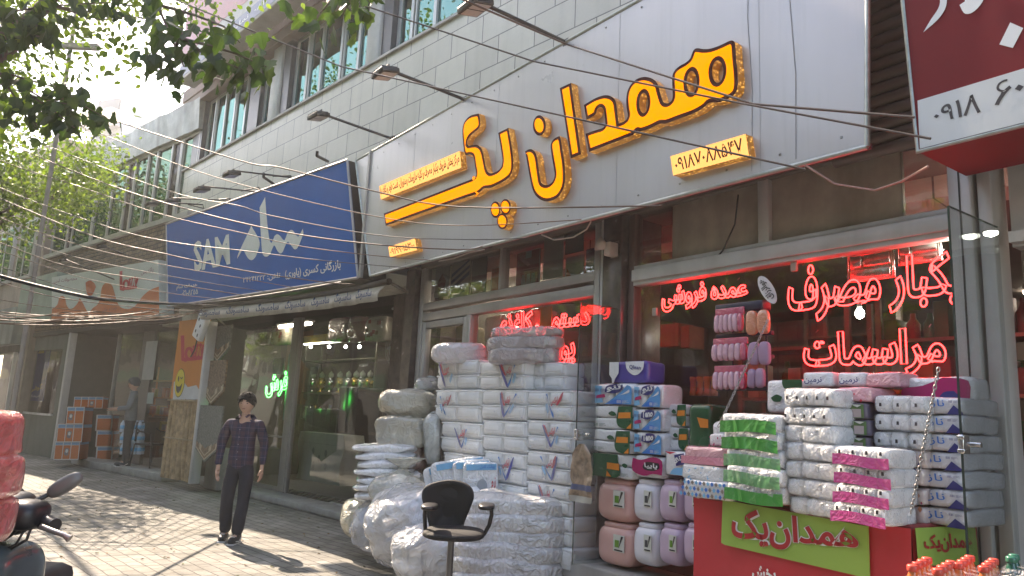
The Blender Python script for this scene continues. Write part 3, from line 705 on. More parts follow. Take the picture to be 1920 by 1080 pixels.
rl = random.Random(3); mb = MB()
for k in range(420):
    x = rl.uniform(-9, 6); y = rl.uniform(-5.2, .1); s_ = rl.uniform(.025, .06); a = rl.uniform(0, 6.28); z = .004; ca, sa = math.cos(a)*s_, math.sin(a)*s_
    mb.add([(x, y, z), (x+ca*.5-sa*.3, y+sa*.5+ca*.3, z+.01), (x+ca, y+sa, z+.004), (x+ca*.5+sa*.3, y+sa*.5-ca*.3, z+.012)], [(0, 1, 2, 3)], k % 2)
solo('leaf_litter', None, None, mb, [pm('dry_leaf', (.20, .12, .045), .8), pm('olive_leaf', (.10, .11, .03), .7)], (-1, -2, 0), B, kind='stuff')
fill_m = emis('fill_tube', (1, .95, .86), 8)  # ceiling tubes added as fill light to lift the dark shop interiors
def fill_lamp(lab, fr, u, y, z, L=1.2):
    t = thing('ceiling_fill_light', lab, 'added fill light', (u, y, z), fr); mb = MB(); mb.box(u-L/2, u+L/2, y-.06, y+.06, z+.03, z+.06); part(t, 'casing', mb, alu_w); mb = MB(); mb.tube([(u-L/2+.03, y, z), (u+L/2-.03, y, z)], .025, 8); part(t, 'tube', mb, fill_m)
fill_lamp('added fill light tube on the ceiling of the household shop, left bay', B, -5.0, 1.05, 2.8); fill_lamp('added fill light tube on the ceiling just behind the household shop right glass', B, -1.3, 1.0, 2.8); fill_lamp('added fill light tube on the ceiling of the household shop, right bay', B, -1.9, 3.2, 2.75)
fill_lamp('added fill light tube on the ceiling of the lit-sign shop behind the left window', A, 5.3, .9, 2.85); fill_lamp('added fill light tube on the ceiling of the lit-sign shop behind the big neon words', A, 9.6, 4.2, 2.85)
fill_lamp('added fill light tube on the ceiling of the dairy shop', C, -3.2, 2.2, 2.8); fill_lamp('added fill light tube in the far left phone shop', C, -8.0, 1.4, 2.8)
# ------------------------------------------------------------ the big lit sign
OUT = .45; D0 = -.47; DF = D0-.068       # board face and letter face, frame depths
def streak(m, amt=.11):
    # old rain streaks and dust running down a panel
    t = m.node_tree; b = t.nodes['Principled BSDF']; src = b.inputs['Base Color'].links[0].from_socket
    tc = nd(t, 'ShaderNodeTexCoord'); mp = nd(t, 'ShaderNodeMapping'); mp.inputs['Scale'].default_value = (9, 9, .35); t.links.new(tc.outputs['Object'], mp.inputs[0])
    n_ = nd(t, 'ShaderNodeTexNoise'); n_.inputs['Scale'].default_value = 1.5; n_.inputs['Detail'].default_value = 7; n_.inputs['Roughness'].default_value = .7; t.links.new(mp.outputs[0], n_.inputs['Vector'])
    r_ = nd(t, 'ShaderNodeValToRGB'); r_.color_ramp.elements[0].position = .50; r_.color_ramp.elements[1].position = .78; t.links.new(n_.outputs['Fac'], r_.inputs['Fac'])
    x = nd(t, 'ShaderNodeMixRGB', blend_type='MULTIPLY'); x.inputs[2].default_value = (1-amt, 1-amt, 1-amt*1.1, 1); t.links.new(r_.outputs['Color'], x.inputs[0]); t.links.new(src, x.inputs[1]); t.links.new(x.outputs[0], b.inputs['Base Color'])
ms_ = thing('lit_sign', 'long silver-white signboard with raised glowing yellow Persian letters edged in maroon', 'sign', (6, D0, 2.88), A)
tl, tr, br, bl = A.q(670, 302, OUT), Vector((10.05, -OUT, 4.42)), A.q(1630, 277, OUT), A.q(697, 518, OUT)
board = pm('silver_sign_panel', (.47, .455, .46), .3, .2, .05, 1.2, bump=.02, bscale=2, stain=.05)
mb = MB(); mb.prism([(bl.x, bl.z), (br.x, br.z), (tr.x, tr.z), (tl.x, tl.z)], D0, D0+.012); part(ms_, 'board', mb, board); streak(board)
seam = pm('seam_grey', (.36, .36, .37), .5)
for u in (5.05, 6.6, 8.15, 9.35): mb = MB(); mb.box(u, u+.003, D0-.0015, D0-.0005, 2.9, 4.42); part(ms_, 'panel_seam', mb, seam)
for u in (9.27, 9.56): mb = MB(); mb.tube([(u+.02, D0-.002, 4.4), (u, D0-.002, 3.9), (u+.03, D0-.002, 3.4), (u+.02, D0-.002, 2.9)], .003, 4); part(ms_, 'drip_line', mb, seam)
mb = MB()
for p0, p1 in ((bl, br), (br, tr), (tr, tl), (tl, bl)):
    a = Vector((p0.x, D0, p0.z)); b = Vector((p1.x, D0, p1.z)); mb.tube([a, b], .016, 4)
part(ms_, 'trim', mb, pm('galvanised_trim', (.42, .46, .43), .4, .5, .2, 20))
mb = MB(); mb.hexa([(bl.x, D0+.015, bl.z), (br.x, D0+.015, br.z), (br.x, D0+.05, br.z), (bl.x, D0+.05, bl.z), (bl.x, D0+.015, bl.z+.03), (br.x, D0+.015, br.z+.03), (br.x, D0+.05, br.z+.03), (bl.x, D0+.05, bl.z+.03)])
part(ms_, 'underside', mb, pm('maroon_underside', (.20, .04, .05), .5))
mb = MB(); mb.hexa([(tl.x+.02, D0+.015, tl.z-.03), (tr.x, D0+.015, tr.z-.03), (tr.x, -.03, tr.z-.03), (tl.x+.02, -.03, tl.z-.03), (tl.x+.02, D0+.015, tl.z), (tr.x, D0+.015, tr.z), (tr.x, -.03, tr.z), (tl.x+.02, -.03, tl.z)])
mb.box(bl.x+.05, bl.x+.09, -.44, -.03, bl.z+.06, bl.z+1.4); part(ms_, 'frame', mb, pm('sign_frame_steel', (.20, .21, .21), .5, .4, .2))
for k in range(16):
    u = 4.3+k*.37
    for z in (2.95, 4.36): mb = MB(); mb.cyl((u, D0-.004, z+.004*(k % 3)), (u, D0+.002, z), .007, .009, 8); part(ms_, 'screw', mb, pm('screw_steel', (.25, .25, .24), .4, .8))
for u in (4.6, 6.0, 7.4, 8.8): mb = MB(); mb.tube([(u, D0+.03, 2.93), (u, -.05, 3.05)], .018, 5); part(ms_, 'bracket', mb, darkmet)
def trace(L, ox, oy, sc): return [(ox+x*sc, oy+y*sc) for x, y in L]
def onface(L, n=4, sharp=50):
    P = [A.q(x, y, -DF) for x, y in L]; L2 = [(p.x, p.z) for p in P]
    return smooth_loop(L2, n, sharp) if n > 1 else L2
Z4 = (960, 60, .2407); Z3 = (680, 200, .20833)
hmd = trace([(560,568),(640,520),(690,500),(730,492),(770,500),(800,525),(812,560),(820,620),(832,712),(870,698),(893,680),(902,650),(893,590),(890,520),(900,460),(925,410),(960,375),(1000,355),(1045,350),(1090,362),(1120,385),(1140,420),(1150,460),(1165,510),(1180,545),(1205,556),(1233,545),(1250,515),(1250,450),(1247,380),(1252,330),(1275,290),(1310,262),(1350,240),(1385,210),(1400,175),(1415,142),(1440,126),(1490,132),(1540,130),(1600,112),(1650,90),(1700,67),(1725,70),(1738,95),(1746,200),(1755,290),(1760,360),(1758,420),(1745,465),(1715,500),(1670,525),(1610,548),(1535,552),(1505,580),(1460,610),(1400,640),(1300,675),(1200,712),(1150,714),(1100,738),(1050,760),(1000,775),(975,770),(950,793),(900,820),(600,935),(572,792),(660,762),(710,745),(728,715),(722,660),(715,610),(700,590),(680,588),(662,605),(655,630),(640,650),(610,668),(580,685)], *Z4)
hol = [ellipse(1025, 553, 34, 80), ellipse(1400, 391, 39, 88), ellipse(1602, 308, 44, 88)]
hol = [trace(h, *Z4) for h in hol]
alef = trace([(372,437),(460,396),(538,953),(458,985)], *Z4)
dot = trace(ellipse(213, 728, 50, 80), *Z4)
nun = trace([(1462,402),(1500,382),(1530,388),(1555,415),(1570,460),(1580,530),(1592,620),(1605,680),(1635,702),(1675,700),(1710,672),(1728,620),(1722,560),(1708,480),(1695,400),(1692,350),(1705,310),(1735,280),(1772,264),(1785,300),(1800,400),(1815,500),(1822,600),(1818,690),(1795,760),(1750,820),(1690,848),(1640,852),(1590,830),(1550,790),(1525,730),(1505,640),(1480,500)], *Z3)
pk = trace([(1045,62),(1056,110),(1058,160),(1040,200),(1000,235),(965,265),(945,300),(940,335),(955,350),(990,345),(1030,345),(1060,365),(1078,400),(1088,440),(1100,500),(1110,550),(1125,585),(1150,600),(1185,592),(1225,570),(1252,535),(1258,480),(1245,380),(1220,235),(1312,190),(1335,320),(1350,430),(1355,500),(1350,570),(1325,625),(1280,665),(1220,700),(1150,730),(1090,737),(1050,770),(1000,800),(935,815),(207,1072),(190,962),(930,672),(990,650),(1015,632),(1022,600),(1010,530),(1002,470),(990,442),(960,432),(930,437),(915,410),(905,330),(898,250),(900,190),(915,140),(945,100),(985,75)], *Z3)
three = [ellipse(929, 393, 9.4, 15.5), ellipse(948, 388, 9.8, 15), ellipse(942, 415, 10, 15)]
maroon = pm('maroon_letter_edge', (.055, .010, .006), .7, spec=.1)
glow = emis('lit_orange_acrylic', (1.0, .25, .001), .42)
ret = speckle_light('led_letter_return', (.40, .16, .02), (1, .55, .12), .06, .30, 46)
def letter(nm, L, holes=(), n=4, sharp=50, bw=.026):
    o = onface(L, n, sharp); hs_ = [onface(h, 1) for h in holes]
    if area(o) < 0: o.reverse()
    mb = MB(); mb.prism(o, DF, D0-.002, hs_, 0, 1); lt = part(ms_, nm, mb, [maroon, ret])
    fc = MB(); fc.prism(inset(o, bw), DF-.003, DF-.003, [inset(h, -bw) for h in hs_]); part(lt, 'lit_face', fc, glow)
letter('letter', hmd, hol); letter('letter', alef, n=1); letter('letter', dot, n=1); letter('letter', nun); letter('letter', pk)
for d in three: letter('letter', d, n=1, bw=.018)
peach = emis('lit_peach_acrylic', (1.0, .47, .15), .36)
for nm, pts, t in (('tagline_box', [(711, 349), (862, 283), (865, 314), (714, 374)], 'مرکز پخش ظروف یکبار مصرف و کلیه ملزومات رستوران، فست فود و کافه ها'),
                   ('phone_box', [(1257, 293), (1398, 251), (1404, 291), (1262, 329)], '۰۹۱۸۷۰۸۸۵۴۷'),
                   ('phone_box', [(728, 463), (778, 447), (782, 469), (731, 482)], '۰۹۱۹۹۰۱۵۳۰۰')):
    q = [A.q(x, y, -DF) for x, y in pts]; L = [(p.x, p.z) for p in (q[3], q[2], q[1], q[0])]
    mb = MB(); mb.prism(L, DF, D0-.002, (), 0, 1); bx = part(ms_, nm, mb, [peach, ret])
    c = quad_map(q); mb = MB(); k = .05 if 'tag' in nm else .06
    put_text(mb, t, [c(.01, .90), c(.99, .92), c(.99, .14), c(.01, .12)] if 'tag' in nm else [c(.05, .82), c(.95, .88), c(.95, .2), c(.05, .14)], 0, .03 if 'tag' in nm else .016, .003); part(bx, 'lettering', mb, maroon)

# ------------------------------------------------------------ blue sign
bs = thing('blue_sign', 'deep blue signboard with SAM and a large white Persian logo above a phone line', 'sign', (-4, -.45, 2.95), B)
OB = .42
def qb(x, y): return B.q(x, y, OB)
tl, tr, br, bl = qb(312, 420), qb(651, 300), qb(671, 521), qb(315, 575)
mb = MB(); mb.prism([(bl.x, bl.z), (br.x, br.z), (tr.x, tr.z), (tl.x, tl.z)], -OB, -OB+.02); part(bs, 'board', mb, pm('blue_banner', (.008, .105, .34), .75, spec=.2, var=.12, scale=1.5, bump=.05, bscale=3))
mb = MB()
for p0, p1 in ((bl, br), (br, tr), (tr, tl), (tl, bl)): mb.tube([(p0.x, -OB, p0.z), (p1.x, -OB, p1.z)], .018, 4)
mb.box(br.x+.02, br.x+.06, -OB-.01, -OB+.03, br.z, tr.z); part(bs, 'trim', mb, alu)
mb = MB(); mb.hexa([(bl.x, -OB+.025, bl.z), (br.x, -OB+.025, br.z), (br.x, -.02, br.z), (bl.x, -.02, bl.z), (tl.x, -OB+.025, tl.z), (tr.x, -OB+.025, tr.z), (tr.x, -.02, tr.z), (tl.x, -.02, tl.z)]); part(bs, 'box_frame', mb, darkmet)
Z5 = (300, 300, .2592)
mim = trace([(560,715),(567,680),(600,610),(662,478),(700,540),(720,582),(722,620),(712,655),(690,705),(665,725),(640,712),(620,680),(608,656),(595,655),(580,680)], *Z5)
sin = trace([(722,345),(762,268),(772,400),(785,520),(795,580),(806,600),(815,590),(830,550),(848,537),(870,548),(890,575),(903,582),(912,560),(925,525),(945,508),(965,512),(985,542),(1003,555),(1018,530),(1035,498),(1040,530),(1010,610),(992,642),(972,645),(945,610),(928,590),(915,605),(890,665),(872,677),(850,655),(835,625),(826,618),(815,640),(800,680),(775,700),(750,690),(738,640),(728,480)], *Z5)
wp = pm('white_print', (.75, .75, .74), .5, var=.04)
cream = pm('cream_sign_print', (.62, .65, .58), .5, var=.08)
lg = MB()
for L in (mim, sin):
    o = smooth_loop([(p.x, p.z) for p in (qb(x, y) for x, y in L)], 3, 40)
    if area(o) < 0: o.reverse()
    lg.prism(o, -OB-.004, -OB-.004)
part(bs, 'logo', lg, cream)
def z5(L): return [qb(x, y) for x, y in trace(L, *Z5)]
for t_, q_, bo in (('SAM', [(243, 592), (500, 535), (510, 755), (250, 812)], .035), ('بازرگانی کسری (یاوری)', [(905, 790), (1308, 712), (1310, 800), (907, 868)], .02), ('تلفن: ۳۴۲۴۱۲۲۲', [(602, 850), (872, 812), (872, 862), (603, 900)], .006), ('۰۲۱-۸۲۵۵', [(160, 942), (275, 932), (276, 970), (162, 985)], .012), ('خدمات سام', [(120, 905), (272, 890), (272, 922), (120, 945)], .02)):
    mb = MB(); put_text(mb, t_, z5(q_), 0, bo, .004); part(bs, 'lettering', mb, cream)

# ------------------------------------------------------------ orange and white dairy sign
os_ = thing('dairy_sign', 'white and orange signboard with dripping milk shapes and a red word above the carton shop', 'sign', (-4, -.3, 3.1), C)
OC = .3
def qc(x, y): return C.q(x, y, OC)
tl, tr, br, bl = qc(97, 520), qc(297, 487), qc(299, 592), qc(97, 596)
mb = MB(); mb.prism([(bl.x, bl.z), (br.x, br.z), (tr.x, tr.z), (tl.x, tl.z)], -OC, -.02, back=True); part(os_, 'board', mb, pm('pale_grey_banner', (.60, .64, .60), .5, var=.08, scale=2))
orange = pm('orange_print', (.60, .17, .065), .5, var=.1)
Zc = (0, 420, .2037)
org = trace([(475,875),(480,780),(500,770),(530,740),(545,680),(570,662),(600,680),(612,740),(640,780),(680,770),(720,720),(735,680),(760,720),(790,780),(820,830),(850,780),(900,740),(925,680),(935,600),(960,552),(1000,545),(1035,570),(1060,650),(1090,740),(1130,775),(1200,780),(1260,740),(1310,670),(1380,610),(1465,575),(1468,835)], *Zc)
o = smooth_loop([(p.x, p.z) for p in (qc(x, y) for x, y in org)], 3, 60)
if area(o) < 0: o.reverse()
mb = MB(); mb.prism(o, -OC-.004, -OC-.004); part(os_, 'orange_print', mb, orange)
ic = smooth_loop([(p.x, p.z) for p in (qc(x, y) for x, y in trace([(790,540),(830,520),(870,545),(885,580),(860,640),(830,665),(800,630)], *Zc))], 3)
if area(ic) < 0: ic.reverse()
mb = MB(); mb.prism(ic, -OC-.006, -OC-.006); part(os_, 'fruit_print', mb, pm('red_orange_print', (.55, .11, .04), .5))
red_p = pm('crimson_print', (.52, .02, .04), .45, var=.06)
def lom(mb, mp, lift):
    # a tall stroke, a loop and three close zigzags, brush-lettered
    def st(P, w):
        P = [Vector(p) for p in P]; L = []; Rr = []
        for i, p in enumerate(P):
            t = (P[min(i+1, len(P)-1)]-P[max(i-1, 0)]).normalized(); n_ = Vector((-t.y, t.x))*w; L.append(p+n_); Rr.append(p-n_)
        for i in range(len(P)-1):
            mb.add([mp(*v)+Vector((0, -lift, 0)) for v in (L[i], L[i+1], Rr[i+1], Rr[i])], [(0, 1, 2, 3), (3, 2, 1, 0)][:1])
            c = P[i+1]; mb.add([mp(c.x+w*math.cos(a), c.y+w*math.sin(a))+Vector((0, -lift-.0006*(i % 2+1), 0)) for a in [2*math.pi*k/8 for k in range(8)]], [tuple(range(8))])
    st([(.10, .97), (.09, .5), (.08, .08), (.2, .05)], .075)
    st([(.36+.14*math.cos(a), .27+.2*math.sin(a)) for a in [2*math.pi*k/12 for k in range(13)]], .06)
    st([(.5, .1), (.57, .5), (.62, .14), (.70, .55), (.75, .14), (.84, .55), (.88, .12), (.96, .5)], .065)
    st([(.08, .08), (.5, .07), (.9, .1)], .06)
mb = MB(); lom(mb, quad_map([qc(x, y) for x, y in trace([(1100, 430), (1275, 405), (1275, 600), (1105, 615)], *Zc)]), .008); part(os_, 'red_word', mb, red_p)
mauve = pm('mauve_print', (.25, .09, .14), .5); mb = MB(); put_text(mb, 'محصولات لبنی', [qc(x, y) for x, y in trace([(498, 510), (712, 480), (712, 525), (498, 550)], *Zc)], 0, .01, .006); part(os_, 'lettering', mb, mauve); mb = MB(); put_text(mb, 'پاکدیس', [qc(x, y) for x, y in trace([(1300, 430), (1415, 395), (1415, 450), (1300, 480)], *Zc)], 0, .005, .006); part(os_, 'lettering', mb, mauve); mb = MB(); put_text(mb, 'عمده و جزئی', [qc(x, y) for x, y in trace([(945, 775), (1080, 760), (1080, 790), (945, 810)], *Zc)], 0, 0, .009)
part(os_, 'lettering', mb, pm('mauve_print', (.25, .09, .14), .5))
# green-white sign further left
mb = MB(); a = C.q(50, 530, .28); b = C.q(95, 597, .28); mb.box(a.x-.4, b.x, -.28, -.03, b.z, b.z+1.15)
gs = solo('pale_green_sign', 'pale green faded signboard just left of the orange dairy sign', 'sign', mb, pm('pale_green_print', (.30, .38, .32), .5, var=.3, scale=2), None, C)
mb = MB(); mb.box(-20, a.x-.45, -.3, -.03, 2.72, 3.7)
solo('grey_fascia_sign', 'dusty grey-green fascia board over the far left shop window', 'sign', mb, pm('dusty_board', (.25, .27, .24), .6, var=.3, scale=1.5, stain=.3), None, C)

# ------------------------------------------------------------ dark red sign, top right
rs = thing('red_sign', 'dark red and white signboard with black Persian phone digits at the top right', 'sign', (11, -.6, 2.7), A)
OR = .6
def qr(x, y): return A.q(x, y, OR)
a = qr(1725, 285); m_ = qr(1720, 190)
uL = a.x-.01; zb = 2.715; zm = zb+.25
mb = MB(); mb.prism([(uL, zb), (uL+2.2, zb), (uL+2.2, zb+2), (uL-.09, zb+2)], -OR, -.1, back=True); part(rs, 'board', mb, pm('dark_red_panel', (.20, .012, .018), .6, spec=.15, var=.1, scale=2))
mb = MB(); mb.box(uL+.012, uL+2.19, -OR-.004, -OR-.001, zb+.012, zm); part(rs, 'white_band', mb, pm('white_band_print', (.60, .62, .62), .4, var=.04))
mb = MB(); mb.tube([(uL-.09, -OR, zb+2), (uL, -OR, zb), (uL+2.2, -OR, zb)], .012, 5); part(rs, 'trim', mb, pm('galvanised_trim', (.42, .46, .43), .4, .5, .2, 20))
mb = MB(); put_text(mb, '۰۹۱۸', [qr(x, y) for x, y in ((1751, 205), (1838, 172), (1840, 212), (1752, 232))], 0, .012, .006)
part(rs, 'phone_number', mb, pm('black_print', (.02, .016, .02), .5)); mb = MB(); put_text(mb, '۶۰۰', [qr(x, y) for x, y in ((1863, 158), (1945, 128), (1948, 175), (1866, 200))], 0, .012, .006); part(rs, 'phone_number', mb, pm('black_print', (.02, .016, .02), .5))
mb = MB()
def shapep(L, n=3):
    o = [(p.x, p.z) for p in (qr(1280+x/3, y/3) for x, y in L)]; o = smooth_loop(o, n, 55)
    if area(o) < 0: o.reverse()
    mb.prism(o, -OR-.005, -OR-.005)
shapep([(1430,-60),(1490,-60),(1488,20),(1470,70),(1430,120),(1356,184),(1400,110),(1440,50),(1450,0)])
shapep([(1560,30),(1590,10),(1590,-60),(1700,-60),(1695,0),(1660,50),(1620,78),(1585,75)])
shapep([(1845,128),(1918,160),(1860,272),(1784,252)], 1)
part(rs, 'lettering', mb, wp)

# ------------------------------------------------------------ awning with blue lettering
aw = thing('awning', 'grimy cream fabric awning strip with repeated blue Persian words under the blue sign', 'awning', (-4, -.5, 2.7), B)
OA = .40
tp = [(372, 583), (450, 577), (530, 570), (600, 561), (660, 551), (715, 540)]
bt = [(380, 594), (450, 589), (530, 582), (600, 574), (660, 565), (712, 556)]
def qa(x, y): return B.q(x, y, OA)
mb = MB(); N = 24
def lerp(P, t):
    t *= len(P)-1; i = min(int(t), len(P)-2); f = t-i; return (P[i][0]*(1-f)+P[i+1][0]*f, P[i][1]*(1-f)+P[i+1][1]*f)
top = []; bot = []
for i in range(N+1):
    p = qa(*lerp(tp, i/N)); q = qa(*lerp(bt, i/N)); wv = .02*math.sin(i*1.7)
    top.append(Vector((p.x, -OA+.1, p.z+.0))); bot.append(Vector((q.x, -OA-.02+wv, q.z-.05)))
    top[-1].z += .06
V = []
for i in range(N+1):
    for k in range(6):
        v = top[i]*(1-k/5)+bot[i]*(k/5); v.y -= .06*math.sin(math.pi*k/5)
        V.append(v)
mb.add(V, [(i*6+k, i*6+k+1, i*6+k+7, i*6+k+6) for i in range(N) for k in range(5)], 0, True)
aw_f = part(aw, 'fabric', mb, pm('grimy_cream_canvas', (.44, .40, .32), .85, var=.3, scale=4, bump=.3, bscale=8, stain=.4))
mb = MB()
for i in range(7):
    c = (i+.5)/7; w_ = .09-.006*(6-i)
    l0, l1 = c-.055, c+.055
    def V2(t, k): p = lerp([(v.x, v.z) for v in top], t); q = lerp([(v.x, v.z) for v in bot], t); return Vector((p[0]*(1-k)+q[0]*k, -OA-.075, p[1]*(1-k)+q[1]*k))
    put_text(mb, 'سامسونگ', [V2(l0, .22), V2(l1, .22), V2(l1, .9), V2(l0, .9)], 0, .03, .012)
part(aw, 'lettering', mb, pm('navy_print', (.03, .055, .13), .6))
mb = MB(); mb.tube([v+Vector((0, 0, .03)) for v in top], .04, 8); mb.tube([(top[-1].x+.05, -OA+.1, top[-1].z), (top[-1].x+.35, .5, top[-1].z-.35)], .02, 6); mb.tube([(top[0].x, -OA+.1, top[0].z), (top[0].x-.3, .3, top[0].z-.3)], .02, 6)
part(aw, 'roller', mb, pm('roller_tube', (.12, .10, .085), .6))

# ------------------------------------------------------------ flood lamps on arms
lens_m = pm('lamp_lens', (.55, .50, .46), .2, var=.1)
def lamp(hx, hy, bx, by, fr, oo, ob, label, arms=1, style=0, hs=1.0):
    h = fr.q(hx, hy, oo); b = fr.q(bx, by, ob)
    t = thing('flood_lamp', label, 'lamp', b, fr, 'flood lamps on arms over the signs')
    mb = MB()
    if style == 0: mb.tube([b, h+Vector((.02, 0, .03))], .016, 6); mb.box(b.x-.03, b.x+.03, b.y-.01, b.y+.02, b.z-.03, b.z+.03)
    else:
        c = Vector((b.x, (b.y+h.y)/2, 0)); k = Vector((b.x, b.y-.02, h.z+.05)); mb.tube([b, k, h+Vector((.0, 0, .05))], .013, 6); mb.tube([b+Vector((0, 0, .01)), k+(h-k)*.3], .010, 6)
    part(t, 'arm', mb, darkmet)
    mb = MB(); s = hs
    mb.tube([h+Vector((-.07*s, 0, .0)), h+Vector((-.07*s, 0, .055)), h+Vector((.07*s, 0, .055)), h+Vector((.07*s, 0, 0))], .008, 5); part(t, 'bracket', mb, darkmet)
    Tm = Matrix.Translation(h) @ Matrix.Rotation(R(12), 4, 'X')
    mb = MB(); mb.box(-.12*s, .12*s, -.09*s, .09*s, -.035, .015, 0, .01, Tm)
    for k in range(5): mb.box((-.10+k*.045)*s, (-.085+k*.045)*s, -.08*s, .08*s, .0155, .03, 0, 0, Tm)
    hd = part(t, 'housing', mb, darkmet)
    mb = MB(); mb.box(-.10*s, -.01*s, -.07*s, .07*s, -.039, -.0355, 0, 0, Tm); mb.box(.01*s, .10*s, -.07*s, .07*s, -.039, -.0355, 0, 0, Tm); l = part(t, 'lens', mb, lens_m); l.parent = hd
lamp(891, 10, 1062, 80, A, 1.35, .46, 'topmost black flood lamp on a long slanted arm above the yellow letters')
lamp(722, 136, 872, 187, A, 1.3, .46, 'black flood lamp on a slanted arm in front of the grey window post')
lamp(597, 217, 735, 260, B, 1.0, .3, 'black flood lamp on a slanted arm above the right part of the blue sign')
lamp(434, 326, 546, 331, B, 1.05, .35, 'flood lamp on a bracketed arm over the middle of the blue sign', 1, 1)
lamp(378, 355, 486, 352, B, 1.05, .35, 'flood lamp on a bracketed arm left of the middle of the blue sign', 1, 1)
lamp(320, 377, 432, 373, B, 1.05, .35, 'flood lamp on a bracketed arm over the upper left corner of the blue sign', 1, 1)
lamp(285, 382, 382, 392, B, 1.05, .35, 'lowest flood lamp over the far left end of the blue sign, half before brown stone', 1, 1)
lamp(118, 488, 230, 530, C, .9, .2, 'small lamp on a thin arm over the middle of the orange dairy sign', 1, 0, .8)
lamp(191, 463, 270, 492, C, .9, .2, 'small lamp on a thin arm over the right half of the orange dairy sign', 1, 0, .8)
for i, (x, y, x2, y2, l) in enumerate(((594, 292, 615, 303, 'short dark pipe stub poking out above the right end of the blue sign'), (494, 332, 513, 345, 'short dark pipe stub poking out above the middle of the blue sign'))):
    a = B.q(x, y, .5); b = B.q(x2, y2, .1); mb = MB(); mb.tube([b, a, a+Vector((0, 0, .06))], .02, 6); solo('pipe_stub', l, 'pipe', mb, darkmet, None, B)
# speaker on the shop post, glass doors, lamps
t = thing('siren', 'cream horn speaker fixed on the shop post below the white sign', 'speaker', A.q(1142, 470, .14), A)
c = A.q(1138, 470, .16)
mb = MB(); mb.box(c.x-.03, c.x+.08, -.1, -.06, c.z-.06, c.z+.09, 0, .01); mb.box(c.x, c.x+.07, -.2, -.1, c.z-.05, c.z+.06, 0, .015); part(t, 'body', mb, pm('yellowed_plastic', (.52, .42, .36), .5))
mb = MB(); mb.lathe([(.02, 0), (.035, .03), (.06, .075), (.052, .07), (.02, .03)], (0, 0, 0), 16, 0, Matrix.Translation((c.x-.0, -.2, c.z+.01)) @ Matrix.Rotation(R(70), 4, 'Y') @ Matrix.Rotation(R(180), 4, 'X') if False else Matrix.Translation((c.x+.02, -.18, c.z+.02)) @ Matrix.Rotation(R(-60), 4, 'Y') @ Matrix.Rotation(R(30), 4, 'X')); part(t, 'horn', mb, pm('yellowed_plastic', (.52, .42, .36), .5))
# ------------------------------------------------------------ trees along the kerb
bark = pm('tree_bark', (.12, .085, .06), .9, 0, .35, 14, bump=.8, bscale=30)
leaf_a = leafmat('leaf_green', (.075, .135, .022)); leaf_b = leafmat('leaf_dark', (.028, .062, .018))
LOBE = [(0, 0), (.16, .02), (.42, .14), (.36, .34), (.46, .56), (.24, .62), (.2, .8), (0, 1.05), (-.2, .8), (-.24, .62), (-.46, .56), (-.36, .34), (-.42, .14), (-.16, .02)]
def leaf(mb, p, d, s, rg, lobed):
    d = d.normalized(); sx = d.cross(Vector((rg.uniform(-1, 1), rg.uniform(-1, 1), rg.uniform(.2, 1.4))))
    if sx.length < 1e-3: sx = d.orthogonal()
    sx.normalize(); n = sx.cross(d)
    if lobed:
        vs = [p+sx*(x*s)+d*(y*s)-n*(s*.22*(abs(x)+.5*y*y)) for x, y in LOBE]; k = len(vs)
        mb.add(vs, [(0, 1, 2, 3, 4, 5, 6, 7), (0, 7, 8, 9, 10, 11, 12, 13)])
    else:
        mb.add([p, p+sx*.30*s+d*.25*s-n*.06*s, p+sx*.27*s+d*.62*s-n*.12*s, p+d*s-n*.22*s, p-sx*.27*s+d*.62*s-n*.12*s, p-sx*.30*s+d*.25*s-n*.06*s], [(0, 1, 2, 3), (0, 3, 4, 5)])
def tree(label, x, y, h, lean, seed, rad, nl, fr=B, ls=.13, dens=1.0):
    rg = random.Random(seed); base = fr.M @ Vector((x, y, 0)); base.z = 0
    t = thing('street_tree', label, 'tree', base, W, 'trees along the kerb')
    tb = MB(); lb = MB(); tips = []
    def limb(p, d, ln, r, lev):
        pts = [p]; rr = [r]; q = p.copy(); dd = d.copy(); N = 5 if lev < 3 else 3
        for i in range(N):
            dd = (dd+Vector((rg.uniform(-1, 1), rg.uniform(-1, 1), rg.uniform(-.35, .5)))*(.16 if lev == 0 else .28)).normalized(); q = q+dd*(ln/N); pts.append(q.copy()); rr.append(r*(1-.55*(i+1)/N))
            if lev >= 2: tips.append((q.copy(), dd.copy()))
        tb.tube(pts, rr, 9 if lev == 0 else 6 if lev == 1 else 4, 0)
        if lev < 3:
            for k in range((5, 4, 4)[lev]):
                i = rg.randint(2 if lev else 3, N) if k else N
                a = rg.uniform(0, 2*math.pi); s = Vector((math.cos(a), math.sin(a), rg.uniform(-.1, .7)))
                limb(pts[i], (dd*.45+s*.8).normalized(), ln*rg.uniform(.5, .72), rr[i]*.62, lev+1)
    d0 = (fr.M.to_3x3() @ Vector(lean)).normalized()
    limb(base, d0, h*.5, .17, 0)
    part(t, 'trunk', tb, bark)
    per = max(1, int(nl/len(tips)))
    for p, d in tips:
        for k in range(per):
            o = Vector((rg.gauss(0, .34), rg.gauss(0, .34), rg.gauss(-.08, .3)))
            leaf(lb, p+o, Vector((rg.uniform(-1, 1), rg.uniform(-1, 1), rg.uniform(-1.2, .3))), ls*rg.uniform(.7, 1.3), rg, False)
    part(t, 'crown', lb, leaf_a)
    return t
tree('leafy street tree nearest the camera whose trunk stands left of the scooter', -.2+0, -5.3, 8.8, (.02, .12, 1), 3, 3, 16000, ls=.075)
tree('leafy street tree whose boughs cross the sky at the upper left', -6.2, -5.4, 9.2, (-.05, .12, 1), 11, 3, 24000, ls=.08)
tree('leafy street tree further down the kerb before the green windows', -9.6, -4.1, 9.4, (-.02, .12, 1), 23, 3, 28000, ls=.085)
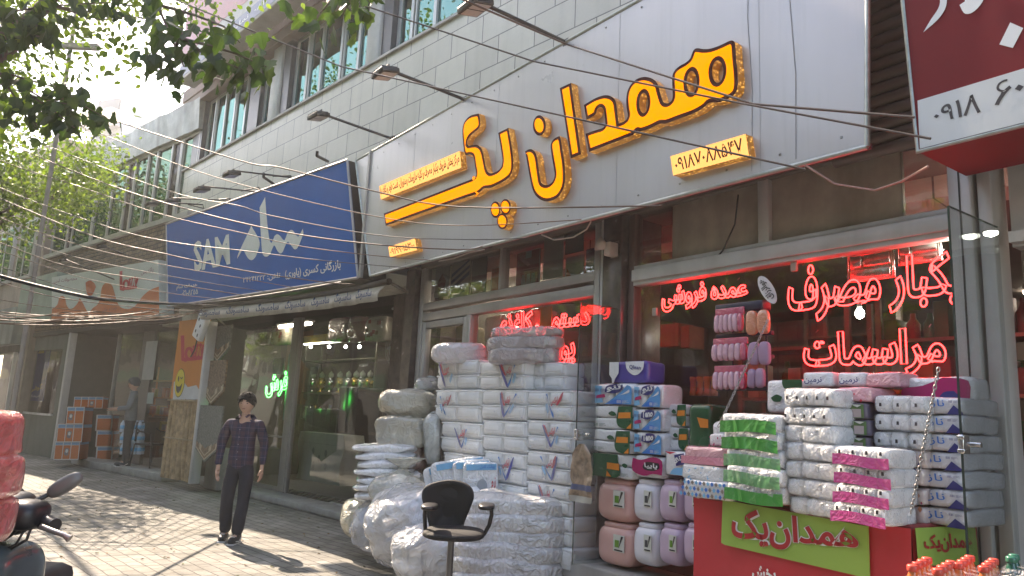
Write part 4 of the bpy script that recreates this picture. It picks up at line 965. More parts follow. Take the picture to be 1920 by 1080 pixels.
tree('leafy street tree standing before the pale green faded sign', -15.2, -4.7, 9.0, (0, .12, 1), 29, 3, 9000, ls=.09)
tree('leafy street tree far down the street at the left edge', -17.0, -4.8, 9.4, (0, .05, 1), 31, 3, 15000)
tree('leafy street tree behind the viewer seen in the window glass', 7.5, -9.0, 8.6, (0, .05, 1), 41, 3, 24000)
tree('leafy tree across the road mirrored in the shop glass', 1.0, -15.5, 10.0, (0, 0, 1), 47, 3, 16000, ls=.22)
tree('second leafy tree across the road mirrored in the upper windows', -7.0, -16.5, 10.5, (0, 0, 1), 53, 3, 16000, ls=.22)

for i, (u, y, rz, sc) in enumerate(((-15, -16, 1, 1), (-24, -15.8, 2, 1.1), (-33, -16.2, 3, .95), (-44, -15.9, 4, 1.1), (-56, -16, 5, 1), (8, -15.7, 2.5, 1.05), (14, -16.1, .6, 1), (22, -16, 4.1, 1.1), (-25, -5.0, 1.3, 1), (-34, -4.9, 2.3, 1.05))):
    src = bpy.data.objects[('street_tree.006', 'street_tree.007')[i % 2]]
    p = B.M @ Vector((u, y, 0)); p.z = -.1 if y < -10 else 0
    dup(src, Matrix.Translation(p) @ Matrix.Rotation(rz, 4, 'Z') @ Matrix.Scale(sc, 4), 'leafy tree of the far rows along the street, seen only mirrored in the glass')
def bough(label, start, twigs, seed, ls, cat='branch'):
    rg = random.Random(seed); t = thing('leafy_bough', label, cat, start, W); tb = MB(); lb = MB(); s = Vector(start)
    for tw in twigs:
        P = [Vector(p) for p in tw]; N = len(P)
        tb.tube(P, [.012*(1-.7*i/(N-1)) for i in range(N)], 5)
        for i in range(N-1):
            for k in range(11):
                f = rg.random(); p = P[i]*(1-f)+P[i+1]*f
                o = Vector((rg.gauss(0, .075), rg.gauss(0, .12), rg.gauss(-.03, .06)))
                leaf(lb, p+o, Vector((rg.uniform(-.7, .7), rg.uniform(-.7, .4), rg.uniform(-1.6, -.2))), ls*rg.uniform(.75, 1.3), rg, True)
    part(t, 'twig', tb, bark); part(t, 'leaves', lb, leaf_b)
def D(*pts): return [dep(x, y, d) for x, y, d in pts]
bough('dark hanging bough of large lobed leaves before the pink roof sign', dep(300, -60, 4.6), [D((250, -60, 4.6), (300, 20, 4.5), (330, 90, 4.4), (345, 125, 4.4)), D((300, 10, 4.5), (370, 30, 4.4), (420, 50, 4.3), (450, 80, 4.3)), D((330, 70, 4.4), (390, 85, 4.3), (440, 100, 4.3), (500, 125, 4.2)), D((350, 80, 4.4), (400, 110, 4.3), (455, 130, 4.2)), D((340, 60, 4.4), (320, 110, 4.5), (310, 135, 4.5))], 5, .098)
bough('dark leaf cluster hanging from the top edge over the upper windows', dep(640, -60, 4.0), [D((660, -70, 4.0), (630, -10, 4.0), (600, 25, 4.0)), D((650, -50, 4.0), (655, 0, 4.0), (640, 35, 4.0)), D((640, -40, 4.0), (680, -15, 4.0))], 8, .10)
bough('leafy bough drooping across the sky before the green-window parapet', dep(-60, 90, 6.5), [D((-60, 100, 6.5), (20, 150, 6.4), (90, 190, 6.3), (160, 200, 6.2), (205, 225, 6.2)), D((0, 140, 6.4), (40, 200, 6.4), (70, 235, 6.4)), D((60, 180, 6.3), (110, 215, 6.3), (140, 240, 6.3)), D((90, 190, 6.3), (150, 180, 6.2), (190, 190, 6.2)), D((20, 140, 6.4), (90, 160, 6.4), (140, 165, 6.3))], 9, .125)
bough('leafy bough across the top left corner against the white sky', dep(-60, -40, 6.0), [D((-60, 0, 6.0), (30, 20, 6.0), (110, 10, 6.0), (200, 5, 6.0), (290, 15, 6.0)), D((0, 20, 6.0), (40, 60, 6.0), (80, 70, 6.0)), D((-40, 10, 6.0), (0, 50, 6.0), (20, 90, 6.0)), D((80, 10, 6.0), (70, 45, 6.0), (55, 75, 6.0))], 10, .13)

# ------------------------------------------------------------ overhead cables
def cable(P, sag, r, label, kind='overhead cables along the street', name='overhead_cable', mat=None):
    pts = []
    for i in range(len(P)-1):
        a, b = P[i], P[i+1]; n = 14 if len(P) < 9 else 1
        for k in range(n+(i == len(P)-2)):
            f = k/n; p = a*(1-f)+b*f; p = p.copy(); p.z -= sag*4*f*(1-f); pts.append(p)
    mb = MB(); mb.tube(pts, r, 5); return solo(name, label, 'cable', mb, mat or cable_m, tuple(P[0]), W, kind)
def AW(x, y, o): return A.M @ A.q(x, y, o)
cable([dep(230, -40, 5.6), dep(640, 125, 5.0), AW(1510, 318, .9)], .0, .006, 'cable from the top left over the window post to the long sign bottom')
cable([dep(560, -30, 4.6), AW(1000, 115, 1.3), AW(1370, 190, .9), AW(1745, 260, .8)], .0, .006, 'thin cable crossing the tall yellow letters to the red sign edge')
cable([dep(800, -30, 3.6), AW(1060, 82, .9), AW(1413, 195, .8), AW(1715, 220, .7)], .0, .007, 'upper cable running from the top lamp to the shutter gap')
# bundle sweeping in from the left
def spline(P, n=5):
    out = []; N = len(P)
    for i in range(N-1):
        p0, p1, p2, p3 = P[max(i-1, 0)], P[i], P[i+1], P[min(i+2, N-1)]
        for k in range(n): t = k/n; out.append(.5*((2*p1)+(p2-p0)*t+(2*p0-5*p1+4*p2-p3)*t*t+(3*p1-p0-3*p2+p3)*t*t*t))
    return out+[P[-1]]
cc = [pm('cable_warm_%d' % i, c, .45, 0, .25, 30) for i, c in enumerate(((.12, .075, .05), (.17, .10, .065), (.06, .05, .045)))]
paths = [[(-160, 75), (0, 158), (184, 216), (445, 300), (525, 314), (700, 358), (860, 388), (1240, 386)], [(-160, 95), (0, 175), (237, 270), (349, 314), (481, 354), (700, 405), (860, 423), (1090, 412)],
 [(-160, 150), (0, 236), (300, 353), (445, 385), (507, 404), (700, 440), (860, 449), (985, 447)], [(-160, 180), (0, 262), (200, 345), (365, 396), (538, 436), (700, 458), (860, 468), (905, 462)], [(-160, 220), (0, 300), (150, 350), (300, 401), (455, 437), (559, 461), (700, 479), (807, 488)],
 [(-160, 270), (0, 352), (207, 427), (330, 455), (455, 470), (600, 488), (700, 497), (762, 502)], [(-160, 300), (0, 372), (178, 444), (300, 474), (455, 507), (600, 528), (665, 533)], [(-160, 340), (0, 408), (150, 460), (300, 495), (455, 522), (560, 541)],
 [(-160, 362), (0, 432), (120, 476), (250, 505), (400, 532), (520, 550)], [(-160, 395), (0, 455), (130, 500), (300, 528), (470, 556)], [(-160, 415), (0, 470), (160, 522), (320, 550), (440, 564)], [(-160, 450), (0, 500), (150, 545), (300, 566), (420, 573)], [(-160, 485), (0, 530), (120, 560), (300, 580), (390, 583)], [(-160, 530), (0, 562), (100, 577), (250, 592), (335, 590)], [(-160, 575), (0, 592), (90, 600), (200, 605), (300, 598)]]
for i, L in enumerate(paths):
    x, y = L[-1]; e = AW(x, y, .6) if x > 690 else B.M @ B.q(x, y, .55) if x > 340 else C.M @ C.q(x, y, .5)
    d0 = 8.6+.05*i; P = []
    for k, (x, y) in enumerate(L[:-1]):
        f = (x+160)/(L[-1][0]+160); P.append(dep(x, y, d0*(1-f)+e.y*f))
    cable(spline(P+[e]), 0, .0046 if i % 3 else .0068, 'overhead cable of the sagging bundle crossing from the left before the signs', 'sagging cable bundle', mat=cc[i % 3])
for i in range(9):
    m0 = dep(-40, 600-rnd.uniform(-6, 40), 9.5); a = dep(120+20*i, 590+rnd.uniform(-8, 14), 9.2+.1*i); b = C.M @ C.q(250+18*i, 583+rnd.uniform(-3, 3), .5)
    cable([m0, a, b], .05, .007, 'overhead cable of the low sunlit bundle before the orange sign', 'low cable bundle', mat=cc[1])
cable([dep(-60, 500, 7.5), dep(180, 560, 7.8), B.M @ B.q(372, 570, .6), B.M @ B.q(640, 530, .6)], .02, .02, 'thick black cable sagging in front of the orange sign and blue sign', mat=black_p)
# loose wires on the big sign
cable([AW(1510, 310, .5), AW(1565, 345, .45), AW(1640, 357, .45), AW(1690, 340, .5), AW(1740, 312, .6)], .0, .006, 'pinkish wire hanging in a loop between the white and red signs', 'loose wires', 'loose_wire', pm('pink_wire', (.40, .22, .18), .5))
cable([AW(1015, 440, .45), AW(1040, 450, .4), AW(1075, 445, .4), AW(1100, 430, .4), AW(1108, 415, .46)], .0, .006, 'pale wire looping below the middle of the white sign', 'loose wires', 'loose_wire', pm('pale_wire', (.50, .42, .36), .5))
cable([AW(823, 490, .46), AW(850, 485, .42), AW(880, 474, .45), AW(908, 468, .47)], .0, .006, 'pale wire hanging under the left part of the white sign', 'loose wires', 'loose_wire', pm('pale_wire', (.50, .42, .36), .5))
cable([A.M @ A.q(1384, 365, .06), A.M @ A.q(1378, 420, .06), A.M @ A.q(1355, 470, .06), A.M @ A.q(1335, 492, .06)], .0, .006, 'dark wire drooping down the left beige panel', 'loose wires', 'loose_wire', darkmet)
p0 = dep(86, 380, 12.6); mb = MB(); mb.cyl((p0.x, p0.y, 0), (p0.x, p0.y, 9.0), .04, .035, 10); mb.box(p0.x-.5, p0.x+.5, p0.y-.05, p0.y+.05, 7.6, 7.7)
for p in (): pass
solo('utility_pole', 'slim weathered pole with a dark cable running down it at the far left', 'pole', mb, pm('pole_grey', (.36, .31, .27), .7, stain=.3), (p0.x, p0.y, 0), W)
# ------------------------------------------------------------ goods outside the lit-sign shop
foam = pm('white_foam', (.84, .84, .84), .55, 0, .05, 20, bump=.15, bscale=60)
clear = film('clear_film', (.76, .77, .78), .7, .7, 6)
clearbig = film('clear_big_bag', (.86, .87, .90), .55, .8, 4.5)
whitebag = film('white_bag_film', (.86, .86, .88), 1, .7, 8)
beigebag = film('beige_bag_film', (.58, .55, .47), .8, .7, 5)
greybag = film('grey_bag_film', (.52, .55, .54), .9, .6, 8)
paperw = film('white_tissue_wrap', (.76, .76, .78), 1, .35, 14)
blue_p = pm('blue_print', (.03, .16, .52), .4, var=.1); red2 = pm('red_print', (.55, .03, .05), .4, var=.1); navy = pm('deep_navy_print', (.03, .03, .16), .4)
lblue = pm('light_blue_print', (.16, .42, .66), .4, var=.15); dgreen = pm('dark_green_wrap', (.012, .09, .04), .25, var=.2, coat=.5); orange2 = pm('bright_orange_print', (.72, .23, .03), .35)
mag = pm('magenta_print', (.42, .015, .12), .3, var=.1, coat=.4); pinkst = film('hot_pink_wrap', (.62, .07, .27), 1, .35, 12); palep = film('pale_pink_wrap', (.72, .36, .40), 1, .35, 12)
blk = pm('black_print', (.02, .016, .02), .5); greenw = film('green_wrap', (.035, .27, .04), 1, .35, 5, .16); greenc = film('green_clear_wrap', (.10, .34, .12), .85, .4, 5, .16)
violet = pm('violet_wrap', (.07, .05, .30), .3, coat=.4); clrroll = film('clear_roll_wrap', (.73, .75, .78), .85, .8, 11)
def R_(x0, y0, x1, y1, out, fr=A):
    ym = (y0+y1)/2; xm = (x0+x1)/2
    return fr.q(x0, ym, out).x, fr.q(x1, ym, out).x, fr.q(xm, y1, out).z, fr.q(xm, y0, out).z
def pq(u0, u1, y, z0, z1, a0, a1, b0, b1):
    f = quad_map(rectq(u0, u1, y, z0, z1)); return [f(a0, b1), f(a1, b1), f(a1, b0), f(a0, b0)]
def micro(mb, u0, u1, y, z0, z1, a, b, m):
    # small print: a bar code and a few lines
    f = quad_map(rectq(u0, u1, y, z0, z1)); q = lambda a0, a1, b0, b1: mb.add([f(a0, b1), f(a1, b1), f(a1, b0), f(a0, b0)], [(3, 2, 1, 0)], m)
    for k in range(6): q(a+k*.018, a+k*.018+(.011 if k % 2 else .006), b, b+.13)
    for k in range(4): q(a+.13, a+.13+(.16, .12, .18, .09)[k], b+.10-k*.035, b+.112-k*.035)
def blob(mb, u0, u1, y, z0, z1, L, m, lift=.004, n=3):
    f = quad_map(rectq(u0, u1, y-lift, z0, z1)); P = [f(a, b) for a, b in (smooth_loop(L, n, 70) if n > 1 else L)]
    o = [(p.x, p.z) for p in P]
    if area(o) < 0: o.reverse()
    mb.prism(o, y-lift, y-lift, (), m)
def foampack(label, px, out, cols, rows, seed, printed=1, back=.33, txt='لوکس'):
    u0, u1, z0, z1 = R_(*px, out); y = -out; rg = random.Random(seed)
    t = thing('foam_container_pack', label, 'container pack', ((u0+u1)/2, y, z0), A, 'wrapped packs of white foam containers')
    mb = MB(); w_ = (u1-u0)/cols; h_ = (z1-z0)/rows
    for i in range(cols):
        for j in range(rows):
            a0 = u0+i*w_; b0 = z0+j*h_; e = .006
            mb.box(a0+e*.3, a0+w_-e*.3, y+.015, y+back, b0+.001, b0+h_-.001, 0, .018)
            mb.box(a0+w_*.07, a0+w_*.93, y-.004, y+.03, b0+h_*.14, b0+h_*.86, 0, .012)
            mb.box(a0+w_*.14, a0+w_*.86, y-.010, y+.03, b0+h_*.3, b0+h_*.74, 0, .008)
            mb.box(a0+.002, a0+w_-.002, y-.002, y+.05, b0+h_*.86, b0+h_*.97, 0, .005)
    part(t, 'container', mb, foam)
    mb = MB(); c = Vector(((u0+u1)/2, y+back/2, (z0+z1)/2))
    mb.pillow(c, ((u1-u0)/2+.014, back/2+.018, (z1-z0)/2+.008), 9, 12, .010, 6, seed); part(t, 'film', mb, film('clear_pack_film', (.78, .79, .81), .2, .5, 4))
    if printed:
        mb = MB(); cx = rg.uniform(.5, .7) if printed == 1 else rg.uniform(.25, .4); yy = y-.012; kk = rg.uniform(.72, 1.08); fx = rg.choice((-1, 1)); sk = rg.uniform(-.25, .25)
        def bl(L, m): blob(mb, u0, u1, yy, z0, z1, L, m)
        s = (z1-z0)/(u1-u0)
        def sh(L): return [(cx+(a*kk*fx+b*sk)*s, .5+b*kk) for a, b in L]
        pick = rg.sample(range(4), 3)
        if 0 in pick: bl(sh([(-.5, .35), (-.42, .38), (-.28, .05), (-.1, -.28), (.06, -.44), (.03, -.3), (-.16, -.1), (-.38, .22)]), 0)
        if 1 in pick: bl(sh([(.5, .42), (.4, .36), (.25, .1), (.06, -.26), (.0, -.44), (.14, -.36), (.34, .0)]), 1)
        if 2 in pick: bl(sh([(.42, .44), (.3, .36), (.12, .0), (.2, .0), (.36, .2)]), 2)
        bl(sh([(-.46, .0), (-.35, .05), (-.22, -.2), (-.3, -.3)]), 3)
        for k in range(46):
            a = rg.gauss(0, .6); b = rg.uniform(-.4, .4); r = rg.uniform(.006, .028); bl([(cx+a*s*.8, .5+b), (cx+a*s*.8+r*s*2, .5+b+r*.6), (cx+a*s*.8+r*s, .5+b-r)], rg.choice((0, 1, 3, 3)))
        f = quad_map(rectq(u0, u1, yy-.004, z0, z1)); put_text(mb, txt, [f(cx-.16*s, .74), f(cx+.2*s, .80), f(cx+.2*s, .52), f(cx-.16*s, .46)], 2, .03, .002)
        part(t, 'print', mb, [pm('soft_blue_print', (.07, .22, .56), .5), pm('soft_navy_print', (.10, .10, .34), .5), pm('soft_red_print', (.58, .07, .10), .5), pm('pale_blue_print', (.30, .50, .72), .5)])
    return t
foampack('foam container pack at the upper left of the white stack, below the left clear bag', (819, 676, 897, 729), .36, 2, 2, 1, 2, txt='عدد')
foampack('foam container pack with a red word, at the top under the wide clear bag', (899, 677, 982, 730), .36, 2, 2, 2)
foampack('dim foam container pack tinted red by the neon beside it', (983, 680, 1058, 731), .24, 2, 2, 3, 0, .22)
foampack('foam container pack bulging at the left end of the second layer', (815, 730, 900, 791), .37, 2, 2, 4, 2)
foampack('foam container pack in the middle of the second layer with a blue ribbon mark', (902, 731, 985, 787), .36, 2, 2, 5)
foampack('foam container pack at the right end of the second layer by the glass door', (987, 732, 1072, 787), .34, 2, 2, 6)
foampack('foam container pack at the left end of the third layer', (826, 792, 902, 850), .37, 2, 2, 7, 1)
foampack('foam container pack in the middle of the third layer', (904, 789, 985, 847), .36, 2, 2, 8, 0)
foampack('foam container pack at the right end of the third layer with a red word', (987, 789, 1072, 846), .34, 2, 2, 9)
foampack('foam container pack at the left end of the fourth layer behind the blue-striped packs', (830, 851, 904, 910), .37, 2, 2, 10, 0)
foampack('foam container pack in the middle of the fourth layer, right of the striped packs', (906, 848, 984, 906), .36, 2, 2, 11, 1)
foampack('foam container pack at the right end of the fourth layer', (986, 848, 1068, 905), .34, 2, 2, 12)
foampack('foam container pack in the fifth layer just above the bag pile', (906, 907, 984, 962), .36, 2, 2, 13, 0)
foampack('foam container pack at the right end of the fifth layer beside the door edge', (986, 907, 1068, 962), .34, 2, 2, 14, 1)
foampack('foam container pack at the right of the sixth layer half behind the bag pile', (986, 963, 1072, 1018), .34, 2, 2, 15, 0)
foampack('lowest foam container pack in shadow beside the shop threshold', (986, 1020, 1074, 1066), .36, 2, 1, 16, 0)
G1 = 'plastic bags heaped at the left of the shop'
# soft bags (sizes in metres from the place they take)
def bag(name, label, x0, y0, x1, y1, Y, sy, mat, seed, k=3, amp=.03, fq=3, cat='bag', group=None, ears=0, rot=0, extra=None, n=26, rg=None, fill=None):
    c = dep((x0+x1)/2, (y0+y1)/2, Y); sx = (x1-x0)/2*Y/FPX; sz = (y1-y0)/2*Y/FPX
    mb = MB(); T = Matrix.Translation(c) @ Matrix.Rotation(R(-2.7+rot), 4, 'Y')
    mb.pillow((0, 0, 0), (sx, sy, sz), k, n, amp, fq, seed, 0, T, ears=ears, rg=(.009 if group == G1 else .004) if rg is None else rg)
    if extra: extra(mb, T, sx, sy, sz)
    if not (fill and sx > .12): return solo(name, label, cat, mb, mat, (c.x, c.y, c.z-sz), W, group)
    t = thing(name, label, cat, (c.x, c.y, c.z-sz), W, group); r = random.Random(seed); cb = MB(); part(t, 'film', mb, mat)
    for k in range(int(26*min(1.6, sx*sz/.05))):
        p = Vector((r.uniform(-.74, .74)*sx, r.uniform(-.8, .3)*sy, r.uniform(-.78, .74)*sz))
        if (p.x/sx)**2+(p.y/sy)**2+(p.z/sz)**2 > .66: continue
        M_ = T @ Matrix.Translation(p) @ Matrix.Rotation(r.uniform(-.5, .5), 4, 'X') @ Matrix.Rotation(r.uniform(-.6, .6), 4, 'Y') @ Matrix.Rotation(r.uniform(-.8, .8), 4, 'Z')
        cb.box(-.075, .075, -.055, .055, -.018, .018, 0, .012, M_); cb.box(-.08, .08, -.06, .06, .014, .022, 0, .006, M_)
    part(t, 'contents', cb, fill); return t
bag('clear_bag', 'flat clear bag of foam trays at the top left of the white stack', 810, 645, 914, 683, 7.0, .2, clear, 1, 4, .015, 4, n=20)
for i, (y0, y1, x0, x1) in enumerate(((618, 636, 922, 1055), (634, 658, 914, 1058), (655, 682, 916, 1050))):
    bag('clear_bag', ('topmost thin clear bag of trays with a pointed right corner, glowing red', 'middle clear bag of trays in the pile glowing red under the neon word', 'lowest clear bag of the pile glowing red at the top of the white stack')[i], x0, y0-2, x1, y1+3, 6.3, .24, film('tray_film', (.66, .62, .62), .8, .8, 12), 3+i, 5, .014, 6, ears=.3 if i == 0 else 0, n=16)
bag('plastic_bag', 'loose beige plastic bag slumped on top of the left heap', 714, 728, 818, 785, 7.6, .3, beigebag, 11, 2.4, .05, 3, group=G1)
bag('plastic_bag', 'small grey plastic bag tucked against the shop post', 776, 708, 822, 745, 7.7, .2, greybag, 12, 2.4, .04, 4, group=G1)
bag('plastic_bag', 'square clear-wrapped beige bundle below the loose beige bag', 712, 782, 806, 838, 7.5, .28, beigebag, 13, 7, .02, 5, group=G1)
bag('plastic_bag', 'tall narrow grey-green bag standing upright beside the foam stack', 797, 775, 833, 872, 7.3, .22, greybag, 14, 3, .03, 3, group=G1)
bag('plastic_bag', 'brownish bundle half hidden under the beige bundle', 730, 834, 800, 880, 7.55, .25, film('brown_bundle', (.45, .30, .26), .9, .6, 8), 15, 5, .02, 4, group=G1)
for i in range(7):
    y0 = 831+i*14.5
    bag('folded_bag', 'white flat bag in the stack with torn pointed ends, number %s from its top' % ('one', 'two', 'three', 'four', 'five', 'six', 'seven')[i], 668+((i*7) % 5)*1.5, y0, 782-((i*5) % 4)*2, y0+19, 7.35-.03*i, .24, whitebag, 20+i, 3.2, .014, 5, ears=.55, group='flat white bags stacked at the left', n=18)
def knot(mb, T, sx, sy, sz):
    pr = [(.9*sx, -.1), (.5*sx, sz*.75), (.16*sx, sz*1.02), (.13*sx, sz*1.15), (.38*sx, sz*1.35), (.62*sx, sz*1.55), (.3*sx, sz*1.6)]
    n = 20; vs = []
    for r, z in pr:
        for k in range(n):
            a = 2*math.pi*k/n; q = r*(1+.22*math.sin(a*5+z*9)); vs.append(T @ Vector((q*math.cos(a)+.25*sx*max(0, z/sz-1), q*math.sin(a)*.8, z)))
    mb.add(vs, [(i*n+k, i*n+(k+1) % n, (i+1)*n+(k+1) % n, (i+1)*n+k) for i in range(len(pr)-1) for k in range(n)], 0, True)
bag('knotted_bag', 'beige clear bag tied in a knot at its neck, leaning on the flat white bags', 698, 885, 806, 965, 6.95, .3, film('knotted_film', (.70, .69, .60), .6, .8, 6), 31, 2.6, .05, 4, group=G1, extra=knot, fill=paperw)
bag('plastic_bag', 'small crumpled white bag at the far left foot of the heap', 640, 938, 704, 1003, 7.7, .22, film('yellowish_film', (.76, .74, .62), .85, .8, 6), 32, 2.5, .04, 5, group=G1)
bag('plastic_bag', 'bluish crumpled clear bag at the foot of the heap on the paving', 664, 945, 752, 1030, 7.1, .25, film('bluish_film', (.70, .76, .88), .5, .8, 6), 33, 2.6, .05, 5, group=G1, fill=foam)
bag('plastic_bag', 'very large clear bag of white goods spread left of the office chair', 696, 918, 862, 1062, 6.45, .38, clearbig, 34, 2.7, .05, 3.2, group=G1, n=36, fill=foam)
bag('plastic_bag', 'large crumpled clear bag on the paving under the office chair', 735, 985, 880, 1085, 6.05, .3, clearbig, 35, 2.7, .05, 3.5, group=G1, n=32, fill=foam)
bag('plastic_bag', 'white bag of goods peeping out behind the chair back', 840, 918, 960, 985, 6.1, .3, clearbig, 36, 2.8, .045, 4, group=G1, n=24, fill=foam)
for i, (x0, y0, x1, y1) in enumerate(((868, 926, 1066, 972), (862, 955, 1078, 1000), (858, 984, 1062, 1026), (852, 1008, 1056, 1052), (850, 1036, 1054, 1080), (848, 1064, 1050, 1112))):
    bag('tray_bag', 'long soft white bag in the layered pile right of the chair, %s' % ('topmost and speckled', 'second from the top', 'third from the top', 'fourth from the top', 'fifth from the top', 'lowest one')[i], x0, y0, x1, y1, 5.92-.03*i, .25, film('dotted_white_film', (.84, .82, .81), .97, .8, 7), 41+i, 3.6, .022, 3, group='layered soft white bags', ears=.15, rot=3, n=24)
# blue-striped packs fanned out behind the chair
for i, (x0, y0, x1, y1, rot) in enumerate(((800, 866, 905, 935, -14), (812, 862, 915, 935, -9), (850, 864, 922, 935, -4), (868, 868, 934, 938, -1))):
    Y = 6.55-.07*i; c = dep((x0+x1)/2, (y0+y1)/2, Y); sx = (x1-x0)/2*Y/FPX; sz = (y1-y0)/2*Y/FPX
    T = Matrix.Translation(c) @ Matrix.Rotation(R(-2.7+rot), 4, 'Y'); mb = MB(); mb.pillow((0, 0, 0), (sx, .05, sz), 8, 10, .008, 6, i, 0, T)
    f = quad_map([T @ Vector(p) for p in ((-sx, -.058, sz), (sx, -.058, sz), (sx, -.058, -sz), (-sx, -.058, -sz))])
    mb.add([f(.12, .80), f(.95, .80), f(.95, .95), f(.12, .95)], [(0, 1, 2, 3)], 1)
    put_text(mb, 'پوشک کامل', [f(.5, .93), f(.9, .93), f(.9, .82), f(.5, .82)], 2, .02, .003)
    if i == 3:
        for a in ellipse(0, 0, 1, 1, 1): pass
        mb.add([f(.55+.14*math.cos(k*.3927), .4+.18*math.sin(k*.3927))+Vector((0, -.002, 0)) for k in range(16)], [tuple(range(16))], 3); put_text(mb, 'نرم', [f(.8, .62), f(.92, .62), f(.92, .2), f(.8, .2)], 4, .02, .003)
    solo('striped_pack', ('white pack with a blue top stripe, leaning furthest left behind the chair', 'white pack with a blue top stripe, second in the leaning fan', 'white pack with a blue top stripe, third in the leaning fan', 'white pack with a blue stripe and a grey oval picture, front of the fan')[i], 'pack', mb, [whitebag, lblue, blue_p, pm('grey_picture', (.35, .38, .42), .4), red2], (c.x, c.y, c.z-sz), W, 'blue-striped packs behind the chair')

# ------------------------------------------------------------ columns of paper packs and jugs
def roundpack(u0, u1, y, z0, z1, back, seed=0, k=9, amp=.006):
    mb = MB(); mb.pillow(((u0+u1)/2, y+back/2, (z0+z1)/2), ((u1-u0)/2, back/2, (z1-z0)/2-.0005), k, 10, amp, 6, seed); return mb
GP = 'paper packs stacked above the jugs'
def jit(o, seed):
    r = random.Random(seed*13+5); o.matrix_world = o.matrix_world @ Matrix.Translation((r.uniform(-.009, .009), r.uniform(-.012, .006), 0)) @ Matrix.Rotation(R(r.uniform(-2.2, 2.2)), 4, 'Z') @ Matrix.Rotation(R(r.uniform(-.8, .8)), 4, 'Y'); return o
def pack_green(label, px, out, flip, seed):
    u0, u1, z0, z1 = R_(*px, out); y = -out; mb = MB(); zm = (z0+z1)/2
    mb.pillow(((u0+u1)/2, y+.12, (z0+zm)/2), ((u1-u0)/2, .12, (zm-z0)/2), 8, 10, .006, 7, seed, 0); mb.pillow(((u0+u1)/2, y+.12, (zm+z1)/2), ((u1-u0)/2, .12, (z1-zm)/2), 8, 10, .006, 7, seed+3, 0)
    yy = y-.006
    g = [(.66, .95), (1.0, .97), (1.0, .03), (.86, .03), (.68, .12), (.62, .35), (.64, .7)]
    fl = (lambda L: [(1-a, b) for a, b in L]) if flip else (lambda L: L)
    if flip: g = [(.35, .96), (1, .97), (1, .04), (.45, .03), (.3, .15), (.28, .4), (.34, .7)]
    blob(mb, u0, u1, yy, z0, z1, fl(g), 1)
    blob(mb, u0, u1, yy, z0, z1, fl([(.68, .7), (.96, .72), (.96, .48), (.66, .46)] if not flip else [(.3, .6), (.62, .62), (.62, .36), (.3, .34)]), 2, .007, 1)
    blob(mb, u0, u1, yy, z0, z1, fl([(.86, .05), (.98, .28), (.98, .05)] if not flip else [(.5, .06), (.64, .06), (.62, .3)]), 2, .007, 1)
    blob(mb, u0, u1, yy, z0, z1, fl([(.42, .68), (.5, .76), (.58, .7), (.62, .58), (.52, .56), (.45, .6)]if not flip else [(.1, .58), (.18, .64), (.24, .58), (.2, .48), (.13, .46)]), 1)
    micro(mb, u0, u1, y-.013, z0, z1, .06 if not flip else .62, .12, 1)
    return jit(solo('paper_pack', label, 'paper pack', mb, [paperw, dgreen, orange2], None, A, GP), seed)
pack_green('white paper pack with a large green left panel, just above the peach jugs', (1115, 850, 1188, 897), .3, True, 1)
pack_green('white paper pack with a green right corner, second from the bottom of the left column', (1113, 805, 1187, 850), .3, False, 2)
pack_green('white paper pack with a green right corner, under the blue left pack', (1113, 760, 1187, 805), .3, False, 3)
pack_green('white paper pack with green and orange, upper one right of the blue column', (1244, 757, 1292, 800), .22, False, 4)
pack_green('white paper pack with green and orange, lower one right of the blue column', (1244, 801, 1292, 845), .22, False, 5)
u0, u1, z0, z1 = R_(1290, 758, 1332, 846, .24); mb = roundpack(u0, u1, -.24, z0, z1, .2, 5); mb.m = [1]*len(mb.m)
blob(mb, u0, u1, -.246, z0, z1, [(.45, .72), (.95, .68), (.95, .5), (.6, .5)], 2, .004, 1); solo('paper_pack', 'large dark green pack with an orange label near the hanging chain', 'paper pack', mb, [paperw, dgreen, orange2], None, A, GP)
def pack_blue(label, px, out, word, seed, bot=None):
    u0, u1, z0, z1 = R_(*px, out); y = -out; mb = MB(); w_ = (u1-u0)/2
    for i in range(2): mb.pillow((u0+w_*(i+.5), y+.11, (z0+z1)/2), (w_/2+.004, .11, (z1-z0)/2), 6, 9, .004, 7, seed+i, 0)
    yy = y-.006
    blob(mb, u0, u1, yy, z0, z1, [(.04, .9), (.22, .86), (.2, .5), (.26, .12), (.04, .08)], 1)
    blob(mb, u0, u1, yy, z0, z1, [(.3, .05), (.97, .05), (.97, .75), (.86, .9), (.72, .62), (.5, .3)], 2)
    blob(mb, u0, u1, yy, z0, z1, [(.35, .05), (.75, .05), (.8, .22), (.6, .28)], 3, .006)
    blob(mb, u0, u1, yy, z0, z1, [(.6, .42), (.9, .55), (.92, .7), (.75, .5)], 0, .006)
    blob(mb, u0, u1, yy, z0, z1, [(.3, .58), (.35, .86), (.6, .95), (.76, .9), (.74, .68), (.55, .52)], 4, .007)
    blob(mb, u0, u1, yy, z0, z1, [(.08, .3), (.1, .44), (.3, .5), (.32, .36)], 5, .007)
    f = quad_map(rectq(u0, u1, yy-.008, z0, z1)); put_text(mb, word, [f(.34, .9), f(.74, .94), f(.72, .64), f(.36, .58)], 0, .04, .002)
    micro(mb, u0, u1, y-.015, z0, z1, .62, .1, 0); micro(mb, u0, u1, y-.013, z0, z1, .05, .62, 4)
    return solo('paper_pack', label, 'paper pack', mb, [paperw, lblue, pm('mid_blue_print', (.07, .27, .55), .35, var=.25, scale=9), blue_p, navy, mag], None, A, GP)
pack_blue('blue and white tissue pack at the upper left, below the violet pack', (1115, 718, 1188, 760), .3, 'تنو', 1)
